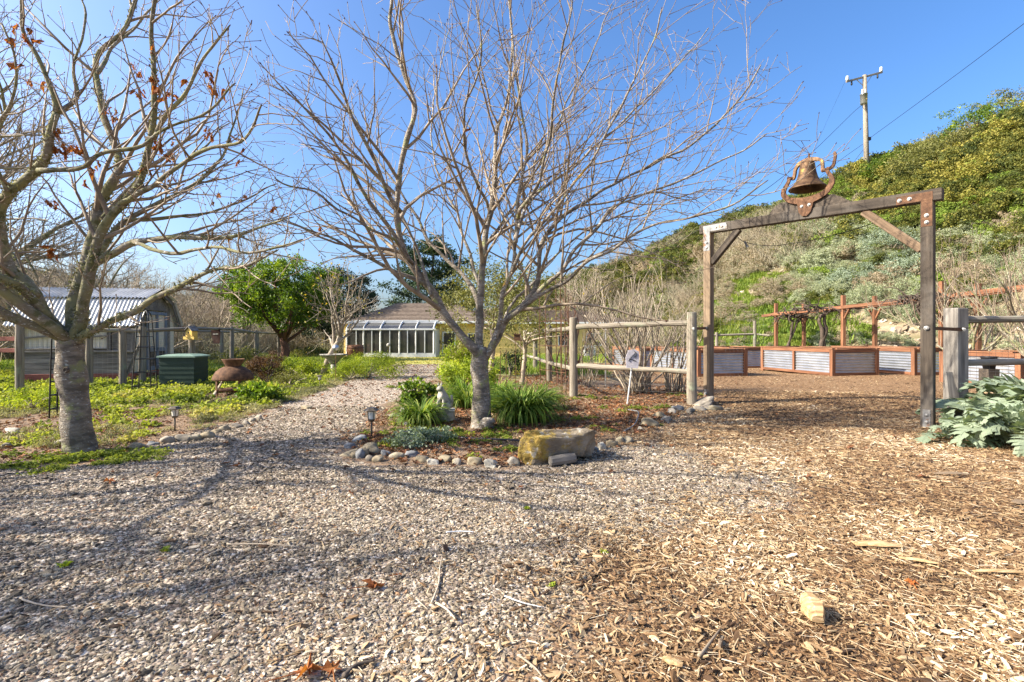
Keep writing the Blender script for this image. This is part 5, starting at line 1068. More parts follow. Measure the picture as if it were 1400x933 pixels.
def wire(label, pts, r=.022):
    mb = MB(); mb.tube(smooth_path(pts, 24), r, 4); o = mb.build('power_line', M['iron']); meta(o, label, 'power line', 'power lines at the pole')
wire('power line sagging from the pole down left behind the bell', [P(1180, 148, 48), P(1172, 149, 46), P(1095, 222, 40), P(1000, 290, 36), P(880, 352, 42)])
wire('upper power line running from the pole to the top right corner', [P(1188, 190, 48), P(1300, 108, 38), P(1410, 25, 30)])
wire('thin power line from the pole down left, second below the bell line', [P(1180, 197, 48), P(1140, 226, 47), P(1100, 262, 46)], .018)
wire('guy wire dropping left from the pole into the brush', [P(1180, 205, 48), P(1160, 232, 48.5), P(1140, 262, 49)], .018)
wire('faint thin line crossing the sky left of the pole top', [P(1157, 108, 48), P(1120, 190, 52), P(1090, 262, 56)], .008)
# ---------------------------------------------------------------- chicken coop
ca = math.radians(10); cu = V3(math.cos(ca), math.sin(ca), 0); cv = V3(-math.sin(ca), math.cos(ca), 0); CW, CD = 2.9, 2.25
c0 = V3(-10.85, 14.3, 0) - cu * CW; gz0 = 0.0
coop = thing('chicken_coop', 'small grey board coop with gambrel corrugated roof behind the left tree', 'coop', tuple(c0))
def cp(a, b, z): return c0 + cu * a + cv * b + V3(0, 0, z)
EZ, KZ, RZ_ = 1.72, 2.40, 2.74                                  # eave, knee and ridge heights
# boards of the front: lower siding and window band
for k in range(4): beam('siding_board', cp(0, 0, .33 + k * .155), cp(CW, 0, .33 + k * .155), .035, .15, M['grey_wood'], coop, .004)
beam('base_board', cp(-.03, -.03, .14), cp(CW + .03, -.03, .14), .05, .26, M['red_board'], coop); beam('base_board', cp(CW + .02, 0, .14), cp(CW + .02, CD, .14), .05, .26, M['red_board'], coop)
for a in (0.03, 1.08, 1.22, 2.28, CW - .03): beam('stud', cp(a, -.0, .87), cp(a, -.0, EZ), .09, .08, M['grey_wood'], coop)
beam('sill_board', cp(0, -.02, .90), cp(CW, -.02, .90), .10, .06, M['grey_wood'], coop); beam('header_board', cp(0, -.01, EZ - .05), cp(CW, -.01, EZ - .05), .08, .10, M['grey_wood'], coop)
for a0, a1 in ((.08, 1.04), (1.26, 2.24)):
    wdw = MB(); z0, z1 = .95, EZ - .12
    for (p, q) in (((a0, z0), (a0, z1)), ((a1, z0), (a1, z1)), ((a0, z0 + .02), (a1, z0 + .02)), ((a0, z1 - .02), (a1, z1 - .02))): wdw.tube([cp(p[0], -.045, p[1]), cp(q[0], -.045, q[1])], .022, 4)
    wf = wdw.build('window', M['grey_wood'], coop)
    c2 = MB(); n = 26
    for i in range(n + 1): a = a0 + (a1 - a0) * i / n; off = .05 + .012 * math.sin(i * 1.9); c2.v += [cp(a, off, z0), cp(a, off, z1)]
    c2.f = [(2 * i, 2 * i + 2, 2 * i + 3, 2 * i + 1) for i in range(n)]; c2.build('curtain', M['curtain'], wf)
    wg = MB(); wire_grid(wg, cp(a0, -.02, z0), cu, V3(0, 0, 1), a1 - a0, z1 - z0, .05, .05, .0015); wg.build('wire_screen', M['wire'], wf)
    beam('crossbar', cp(a0, -.03, z0 + .32), cp(a1, -.03, z0 + .40), .02, .05, M['grey_wood'], coop)
dk = MB(); dk.quad(cp(CW - .62, .01, .3), cp(CW - .05, .01, .3), cp(CW - .05, .01, EZ), cp(CW - .62, .01, EZ)); dk.quad(cp(0, CD, 0), cp(0, CD, EZ), cp(CW, CD, EZ), cp(CW, CD, 0)); dk.quad(cp(0, 0, 0), cp(0, CD, 0), cp(0, CD, EZ), cp(0, 0, EZ)); dk.build('wall', M['grey_wood'], coop)
# gable end with boards, two window strips and a door
prof = [(0, .28), (0, EZ), (.35, KZ), (CD / 2, RZ_), (CD - .35, KZ), (CD, EZ), (CD, .28)]
nb = 9
def roofz(t): return np.interp(t, [0, .35, CD / 2, CD - .35, CD], [EZ, KZ, RZ_, KZ, EZ])
for i in range(nb):
    t0, t1 = CD * i / nb + .004, CD * (i + 1) / nb - .004
    if .55 < (t0 + t1) / 2 < 1.75:                                # door opening: boards above the door only
        zb = 2.12
    else: zb = .28
    mb = MB(); q = [cp(CW, t0, zb), cp(CW, t1, zb), cp(CW, t1, float(roofz(t1)) - .02), cp(CW, t0, float(roofz(t0)) - .02)]; r2 = [p + cu * .022 for p in q]; mb.v += q + r2; mb.f += [(0, 1, 2, 3), (7, 6, 5, 4), (0, 4, 5, 1), (1, 5, 6, 2), (2, 6, 7, 3), (3, 7, 4, 0)]
    mb.build('gable_board', M['curtain'] if i in (0, 8) else M['grey_wood'], coop)
dr = MB(); dr.v = []
for (t0, t1, z0, z1) in ((.56, .66, .30, 2.08), (1.08, 1.20, .30, 2.08), (1.62, 1.72, .30, 2.08), (.66, 1.62, .30, .42), (.66, 1.62, .86, .98), (.66, 1.62, 1.98, 2.08)):
    dr.box((0, 0, 0), (.04, t1 - t0, z1 - z0), Matrix.Translation(cp(CW + .045, (t0 + t1) / 2, (z0 + z1) / 2)) @ Matrix.Rotation(ca, 4, 'Z'))
do = dr.build('door', mk('blue grey weathered door', [(0, (.13, .16, .20)), (1, (.27, .31, .37))], (14, 14, 2), bump=.4), coop)
for (t0, t1, z0, z1, m_) in ((.66, 1.08, .98, 1.98, 'curtain'), (1.20, 1.62, .98, 1.98, 'curtain'), (.66, 1.08, .42, .86, 'bark_dark'), (1.20, 1.62, .42, .86, 'bark_dark')):
    mb = MB(); mb.quad(*[cp(CW + .03, t, z) for t, z in ((t0, z0), (t1, z0), (t1, z1), (t0, z1))]); mb.build('door_panel', M[m_], do)
wg = MB(); wire_grid(wg, cp(CW + .07, .62, .4), cv, V3(0, 0, 1), 1.05, 1.6, .07, .07, .0015); wg.build('wire_screen', M['wire'], do)
# roof: four corrugated slopes, each sheet its own part
def corr(a0, a1, bA, zA, bB, zB, amp=.022, pitch=.1):
    n = int((a1 - a0) / pitch * 8); mb = MB(); nn = V3(0, 0, 1)
    for i in range(n + 1):
        a = a0 + (a1 - a0) * i / n; w2 = amp * math.sin(2 * PI * i / 8)
        for dz in (0, -.003): mb.v += [cp(a, bA, zA + w2 + dz), cp(a, bB, zB + w2 + dz)]
    for i in range(n): q = i * 4; mb.f += [(q, q + 4, q + 5, q + 1), (q + 2, q + 3, q + 7, q + 6)]
    return mb
for j in range(3):
    a0 = -.22 + j * (CW + .42) / 3; a1 = a0 + (CW + .42) / 3 + .03
    for (bA, zA, bB, zB) in ((-.20, EZ - .10, .33, KZ + .02), (.28, KZ + .05, CD / 2 + .01, RZ_ + .05), (CD + .2, EZ - .10, CD - .33, KZ + .02), (CD - .28, KZ + .05, CD / 2 - .01, RZ_ + .045)):
        corr(a0, a1, bA, zA + .004 * j, bB, zB + .004 * j).build('roof_sheet', M['plast_roof'], coop, True)
for (b0, z0, b1, z1) in ((-.18, EZ - .14, .33, KZ - .03), (.33, KZ - .03, CD / 2, RZ_ - .02), (CD / 2, RZ_ - .02, CD - .33, KZ - .03), (CD - .33, KZ - .03, CD + .18, EZ - .14)): beam('barge_board', cp(CW + .14, b0, z0), cp(CW + .14, b1, z1), .03, .13, M['grey_wood'], coop)
# ---------------------------------------------------------------- left fence round the run
lf = thing('rail_fence', 'weathered single rail garden fence in front of the coop and behind the compost bin', 'fence', (-9.9, 13, 0))
lp = [(27, 11.3, 440), (82, 12.0, 447), (122, 12.5, 448), (168, 12.95, 448), (195, 13.2, 449), (262, 14.6, 446), (317, 20.5, 448), (350, 26, 453), (381, 33, 455)]
LP = []
for px, Y, pt_ in lp: t = P(px, pt_, Y); LP.append(t); log('post', (t.x, t.y, H(t.x, t.y) - .2), (t.x, t.y, t.z + .03), .085, .08, M['soft_wood'], lf, 12, .12)
for i in range(len(LP) - 1):
    if i == 0: continue
    a, b = LP[i], LP[i + 1]; d = (b - a).normalized(); log('rail', a + d * .05 + V3(.0, -.05, -.07), b - d * .05 + V3(.0, -.05, -.07), .052, .05, M['soft_wood'], lf, 9, .15)
beam('brace', LP[3] + V3(0, 0, -1.45), LP[4] + V3(0, 0, -.25), .05, .07, M['soft_wood'], lf)
wg = MB()
for i in range(1, len(LP) - 1):
    a, b = LP[i], LP[i + 1]; d = b - a; L = d.length; d.normalize(); wire_grid(wg, V3(a.x, a.y - .06, H(a.x, a.y) + .05), V3(d.x, d.y, 0).normalized(), V3(0, 0, 1), L, 1.4, .1 if i < 5 else .3, .1 if i < 5 else .2, .0018)
wg.build('wire_mesh', M['wire'], lf)
lf2 = thing('rail_fence', 'back line of the garden fence, lower rail and posts seen beyond the hanging board', 'fence', (-14, 22, 0))
b2 = [P(232, 452, 19), P(352, 455, 27.5), P(381, 456, 32.7)]
for t in [b2[0], b2[0].lerp(b2[1], .5), b2[1]]: log('post', (t.x, t.y, H(t.x, t.y) - .2), (t.x, t.y, t.z + .05), .085, .08, M['soft_wood'], lf2, 10)
log('rail', b2[0], b2[1], .05, .05, M['soft_wood'], lf2, 8)
rr_ = thing('red_fence', 'dull red board fence piece at the far left edge beyond the coop', 'fence', (-16, 15, 0))
for z in (1.25, .9): beam('board', (-19.5, 15.5, z), (-14.6, 15.0, z), .03, .13, M['red_board'], rr_)
beam('post', (-14.7, 14.95, -.2), (-14.7, 14.95, 1.35), .1, .1, M['red_board'], rr_)
# obelisk trellises
def obelisk(label, c, h, w0, w1, sd):
    root = thing('obelisk_trellis', label, 'trellis', tuple(c), 0, 'black metal obelisk trellises by the coop fence'); legs = []
    for i in range(4):
        a = PI / 4 + i * PI / 2 + .3; b0 = c + V3(w0 * math.cos(a), w0 * math.sin(a), -.05); b1 = c + V3(w1 * math.cos(a), w1 * math.sin(a), h * .80); q = smooth_path([b0, b1, b1 + V3(-w1 * .12 * math.cos(a), -w1 * .12 * math.sin(a), h * .08), c + V3(w1 * .55 * math.cos(a), w1 * .55 * math.sin(a), h * .925), c + V3(0, 0, h * .95)], 22)
        mb = MB(); mb.tube(q, .012, 6); mb.build('leg', M['iron'], root, True); legs.append((b0, b1))
    for z in (.16, .34, .52, .68, .82):
        mb = MB(); 
        for i in range(4): mb.tube([legs[i][0].lerp(legs[i][1], z), legs[(i + 1) % 4][0].lerp(legs[(i + 1) % 4][1], z)], .010, 5)
        mb.build('ring', M['iron'], root)
    mb = MB(); mb.lathe([(.02, h * .94), (.03, h * .96), (.012, h * .98), (.02, h * 1.0), (.001, h * 1.05)], c, 8); mb.build('finial', M['iron'], root, True)
obelisk('black obelisk trellis partly hidden behind the left tree trunk', G(84, 570) + V3(0, 0, 0), 1.50, .16, .13, 1)
obelisk('tall tapering black obelisk trellis right of the left tree trunk', G(198, 541), 2.02, .27, .15, 2)
# compost bin
cb = V3(-8.95, 13.35, 0); cb = V3((252 - 700) * 13.1 / F, 13.1, 0); bx = thing('compost_bin', 'dark green ribbed plastic bin with pale green lid behind the fence post', 'bin', tuple(cb), .08)
mb = MB(); W_, D_, H_ = .86, .7, .78
for k in range(13):
    z0 = H_ * k / 13; mb.box((0, 0, z0 + H_ / 26), (W_ - (k % 2) * .02, D_ - (k % 2) * .02, H_ / 13), Matrix.Translation(cb) @ Matrix.Rotation(.08, 4, 'Z'))
mb.build('ribbed_body', M['green_plastic'], bx); mb = MB(); Mc = Matrix.Translation(cb + V3(0, 0, H_)) @ Matrix.Rotation(.08, 4, 'Z')
w2, d2 = W_ / 2 + .04, D_ / 2 + .04; b = len(mb.v)
for (k, z) in ((1, .004), (1, .04), (.62, .085), (.30, .09)): mb.v += [Mc @ V3(x * w2 * k, y * d2 * k, z) for x, y in ((-1, -1), (1, -1), (1, 1), (-1, 1))]
for i in range(3):
    for k in range(4): k2 = (k + 1) % 4; mb.f.append((i * 4 + k, i * 4 + k2, i * 4 + 4 + k2, i * 4 + 4 + k))
mb.f += [(12, 13, 14, 15), (3, 2, 1, 0)]; mb.build('lid', M['green_lid'], bx)
# birdhouse on the fence post
bp_ = P(266, 470, 14.42); bp_.z = 1.26; bh = thing('birdhouse', 'small yellow birdhouse with ledge fixed to the fence post', 'birdhouse', tuple(bp_)); Mb = Matrix.Translation(bp_) @ Matrix.Rotation(-.25, 4, 'Z')
mb = MB(); mb.prism([(-.11, 0), (.11, 0), (.11, .22), (0, .32), (-.11, .22)], -.19, 0, Mb); mb.build('box', M['yellow_paint'], bh)
mb = MB(); mb.box((.06, -.11, -.014), (.38, .26, .026), Mb); mb.box((.06, -.25, .02), (.38, .02, .08), Mb); mb.build('ledge', M['yellow_paint'], bh)
for sg in (-1, 1): mb = MB(); mb.v = []; mb.box((0, 0, 0), (.20, .26, .018), Mb @ Matrix.Translation((sg * .072, -.10, .285)) @ Matrix.Rotation(sg * .74, 4, 'Y')); mb.build('roof_board', M['grey_wood'], bh)
mb = MB(); mb.lathe([(.0005, 0), (.024, 0)], Mb @ V3(0, -.194, .17), 12, Matrix.Rotation(PI / 2, 3, 'X')); mb.build('entrance_hole', M['black'], bh)
# rusty board hanging from the rail
hp = P(297, 449, 18.1); hb_ = thing('hanging_board', 'dark rusty brown board with two pale eye marks hanging on the fence rail', 'board', tuple(hp)); s_ = 18.1 / F
mb = MB(); Mh = Matrix.Translation(hp); pr = [(-6.5 * s_, -1 * s_), (-6 * s_, 1 * s_), (5.5 * s_, 0), (6.3 * s_, -6 * s_), (5.6 * s_, -20 * s_), (5 * s_, -21 * s_), (-3 * s_, -21 * s_), (-3.6 * s_, -19 * s_), (-6.2 * s_, -7 * s_)]; mb.prism(pr, -.10, -.085, Mh); mb.build('board', mk('dark rusty sheet', [(0, (.035, .018, .012)), (1, (.10, .045, .03))], (8, 8, 8)), hb_)
mb = MB()
for sx in (-1.6, 1.6): mb.lathe([(.0005, 0), (.04, 0), (.045, .006)], hp + V3(sx * s_, -.104, -7.8 * s_), 8, Matrix.Rotation(PI / 2, 3, 'X') @ Matrix.Scale(1.4, 3, V((1, 0, 0))) @ Matrix.Scale(.6, 3, V((0, 1, 0))))
mb.build('eye_mark', M['curtain'], hb_)
# rusty fire bowl on legs
fb = G(319, 540); sB = fb.y / F; fp_ = thing('fire_pit', 'rusty domed iron fire pit with flared collar standing in the left bed', 'fire pit', tuple(fb))
mb = MB(); mb.lathe([(.39, .34), (.42, .345), (.425, .375), (.405, .45), (.35, .54), (.26, .61), (.18, .645), (.155, .65), (.15, .64), (.25, .60), (.34, .53), (.395, .45), (.40, .37)], fb, 32); mb.build('dome', M['rust'], fp_, True)
mb = MB(); mb.lathe([(.155, .645), (.16, .66), (.20, .74), (.235, .80), (.24, .815), (.225, .815), (.19, .75), (.145, .66)], fb, 28); mb.build('collar', M['rust'], fp_, True)
for i in range(5):
    a = .5 + i * 2 * PI / 5; d = V3(math.cos(a), math.sin(a), 0); beam('leg', fb + d * .40 + V3(0, 0, -.03), fb + d * .395 + V3(0, 0, .35), .055, .02, M['rust'], fp_, .003, up=d)
mb = MB(); mb.lathe([(.001, .08), (.30, .10), (.34, .14), (.33, .14), (.29, .115), (.001, .10)], fb, 24); mb.build('ash_pan', M['rust'], fp_, True)
o = log('stick', G(290, 545) + V3(0, 0, .02), G(301, 538) + V3(.05, .1, .34), .03, .02, M['bark_tan'], None, 7); meta(o, 'short pale stick leaning against the rusty fire pit', 'stick')
# solar path lights
def lamp(px, py, label, s=1.):
    b = G(px, py); r = thing('path_light', label, 'path light', tuple(b), 0, 'solar path lights')
    mb = MB(); mb.tube([b + V3(0, 0, -.05), b + V3(0, 0, .20 * s)], .012 * s, 8); mb.build('stake', M['bronze'], r, True)
    mb = MB(); mb.lathe([(.001, .20 * s), (.035 * s, .20 * s), (.04 * s, .22 * s), (.042 * s, .23 * s)], b, 16); mb.build('cup', M['bronze'], r, True)
    mb = MB(); mb.lathe([(.040 * s, .23 * s), (.050 * s, .325 * s)], b, 16); mb.build('lens', M['glass_clear'], r, True)
    mb = MB()
    for k in range(4): a = PI / 4 + k * PI / 2; d = V3(math.cos(a), math.sin(a), 0); mb.tube([b + d * .044 * s + V3(0, 0, .225 * s), b + d * .056 * s + V3(0, 0, .328 * s)], .004, 4)
    mb.build('cage', M['bronze'], r)
    mb = MB(); Mq = Matrix.Rotation(.2, 3, 'Z'); mb.lathe([(.001, .33 * s), (.095 * s, .328 * s), (.10 * s, .336 * s), (.07 * s, .352 * s), (.055 * s, .366 * s), (.001, .368 * s)], b, 6, Mq); mb.build('cap', M['bronze'], r)
lamp(239, 590, 'solar path light standing behind the stone edging of the left bed', .95); lamp(508, 598, 'solar path light at the front left corner of the middle bed', 1.08); lamp(637, 523, 'small solar path light beside the far end of the gravel path', .9); lamp(437, 529, 'pale topped path light near the foot of the leaning orchard tree', .85)
# bird bath and gazing ball stakes
bb0 = G(456, 517); bt = thing('birdbath', 'weathered stone birdbath on a pedestal behind the leaning tree', 'birdbath', tuple(bb0)); s_ = bb0.y / F
mb = MB(); mb.lathe([(.17, -.05), (.17, .06), (.11, .10), (.085, .16), (.10, .3), (.075, .34), (.09, .40), (.07, .42)], bb0, 18); mb.build('pedestal', M['concrete'], bt, True)
mb = MB(); mb.lathe([(.06, .42), (.13, .48), (.22, .60), (.36, .70), (.41, .72), (.42, .75), (.38, .75), (.30, .70), (.001, .66)], bb0, 24); mb.build('bowl', M['concrete'], bt, True)
def stake(px, py, pt_, rb, label, mat='galv'):
    b = G(px, py); t = P(px, pt_, b.y); t.x = b.x; r = thing('gazing_ball', label, 'garden ornament', tuple(b)); mb = MB(); mb.tube([b + V3(0, 0, -.05), t], .009, 6); mb.build('stake', M['rust'], r)
    mb = MB(); mb.lathe([(.001, -rb)] + [(rb * math.sin(a), -rb * math.cos(a)) for a in np.linspace(.2, 2.94, 12)] + [(.001, rb)], t, 16); mb.build('ball', M[mat], r, True)
stake(459, 522, 476, .10, 'round silvery globe on a thin stake in front of the birdbath'); stake(531, 497, 472, .11, 'small round ornament on a rusty stake before the sunroom', 'concrete')
bw = G(443, 486) + V3(0, 0, .95)

# ---------------------------------------------------------------- stepping to the middle bed: statue, lamp, rocks
sp_ = G(605, 578); st = thing('stone_pedestal', 'rough cube shaped stone pedestal under the cat statue', 'pedestal', tuple(sp_))
me = rock_mesh('block', (.36, .28, .23), M['concrete'], 9, .62, .12); link('block', me, st, Matrix.Translation(sp_ + V3(0, .1, .075))); mb = MB(); mb.box((0, 0, 0), (.36, .28, .02), Matrix.Translation(sp_ + V3(0, .1, .175)) @ Matrix.Rotation(.1, 4, 'Z')); mb.build('top_slab', M['concrete'], st)
# cat statue: one skinned body
def skinned(name, nodes, edges, mat, parent, sub=2):
    me = bpy.data.meshes.new(name); Mi = wm(parent).inverted(); me.from_pydata([Mi @ V(n[:3]) for n in nodes], edges, []); o = link(name, me, parent, wm(parent))
    md = o.modifiers.new('s', 'SKIN'); 
    for i, n in enumerate(nodes): v = me.skin_vertices[0].data[i]; v.radius = (n[3], n[4] if len(n) > 4 else n[3]); v.use_root = (i == 0)
    o.modifiers.new('u', 'SUBSURF').levels = sub; o.modifiers['u'].render_levels = sub; me.materials.append(mat); return o
b = sp_ + V3(-.01, .1, .19); cat = thing('cat_statue', 'weathered grey sitting cat statue with head turned left on its stone pedestal', 'statue', tuple(b))
N = lambda x, y, z, r, r2=None: (b.x + x * 1.3, b.y + y * 1.2, b.z + z * 1.18, r * 1.28, (r2 or r) * 1.28)
skinned('body', [N(.03, .02, .055, .07, .065), N(.02, 0, .13, .062, .055), N(-.005, -.02, .20, .050, .046), N(-.01, -.03, .245, .042), N(-.03, -.045, .285, .052, .046), N(-.062, -.07, .272, .026, .024),
                 N(-.035, -.055, .14, .024), N(-.045, -.065, .07, .020), N(-.055, -.08, .015, .023), N(.02, -.06, .14, .024), N(.02, -.07, .07, .020), N(.012, -.09, .015, .023), N(.075, .0, .05, .05), N(.075, -.05, .022, .03),
                 N(.09, .04, .03, .022), N(.115, .0, .10, .017), N(.105, -.01, .19, .015)],
        [(0, 1), (1, 2), (2, 3), (3, 4), (4, 5), (2, 6), (6, 7), (7, 8), (2, 9), (9, 10), (10, 11), (0, 12), (12, 13), (0, 14), (14, 15), (15, 16)], M['concrete'], cat)
for sx, sy in ((-.06, -.03), (-.012, -.06)): mb = MB(); mb.lathe([(.020, .0), (.014, .025), (.002, .05)], b + V3(sx, sy, .378), 6); mb.build('ear', M['concrete'], cat)
# edging stones
ESG = 'rounded stones edging the beds'
def stone(px, py, w, h, mat, label, ang=0., sd=None, dz=.0, dp=None, rz=None, name='edging_stone', cat='stone'):
    b = G(px, py); s_ = b.y / F; W2 = w * s_ * .9; H2 = h * s_ * 1.1; D2 = dp * s_ if dp else W2 * .75; sd = sd or px
    me = rock_mesh(name, (W2, D2, H2), M[mat], sd * .37, max(ang, R.uniform(.02, .28)), R.uniform(.25, .45), 3, 5 if ang else R.choice((0, 2, 4))); o = link(name, me, None, Matrix.Translation(b + V3(0, D2 * .35, H2 * .20 + dz)) @ Matrix.Rotation(R.uniform(-.4, .4) if rz is None else rz, 4, 'Z') @ Matrix.Rotation(R.gauss(0, .12), 4, 'X') @ Matrix.Rotation(R.gauss(0, .14), 4, 'Y')); meta(o, label, cat, ESG); return o
for a in [(489, 604, 26, 9, 'slate', 'flat dark slate standing at the back corner of the middle bed edging', .1), (477, 612, 20, 8, 'slate', 'small bluish flat stone left of the path light'), (480, 622, 36, 9, 'stone_tan', 'long flat tan stone at the left end of the middle edging'), (491, 624, 24, 12, 'stone_tan', 'rounded tan stone behind the big smooth one by the path light'), (503, 620, 32, 17, 'stone_tan', 'largest smooth tan stone below the path light'),
          (490, 625, 15, 14, 'slate', 'dark round stone in front of the long flat tan one'), (504, 629, 13, 10, 'stone', 'small pale grey stone right of the dark round one'), (515, 630, 18, 9, 'stone_tan', 'low tan stone between grey pebble and the green clump'), (527, 622, 14, 9, 'slate', 'small grey slate under the creeping plants'), (542, 626, 19, 11, 'stone', 'smooth oval grey stone in front of the creeping plants'), (563, 624, 22, 9, 'slate', 'tilted bluish slate stone with flat face'), (577, 631, 22, 10, 'stone_tan', 'mossy tan stone right of the tilted slate'), (591, 634, 17, 9, 'stone_white', 'pale broken flat stone in the middle of the row', .35),
          (609, 631, 19, 11, 'stone_tan', 'rounded yellowish stone right of the pale flat one'), (625, 634, 15, 11, 'stone', 'small round grey stone near the tree foot row'), (649, 634, 22, 12, 'stone_tan', 'long smooth tan stone in front of the centre tree'), (671, 639, 22, 12, 'stone_white', 'rough white broken stone right of the long tan one', .3), (702, 636, 22, 13, 'stone', 'craggy pitted grey stone left of the boulder', .2), (719, 631, 13, 9, 'slate', 'small dark blue pebble beside the craggy stone'),
          (728, 635, 22, 6, 'stone_white', 'flat broken pale stone at the left foot of the boulder', .3), (823, 615, 15, 13, 'stone_white', 'bright white angular stone right of the boulder', .4), (837, 612, 20, 12, 'stone_tan', 'yellow grey round stone second right of the boulder'), (848, 606, 15, 11, 'stone', 'grey round stone third right of the boulder'), (859, 606, 18, 10, 'stone', 'grey stone at the right end of the front row'), (815, 618, 10, 8, 'slate', 'dark chip of stone touching the boulder'),
          (889, 583, 25, 14, 'stone_tan', 'large tan stone at the start of the side row to the arbor'), (910, 577, 16, 9, 'stone', 'angular grey stone in the side row to the arbor'), (903, 572, 20, 10, 'stone_tan', 'flat beige stone in the side row to the arbor'), (919, 566, 14, 9, 'stone', 'small round stone near the arbor left post'), (929, 562, 16, 8, 'slate', 'grey flat stone near the arbor left post'), (876, 588, 8, 6, 'stone_white', 'tiny white stone before the large tan one'), (945, 566, 16, 8, 'stone', 'rough stone in front of the round fence post'), (958, 563, 20, 8, 'stone', 'flat stone at the foot of the arbor left post'), (978, 562, 26, 7, 'stone', 'flat grey slab right of the arbor left post'), (962, 556, 40, 7, 'stone', 'long low concrete footing under the arbor left post'),
          (226, 606, 20, 12, 'stone', 'round pale stone below the left path light'), (249, 604, 25, 11, 'stone', 'grey angular stone second in the left edging', .15), (264, 603, 17, 9, 'stone', 'grey stone third in the left edging'), (281, 600, 20, 10, 'stone_tan', 'brown grey stone fourth in the left edging'), (293, 594, 16, 7, 'stone_tan', 'low flat stone in the left edging'), (305, 590, 16, 8, 'stone_tan', 'smooth tan stone in the left edging half way along the path'), (322, 586, 17, 6, 'stone', 'flat grey stone in the left edging half way along the path'), (335, 582, 12, 7, 'stone', 'small grey stone in the left edging'), (343, 578, 11, 7, 'stone', 'small light stone in the left edging'), (353, 575, 13, 8, 'stone', 'rounded light stone at the far end of the left edging'),
          (183, 614, 26, 8, 'stone_tan', 'flat yellowish stone right of the left tree trunk'), (207, 609, 18, 5, 'slate', 'dark flat stone near the left tree'), (12, 592, 28, 8, 'stone_white', 'pale flat stone in the bed at the left edge'), (75, 608, 28, 6, 'stone', 'flat grey stone left of the left tree foot'), (5, 612, 16, 9, 'stone', 'rounded grey stone at the extreme left'), (418, 560, 16, 7, 'stone_tan', 'low pale stone beside the path bend'), (555, 566, 22, 12, 'stone_white', 'pale rough stone left of the strap leaved clump', .2), (538, 572, 24, 6, 'stone', 'flat stone slab left of the strap leaved clump'), (560, 582, 20, 5, 'slate', 'thin flat slate before the strap leaved clump')]:
    stone(*a[:6], ang=a[6] if len(a) > 6 else 0.)
b = G(765, 634); s_ = b.y / F; me = rock_mesh('boulder', (97 * s_, 58 * s_, 58 * s_), M['boulder'], 4.1, .48, .46, 5, 6)
o = link('boulder', me, None, Matrix.Translation(b + V3(0, .25, 17 * s_)) @ Matrix.Rotation(.12, 4, 'Z') @ Matrix.Rotation(.06, 4, 'Y')); meta(o, 'large angular boulder covered with yellow lichen at the front of the middle bed', 'boulder')
o = log('wood_chunk', G(752, 637) + V3(0, 0, .05), G(785, 634) + V3(0, 0, .06), .055, .05, M['grey_wood'], None, 9, .35); meta(o, 'short grey weathered wood chunk lying against the boulder', 'wood chunk')
mb = MB(); mb.tube(smooth_path([G(608, 597) + V3(0, 0, .02), G(640, 601) + V3(0, 0, .02), G(690, 603) + V3(0, 0, .02), G(722, 604) + V3(0, 0, .01)], 16), .014, 8); o = mb.build('irrigation_hose', M['black'], None, True); meta(o, 'black irrigation hose on the soil in front of the centre tree', 'hose')
mb = MB(); mb.tube(smooth_path([G(852, 592) + V3(0, 0, .015), G(868, 584) + V3(0, 0, .05), G(873, 573) + V3(0, 0, .10), G(866, 566) + V3(0, 0, .06), G(856, 560) + V3(0, 0, .0)], 18), .009, 7); o = mb.build('drip_line', M['slate'], None, True); meta(o, 'thin curved drip line sticking up beside the side row of stones', 'hose')
# sign on a white stake, pale board with a dark sketched figure on it
sg = G(857, 553); yy = sg.y; sn = thing('garden_sign', 'pale board sign on a leaning white stake before the two rail fence', 'sign', tuple(sg)); t_ = P(864, 500, yy); beam('stake', sg + V3(0, 0, -.05), t_, .035, .02, M['white'], sn, .002, up=V3(1, 0, 0))
M['sign_face'] = mk('faded lavender paint', [(0, (.42, .38, .40)), (1, (.62, .58, .60))], (20, 20, 20), bump=.2)
Ms = Matrix.Translation(P(865, 503, yy - .03)); k_ = yy / F; mb = MB(); mb.prism([(-9 * k_, 0), (7 * k_, -1 * k_), (9 * k_, 10 * k_), (8.5 * k_, 22 * k_), (3 * k_, 25 * k_), (-6 * k_, 24 * k_), (-9.5 * k_, 14 * k_)], -.008, .008, Ms); mb.build('board', M['sign_face'], sn)
mb = MB()
for q in ([(-6, 9), (-2, 15), (3, 20), (1, 14), (5, 17)], [(-5, 12), (-1, 11), (4, 9)], [(2, 22), (5, 20), (4, 14)]): mb.tube([Ms @ V3(a * k_, -.012, c * k_) for a, c in q], .007, 5)
mb.build('painted_mark', M['iron'], sn)
ms = P(828, 445, 13.0); o = MB().tube([V3(ms.x, 13.0, -.1), ms], .022, 6).build('metal_stake', M['galv']); meta(o, 'thin grey metal stake standing behind the rail fence left of the sign', 'stake')
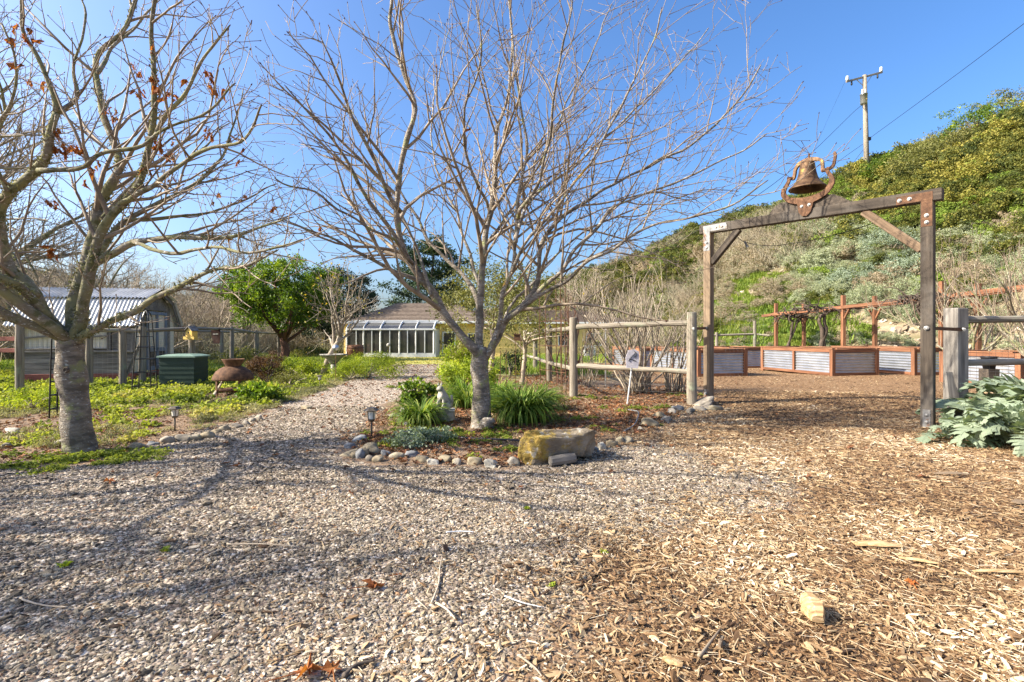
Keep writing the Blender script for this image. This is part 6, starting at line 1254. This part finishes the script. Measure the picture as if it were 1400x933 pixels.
# rusty rod trellis tower
rt = G(762, 540); tw_ = thing('rod_trellis', 'tall cage of thin rusty rods around a climbing shrub left of the fence corner', 'trellis', (rt.x, 11.6, 0))
for i, (px, pt_, Y) in enumerate([(738, 372, 12.4), (746, 388, 11.9), (766, 392, 11.5), (773, 378, 11.3), (777, 402, 12.2), (760, 384, 12.6), (768, 430, 11.9)]):
    t = P(px, pt_, Y); mb = MB(); mb.tube([V3(t.x + .02, t.y, -.1), V3(t.x + .01 * (i % 3 - 1), t.y, t.z * .5), t], .011, 6, True); mb.build('rod', M['rust'], tw_)
for z in (.5, 1.1, 1.7): mb = MB(); mb.tube([P(738, 500, 12.4) * V3(1, 1, 0).length if False else V3(P(738, 0, 12.4).x, 12.4, z), V3(P(773, 0, 11.3).x, 11.3, z), V3(P(777, 0, 12.2).x, 12.2, z), V3(P(760, 0, 12.6).x, 12.6, z), V3(P(738, 0, 12.4).x, 12.4, z)], .006, 5); mb.build('hoop', M['rust'], tw_)
ht = thing('rod_trellis', 'thin rusty stakes standing among the leaves just right of the centre trunk', 'trellis', (.2, 9.8, 0))
for px, pt_, Y in ((692, 478, 9.8), (705, 455, 10.2), (712, 462, 10.6), (684, 480, 10.0)): t = P(px, pt_, Y); mb = MB(); mb.tube([V3(t.x, t.y, -.1), t], .007, 5); mb.build('rod', M['rust'], ht)
fd = P(707, 462, 10.2); o = MB().box(fd, (.13, .12, .12)).box(fd + V3(0, 0, .07), (.16, .15, .02)).build('hanging_feeder', M['rust']); meta(o, 'small rusty hanging box on the stakes right of the centre trunk', 'feeder')

# ---------------------------------------------------------------- plants
def strap_clump(loc, n, L, rad, sd, label, mat='lf_strap', w=.02, name='strap_leaf_plant'):
    rg = np.random.RandomState(sd); vs_, fs_, tt_ = [], [], []
    for i in range(n):
        a = rg.uniform(0, 2 * PI); r0 = rad * .30 * rg.rand() ** .5; b = np.array([r0 * math.cos(a + rg.normal(0, .5)), r0 * math.sin(a + rg.normal(0, .5)), 0]); el = rg.uniform(.35, 1.0); Li = L * rg.uniform(.6, 1.1); dh = np.array([math.cos(a), math.sin(a), 0.]); sd_ = np.array([-math.sin(a), math.cos(a), 0.]); seg = 6; p = b.copy(); ang = 1.45 - (1 - el) * .7; k0 = len(vs_); ww = w * rg.uniform(.7, 1.2); tw = rg.normal(0, .25)
        for j in range(seg + 1):
            s_ = ww * (1 - (j / seg) ** 2.2) / 2 * (0.7 + .6 * min(1, j / 2)); sw = sd_ * math.cos(tw) + np.array([0, 0, math.sin(tw)]); vs_ += [p - sw * s_, p + sw * s_]; p = p + (dh * math.cos(ang) + np.array([0, 0, math.sin(ang)])) * Li / seg; ang -= (.16 + .34 * (1 - el)) * (1 + .25 * j)
            p[2] = max(p[2], .01)
        for j in range(seg): q = k0 + 2 * j; fs_.append([q, q + 1, q + 3, q + 2])
        tt_ += [float(np.clip(rg.beta(2, 2) , 0, 1))] * seg
    root = thing(name, label, 'plant', tuple(loc)); me = mesh_np('leaves', np.array(vs_), np.array(fs_), 4, M[mat], tt_, True); o = link('leaves', me, root, wm(root)); o['kind'] = 'stuff'; return root
strap_clump(G(712, 577), 950, .88, .75, 1, 'large clump of arching strap leaves right of the centre trunk'); strap_clump(G(738, 560), 420, .75, .55, 2, 'second clump of strap leaves touching the rod trellis')
strap_clump(G(625, 556) + V3(.05, .4, 0), 520, .75, .6, 3, 'clump of strap leaves directly behind the cat statue'); strap_clump(G(574, 580), 420, .62, .5, 4, 'yellowing clump of strap leaves left of the cat statue'); strap_clump(G(640, 558), 260, .7, .5, 5, 'clump of strap leaves just left of the centre trunk'); strap_clump(G(680, 548), 300, .75, .5, 6, 'tall strap leaves behind the centre trunk')
def mound(loc, rad, K, m, cr, ls, mat, sd, label, asp=.5, stems='bark_tan', ns=.3, name='garden_shrub'):
    rs2 = np.random.RandomState(sd); root = thing(name, label, 'shrub', tuple(loc)); pts, t = crown(np.array([0, 0, rad[2] * .75]), rad, K, m, cr, rs2, .4, ns, -.6); pts[:, 2] = np.abs(pts[:, 2]) + .01
    me = leaf_mesh('foliage', pts, ls, M[mat], t, asp, rs=rs2); o = link('foliage', me, root, wm(root)); o['kind'] = 'stuff'
    mb = MB(); rg = random.Random(sd)
    for i in range(10):
        e = V(pts[rg.randrange(len(pts))]) + V(loc); mb.tube(smooth_path([V(loc), V(loc).lerp(e, .5) + V3(0, 0, .05), e], 5), [.02, .016, .012, .008, .005], 4, False)
    mb.build('stems', M[stems], root); return root
mound(G(364, 524), (.52, .5, .50), 90, 85, .15, .045, 'lf_rust', 1, 'round brownish red shrub right of the fire pit', .4)
mound(G(497, 519) + V3(0, .6, 0), (1.0, .8, .42), 90, 80, .2, .055, 'lf_bright', 2, 'wide yellow green shrub beside the path before the sunroom', .3)
mound(G(476, 520) + V3(0, .2, 0), (.55, .5, .30), 45, 70, .18, .05, 'lf_bright', 3, 'lower yellow green shrub right of the birdbath', .3)
mound(G(412, 516), (.9, .7, .30), 60, 70, .2, .06, 'lf_bright', 4, 'low bright shrub left of the leaning orchard tree', .5)
mound(G(395, 530), (.5, .4, .22), 30, 60, .14, .05, 'lf_olive', 5, 'grey green low shrub right of the brown red one', .3)
mound(G(640, 531) + V3(0, .3, 0), (.75, .6, .42), 70, 70, .2, .06, 'lf_bright', 6, 'leafy bright shrub left of the trunk beyond the small path light', .6)
mound(G(632, 510) + V3(0, .5, 0), (.8, .6, .6), 80, 60, .25, .07, 'lf_bright', 7, 'taller yellow green shrub near the house door beside the path', .6)
mound(G(350, 552) + V3(0, .1, 0), (.36, .3, .2), 24, 40, .12, .085, 'lf_ever', 8, 'broad leaved bright plant in front of the fire pit legs', .6)
mound(G(375, 550), (.22, .2, .14), 14, 40, .1, .05, 'lf_bright', 9, 'small bright tuft plant right of the broad leaved one', .5)
mound(G(588, 603), (.40, .16, .09), 34, 60, .08, .032, 'lf_arti', 10, 'low grey green creeping clump in front of the statue pedestal', .6); mound(G(556, 612), (.25, .15, .09), 16, 50, .08, .035, 'lf_arti', 11, 'small creeping clump behind the tilted slate stone', .6)
mound(G(580, 560) + V3(-.1, .3, 0), (.4, .3, .28), 26, 50, .14, .07, 'lf_ever', 12, 'broad leaved green plant behind the yellowing strap leaves', .7)
mound(G(45, 560), (.5, .35, .22), 34, 70, .12, .05, 'lf_bright', 13, 'feathery bright green plant left of the left tree', .25)
mound(G(722, 515) + V3(-.6, .5, 0), (.5, .5, .5), 30, 50, .2, .06, 'lf_dark', 15, 'dark shrub behind the strap leaves near the fence posts', .5)
mound(G(325, 505), (1.3, .8, .45), 60, 60, .25, .09, 'lf_olive', 16, 'loose pale green shrub behind the fire pit and compost bin', .5); mound(G(425, 492), (1.5, 1.2, .5), 60, 60, .3, .1, 'lf_olive', 17, 'dusty green shrub mass before the dark evergreen trees', .5)
strap_clump(G(724, 612), 16, .16, .1, 21, 'tiny pale green seedling at the left foot of the boulder', 'lf_arti', .05, 'seedling')
# artichoke: big lobed leaves
def arti_leaf(sd):
    rg = random.Random(sd); mb = MB(); L = 1.0; n = 15; droop = rg.uniform(.5, 1.0); rib = []
    ang = rg.uniform(.75, 1.1); p = V3(0, 0, 0)
    for i in range(n + 1): rib.append(p.copy()); p = p + V3(math.cos(ang), 0, math.sin(ang)) * L / n; ang -= droop * .22 * (.3 + i / n * 1.6)
    mb.tube(rib, [.016 * (1 - .8 * i / n) + .002 for i in range(n + 1)], 5, True)
    for i in range(1, n + 1):
        t = i / n; w = .23 * math.sin(PI * min(t * .95 + .06, 1)) ** .8 * rg.uniform(.8, 1.15)
        for s_ in (-1, 1):
            a = rib[i - 1]; b = rib[i]; f = (b - a).normalized(); up_ = V3(-f.z, 0, f.x); o_ = V3(0, s_, 0); tip_ = b + o_ * w + f * w * .65 + up_ * rg.uniform(-.06, .05); m1 = a.lerp(tip_, .5) - f * .022 + up_ * .02; m2 = a.lerp(b, .8).lerp(tip_, .5) + f * .018 + up_ * .02; k = len(mb.v)
            mb.v += [a, m1, tip_, m2, b + f * .01, a.lerp(tip_, .75) + o_ * .03 - f * .05 + up_ * -.01]; mb.f += [(k, k + 1, k + 3, k + 4) if s_ < 0 else (k, k + 4, k + 3, k + 1), (k + 1, k + 5, k + 2), (k + 1, k + 2, k + 3)]
    me = mb.mesh('leaf', M['lf_arti'], False); a = me.attributes.new('tint', 'FLOAT', 'FACE'); a.data.foreach_set('value', np.full(len(me.polygons), rg.uniform(.35, .75), np.float32)); return me
al = [arti_leaf(i) for i in range(6)]
def artichoke(loc, s, n, label, sd):
    rg = random.Random(sd); root = thing('artichoke_plant', label, 'plant', tuple(loc))
    for i in range(n):
        a = 2.4 * i; t = i / n; sc = s * rg.uniform(.75, 1.1) * (1.05 - .35 * t); tilt = (t * 1.0 - .45) + rg.gauss(0, .12)
        Mx = Matrix.Translation(V(loc) + V3(rg.gauss(0, .12), rg.gauss(0, .12), .04 + .22 * t * s)) @ Matrix.Rotation(a, 4, 'Z') @ Matrix.Rotation(-tilt, 4, 'Y') @ Matrix.Rotation(rg.gauss(0, .3), 4, 'X') @ Matrix.Scale(sc, 4)
        link('leaf', al[i % 6], root, Mx)
artichoke(V3(6.15, 6.0, 0), .80, 60, 'big grey green artichoke plant with jagged leaves at the right edge, nearest one', 4); artichoke(V3(7.05, 6.75, 0), 1.15, 60, 'taller artichoke plant behind the nearest one in front of the fence rails', 5); artichoke(V3(5.75, 6.35, 0), .5, 26, 'small artichoke plant at the left side of the artichoke group', 6); artichoke(V3(6.95, 5.9, 0), 1.0, 46, 'artichoke plant cut off by the right edge of the picture', 8)

# ---------------------------------------------------------------- single pieces on the gravel and chips
def splinter(px, py, L, w, t, rz, label, mat='pale_wood', tilt=0., name='wood_splinter'):
    b = G(px, py); rg = random.Random(px); mb = MB(); n = 8; Mx = Matrix.Translation(b + V3(0, 0, t * .6 + .012)) @ Matrix.Rotation(rz, 4, 'Z') @ Matrix.Rotation(tilt, 4, 'Y')
    for k in range(n + 1):
        f = k / n; ww = w * (.35 + .65 * math.sin(PI * min(.12 + f * .8, 1))) * rg.uniform(.85, 1.1); tt_ = t * (.4 + .6 * math.sin(PI * (f * .8 + .1))) * rg.uniform(.8, 1.1); z = .03 * L * math.sin(PI * f); o_ = rg.uniform(-.06, .06) * w
        for sy, sz in ((-.5, -.4), (0, -.5), (.5, -.35), (.45, .3), (.1, .5), (-.35, .42)): mb.v.append(Mx @ V3((f - .5) * L, o_ + sy * ww, z + sz * tt_))
    for k in range(n):
        for j in range(6): j2 = (j + 1) % 6; mb.f.append((k * 6 + j, k * 6 + j2, k * 6 + 6 + j2, k * 6 + 6 + j))
    mb.f += [(5, 4, 3, 2, 1, 0), tuple(n * 6 + j for j in range(6))]; o = mb.build(name, M[mat]); meta(o, label, 'wood piece', 'large loose wood pieces')
splinter(1111, 848, .15, .10, .075, 1.35, 'thick split wood chunk standing out on the wood chips at the lower right', tilt=-.25, name='wood_chunk')
splinter(1200, 749, .28, .075, .018, -.12, 'long pale flat wood splinter on the chips above the thick chunk'); splinter(1256, 771, .19, .035, .012, -.45, 'narrow bright splinter just right of the long flat one'); splinter(1370, 786, .30, .03, .012, -.08, 'thin long splinter at the right edge of the chips')
splinter(1135, 716, .13, .02, .008, .15, 'slim splinter behind the long flat one'); splinter(1252, 728, .22, .02, .01, .05, 'slim dull splinter up the chips near the right edge'); splinter(1068, 663, .14, .025, .008, -.3, 'pale curled splinter on the gravel edge'); splinter(1300, 652, .3, .04, .02, -.1, 'brown bark strip near the artichoke', 'arbor_warm'); splinter(1395, 690, .14, .08, .015, .3, 'flat tan bark piece at the right edge', 'arbor_warm')
splinter(955, 870, .09, .03, .02, 1.3, 'short upright golden splinter at the bottom', tilt=.5); splinter(985, 888, .13, .02, .02, 1.1, 'brown stick like splinter at the bottom', 'arbor_warm', .3); splinter(920, 912, .08, .04, .02, -.6, 'broken curled chip near the bottom centre')
def twig(pts, r, label, mat='bark_tan'):
    mb = MB(); rg = random.Random(int(pts[0][0])); q = smooth_path([G(a, b) + V3(0, 0, .015 + .012 * rg.random()) for a, b in pts], 14, .01); mb.tube(q, [r * (1 - .5 * i / 13) for i in range(14)], 6, True, .2); o = mb.build('fallen_twig', M[mat], None, True); meta(o, label, 'twig', 'fallen twigs on the gravel')
twig([(590, 828), (600, 800), (602, 782), (606, 765)], .006, 'thin upright looking twig in the middle of the gravel'); twig([(596, 830), (610, 842), (622, 856)], .007, 'short pale twig continuing below the thin one'); twig([(690, 820), (715, 830), (742, 836)], .004, 'slender curved twig right of the middle', 'white'); twig([(28, 822), (60, 832), (92, 836)], .006, 'pale twig at the lower left'); twig([(310, 750), (360, 748), (410, 752)], .006, 'grey twig lying across the gravel left of centre')
twig([(470, 930), (488, 915), (512, 908)], .012, 'dark curved stick at the bottom edge', 'bark_dark'); twig([(710, 905), (730, 922), (740, 935)], .005, 'pale twig at the bottom centre'); twig([(955, 905), (975, 880), (985, 868)], .008, 'brown twig on the golden chips', 'twig'); twig([(610, 733), (630, 731), (648, 733)], .006, 'short white twig on the gravel', 'white'); twig([(740, 742), (765, 735), (775, 731)], .005, 'thin brown twig right of centre', 'twig')
def bigleaf(px, py, s_, label, rz):
    rg = random.Random(px); b = G(px, py); root = Matrix.Translation(b + V3(0, 0, .012)) @ Matrix.Rotation(rz, 4, 'Z'); mb = MB(); n = 9; mb.v.append(root @ V3(0, 0, .012))
    for k in range(n * 2):
        a = 2 * PI * k / (n * 2); r = s_ * (1.0 if k % 4 == 0 else (.62 if k % 2 == 0 else .42)) * rg.uniform(.8, 1.1); mb.v.append(root @ V3(r * math.cos(a), r * math.sin(a) * .8, abs(rg.gauss(0, .28)) * s_))
    for k in range(n * 2): mb.f.append((0, 1 + k, 1 + (k + 1) % (n * 2)))
    mb.tube([root @ V3(0, 0, .01), root @ V3(-s_ * 1.8, -.01, .01)], .0025, 4); o = mb.build('fallen_leaf', M['brown_leaf']); meta(o, label, 'leaf', 'large fallen leaves')
for a in [(512, 806, .075, 'curled brown lobed leaf on the gravel left of the bottom centre', .2), (1247, 803, .045, 'orange brown leaf on the chips below the bright splinter', 1), (480, 677, .045, 'small orange leaf in the curved branch shadow', 2), (325, 637, .06, 'brown leaf in the tree shadow beside the path', .7), (150, 660, .07, 'dark curled leaf on the gravel right of the left tree', 2.2), (420, 925, .085, 'crumpled orange leaf cut by the bottom edge left', .4), (455, 922, .06, 'second crumpled leaf at the bottom edge', 1.9), (545, 790, .03, 'tiny brown leaf fragment on the gravel', .2), (912, 575, .05, 'dry leaf caught between the side row stones', 1.2), (668, 570, .06, 'orange leaf at the right foot of the centre trunk', 1.0), (712, 667, .04, 'reddish leaf on the gravel below the boulder', 1.0), (310, 634, .04, 'pale brown leaf left of the shadow leaf', 1.0)]: bigleaf(*a)
for px, py, s_, lb in ((225, 755, .9, 'small green weed on the gravel at the left'), (825, 757, .5, 'lone green seedling right of the bottom centre'), (753, 803, .5, 'tiny dark green seedling in the middle gravel'), (90, 775, 1.0, 'sparse green weed at the lower left'), (720, 695, .5, 'tiny weed below the boulder')): strap_clump(G(px, py), 14, .05 * s_, .06, px, lb, 'lf_bright', .018, 'weed')
# ---------------------------------------------------------------- house with sunroom
HY = 43.2; gh = -.455
def hx(px, Y=42.0): return (px - 700) * Y / F
hs = thing('house', 'low yellow house with brown hipped roofs and white glazed sunroom at the path end', 'house', (-6, HY, gh))
x0, x1 = hx(470, HY), 10.2; ez = 2.45
mb = MB(); c_ = ((x0 + x1) / 2, HY + 5, (gh + ez) / 2); mb.box(c_, (x1 - x0, 10, ez - gh)); mb.build('wall', M['yellow_wall'], hs)
def shingled(name, quadA, quadB, quadC, quadD, parent, rows=16):
    """slope from eave edge A-B up to C-D (C above B), courses as real steps"""
    mb = MB(); A, B, C_, D = [V(q) for q in (quadA, quadB, quadC, quadD)]; nn = (B - A).cross(D - A)
    nn = (B - A).cross(C_ - A).normalized(); nn = -nn if nn.z < 0 else nn
    for i in range(rows):
        t0, t1 = i / rows, (i + 1) / rows + .02; a0, b0, a1, b1 = A.lerp(D, t0), B.lerp(C_, t0), A.lerp(D, min(t1, 1)), B.lerp(C_, min(t1, 1)); h_ = nn * .10
        k = len(mb.v); mb.v += [a0 + h_, b0 + h_, b1 + nn * .005, a1 + nn * .005, a0, b0]; mb.f += [(k, k + 1, k + 2, k + 3), (k + 4, k + 5, k + 1, k)]
    return mb.build(name, M['roof_tile'], parent)
# main roof, hipped, with a wing roof in front left
def hip(x0, x1, y0, y1, ez, rz, inset, parent, rows=14):
    my = (y0 + y1) / 2; a, b, c, d = V3(x0, y0, ez), V3(x1, y0, ez), V3(x1, y1, ez), V3(x0, y1, ez); r0, r1 = V3(x0 + inset, my, rz), V3(x1 - inset, my, rz)
    shingled('roof', a, b, r1, r0, parent, rows); shingled('roof', b, c, r1, r1, parent, rows); shingled('roof', c, d, r0, r1, parent, rows); shingled('roof', d, a, r0, r0, parent, rows)
hip(x0 - .6, 10.9, HY - .6, HY + 10.5, ez, 3.75, 4.5, hs); hip(hx(474, 42.6), hx(672, 42.6), 42.6, 50, ez + .06, 4.35, 3.6, hs)
beam('gutter', (x0 - .6, HY - .68, ez - .02), (10.9, HY - .68, ez - .02), .10, .14, M['white'], hs)
beam('gutter', (hx(474, 42.5), 42.5, ez + .05), (hx(668, 42.5), 42.5, ez + .05), .10, .14, M['white'], hs)
def bxm(name, c, d, mat, parent): return MB().box(c, d).build(name, M[mat], parent)
dx = hx(614, HY); o = MB(); 
for (a, b, z0, z1) in ((dx - .58, dx - .46, gh + .12, gh + 2.15), (dx + .46, dx + .58, gh + .12, gh + 2.15), (dx - .46, dx + .46, gh + 2.03, gh + 2.15), (dx - .46, dx + .46, gh + .12, gh + .24)): o.box(((a + b) / 2, HY - .05, (z0 + z1) / 2), (b - a, .12, z1 - z0))
dd = o.build('door', M['white'], hs); bxm('pane', (dx, HY - .03, gh + 1.13), (.92, .04, 1.80), 'glass_dark', dd); bxm('step', (dx, HY - .5, gh + .05), (1.9, .9, .14), 'concrete', hs)
for px, w, z0, z1 in ((772, 1.0, .9, 2.0), (812, 1.2, .9, 2.0), (650, 1.2, .9, 2.0)):
    wx = hx(px, HY); o = MB(); z0 += gh; z1 += gh
    for (a, b, za, zb) in ((wx - w / 2 - .07, wx - w / 2, z0, z1), (wx + w / 2, wx + w / 2 + .07, z0, z1), (wx - w / 2, wx + w / 2, z1 - .07, z1), (wx - w / 2, wx + w / 2, z0, z0 + .07), (wx - .03, wx + .03, z0 + .07, z1 - .07)): o.box(((a + b) / 2, HY - .04, (za + zb) / 2), (b - a, .1, zb - za))
    wf = o.build('window', M['white'], hs); bxm('pane', (wx, HY - .012, (z0 + z1) / 2), (w, .02, z1 - z0 - .1), 'glass_dark', wf)
bxm('wall_lamp', (hx(601, HY), HY - .12, gh + 1.25), (.18, .18, .3), 'iron', hs)
# sunroom, a part of the house with posts, panes and curved eaves
SY = 41.2; s0, s1 = hx(474, SY), hx(596, SY); zt, zr = 1.62 + gh + .55, 2.50
sr = bxm('sunroom', ((s0 + s1) / 2, SY + .02, gh + .16), (s1 - s0, .10, .40), 'white', hs)
posts = [474, 497, 520, 546, 568.5, 593]; zrail = P(0, 450.5, SY).z; ztop = P(0, 441.5, SY + 1.1).z
for px in posts:
    x = hx(px, SY); q = smooth_path([V3(x, SY, gh + .3), V3(x, SY, zrail - .15), V3(x, SY + .08, zrail + .10), V3(x, SY + .4, zrail + .32), V3(x, SY + 1.4, ztop + .12), V3(x, SY + 2.0, ztop + .2)], 16); mb = MB(); mb.v = []
    for i in range(15): mb.tube([q[i], q[i + 1]], .07, 4, True)
    mb.build('sunroom_post', M['white'], hs)
beam('sunroom_rail', (s0, SY - .03, zrail), (s1, SY - .03, zrail), .12, .13, M['white'], hs); beam('sunroom_rail', (s0, SY + 1.3, ztop + .16), (s1, SY + 1.3, ztop + .16), .12, .12, M['white'], hs)
for i in range(5):
    xa, xb = hx(posts[i], SY) + .1, hx(posts[i + 1], SY) - .1; mb = MB(); mb.box(((xa + xb) / 2, SY, (gh + .36 + zrail - .07) / 2), (xb - xa, .02, zrail - .07 - gh - .36)); pn = mb.build('sunroom_pane', M['glass_dark'], hs)
    mb = MB(); xm = (xa + xb) / 2 + (.0 if i != 0 else .1); mb.box((xm, SY - .03, (gh + .36 + zrail - .07) / 2), (.07, .05, zrail - .07 - gh - .36)); mb.build('mullion', M['white'], pn)
    mb = MB(); mb.quad((xa, SY + .02, zrail + .07), (xb, SY + .02, zrail + .07), (xb, SY + .4, zrail + .30), (xa, SY + .4, zrail + .30)); mb.quad((xa, SY + .4, zrail + .30), (xb, SY + .4, zrail + .30), (xb, SY + 2, ztop + .19), (xa, SY + 2, ztop + .19)); mb.build('roof_pane', M['glass_dark'], hs)
bxm('sunroom_end', (s1 - .03, SY + 1.02, (gh + zrail) / 2), (.1, 2.0, zrail - gh), 'white', hs); bxm('sunroom_end', (s0 + .03, SY + 1.02, (gh + zrail) / 2), (.1, 2.0, zrail - gh), 'white', hs)
# far left house glimpsed behind the thicket
h2 = thing('house', 'grey roofed low building glimpsed far behind the bare thicket right of the coop', 'house', (-24, 60, -.5)); mb = MB(); mb.box((-24, 62, .8), (9, 5, 2.6)); mb.build('wall', M['curtain'], h2); hip(-29, -19, 59, 65, 2.1, 3.6, 2.5, h2, 8)
# planter barrel and patio things
def barrel(px, Y, h, r, label, mat):
    x = hx(px, Y); b = V3(x, Y, H(x, Y)); root = thing('planter_barrel', label, 'planter', tuple(b)); mb = MB(); mb.lathe([(.001, 0), (r * .8, 0), (r * .95, h * .4), (r, h * .6), (r * .92, h), (r * .82, h), (r * .8, h * .85), (.001, h * .85)], b, 20); mb.build('tub', M[mat], root, True); mb = MB()
    for z in (.2, .75): mb.lathe([(r * .9 * (1 + .1 * z), h * z), (r * .97 * (1 + .05 * z), h * (z + .03)), (r * .93 * (1 + .05 * z), h * (z + .07))], b, 20)
    mb.build('hoop', M['rust'], root, True)
barrel(485.5, 38.5, 1.0, .66, 'brown wooden barrel standing before the left end of the sunroom', 'redwood')
# vehicles: parked white truck, seen left of the house
def truck(loc, rz, label, s=1.):
    root = thing('parked_car', label, 'car', loc, rz); T = wm(root); white = mk('car paint', [(0, (.55, .58, .62)), (1, (.62, .65, .69))], rough=.25, bump=0, spec=.6) if 'car paint' not in bpy.data.materials else bpy.data.materials['car paint']
    def sec(x, w, z0, z1, r): return [(x, -w + r, z0), (x, -w, z0 + r), (x, -w, z1 - r), (x, -w + r, z1), (x, w - r, z1), (x, w, z1 - r), (x, w, z0 + r), (x, w - r, z0)]
    def loft(name, S, mat):
        mb = MB(); mb.v = [T @ (V(p) * s) for q in S for p in q]
        for i in range(len(S) - 1):
            for k in range(8): k2 = (k + 1) % 8; mb.f.append((i * 8 + k, i * 8 + k2, i * 8 + 8 + k2, i * 8 + 8 + k))
        mb.f += [tuple(range(8))[::-1], tuple((len(S) - 1) * 8 + k for k in range(8))]; return mb.build(name, mat, root)
    loft('body', [sec(-2.25, .8, .45, .95, .12), sec(-2.15, .9, .38, 1.05, .14), sec(-.9, .93, .35, 1.1, .14), sec(.8, .93, .35, 1.1, .14), sec(1.1, .92, .36, 1.06, .14), sec(2.1, .88, .4, .98, .14), sec(2.25, .78, .5, .85, .12)], white)
    loft('cabin', [sec(-2.1, .78, 1.04, 1.10, .03), sec(-1.85, .76, 1.06, 1.66, .1), sec(-.2, .76, 1.08, 1.74, .1), sec(.45, .74, 1.07, 1.68, .1), sec(1.05, .78, 1.05, 1.12, .03)], M['glass_dark']); loft('roof', [sec(-1.9, .70, 1.66, 1.70, .02), sec(-.2, .72, 1.735, 1.79, .02), sec(.42, .70, 1.66, 1.71, .02)], white)
    for x in (-1.4, 1.4):
        for sy in (-1, 1):
            c = T @ (V3(x, sy * .82, .34) * s); Mq = T.to_3x3() @ Matrix.Rotation(PI / 2, 3, 'X'); mb = MB(); mb.lathe([(.2 * s, -.11 * s), (.31 * s, -.12 * s), (.34 * s, -.08 * s), (.34 * s, .08 * s), (.31 * s, .12 * s), (.2 * s, .11 * s)], c, 20, Mq); w_ = mb.build('wheel', M['black'], root, True); mb = MB(); mb.lathe([(.001, sy * -.09 * s), (.1 * s, sy * -.1 * s), (.2 * s, sy * -.1 * s), (.22 * s, sy * -.06 * s)], c, 14, Mq); mb.build('rim', M['galv'], w_, True)
    for sy in (-.62, .62):
        mb = MB(); mb.lathe([(.001, .03), (.07, .025), (.1, 0)], T @ (V3(2.24, sy, .76) * s), 12, T.to_3x3() @ Matrix.Rotation(PI / 2, 3, 'Y')); mb.build('headlight', M['white'], root, True)
    mb = MB(); mb.box((2.27, 0, .62), (.05, 1.0, .2), T); mb.build('grille', M['iron'], root)
x = hx(461, 50); truck((x, 50, H(x, 50)), -PI / 2 + .25, 'pale grey car parked facing the garden left of the sunroom'); x = hx(645, 41.8)
cr_ = thing('patio_chair', 'white patio chair near the house door, partly behind the centre tree', 'chair', (hx(633, 41), 41, gh)); cx, cy = hx(633, 41), 41
bxm('seat', (cx, cy, gh + .44), (.5, .5, .05), 'white', cr_); bxm('backrest', (cx + .24, cy, gh + .75), (.04, .5, .55), 'white', cr_)
for a in (-.22, .22):
    for b in (-.22, .22): bxm('leg', (cx + a, cy + b, gh + .21), (.04, .04, .415), 'white', cr_)
ac = thing('utility_box', 'small white box unit on the ground by the house seen under the fence rail', 'utility box', (hx(806, 36), 36, H(hx(806, 36), 36))); zz = H(hx(806, 36), 36)
bxm('casing', (hx(806, 36), 36, zz + .5), (.8, .4, .95), 'white', ac); bxm('vent', (hx(806, 36), 35.79, zz + .5), (.6, .02, .6), 'slate', ac)
# long eaves band of the far right yellow wing is the same house; small shed bins far left of the lawn
for px, Y, mat, lb in ((412, 52, 'arbor_warm', 'small brown crate far behind the orchard tree'), (424, 52, 'green_plastic', 'small green bin beside the brown crate far behind the orchard tree')):
    x = hx(px, Y); root = thing('storage_bin', lb, 'bin', (x, Y, H(x, Y))); bxm('body', (x, Y, H(x, Y) + .45), (.9, .6, .9), mat, root); bxm('lid', (x, Y, H(x, Y) + .93), (.96, .66, .06), mat, root)
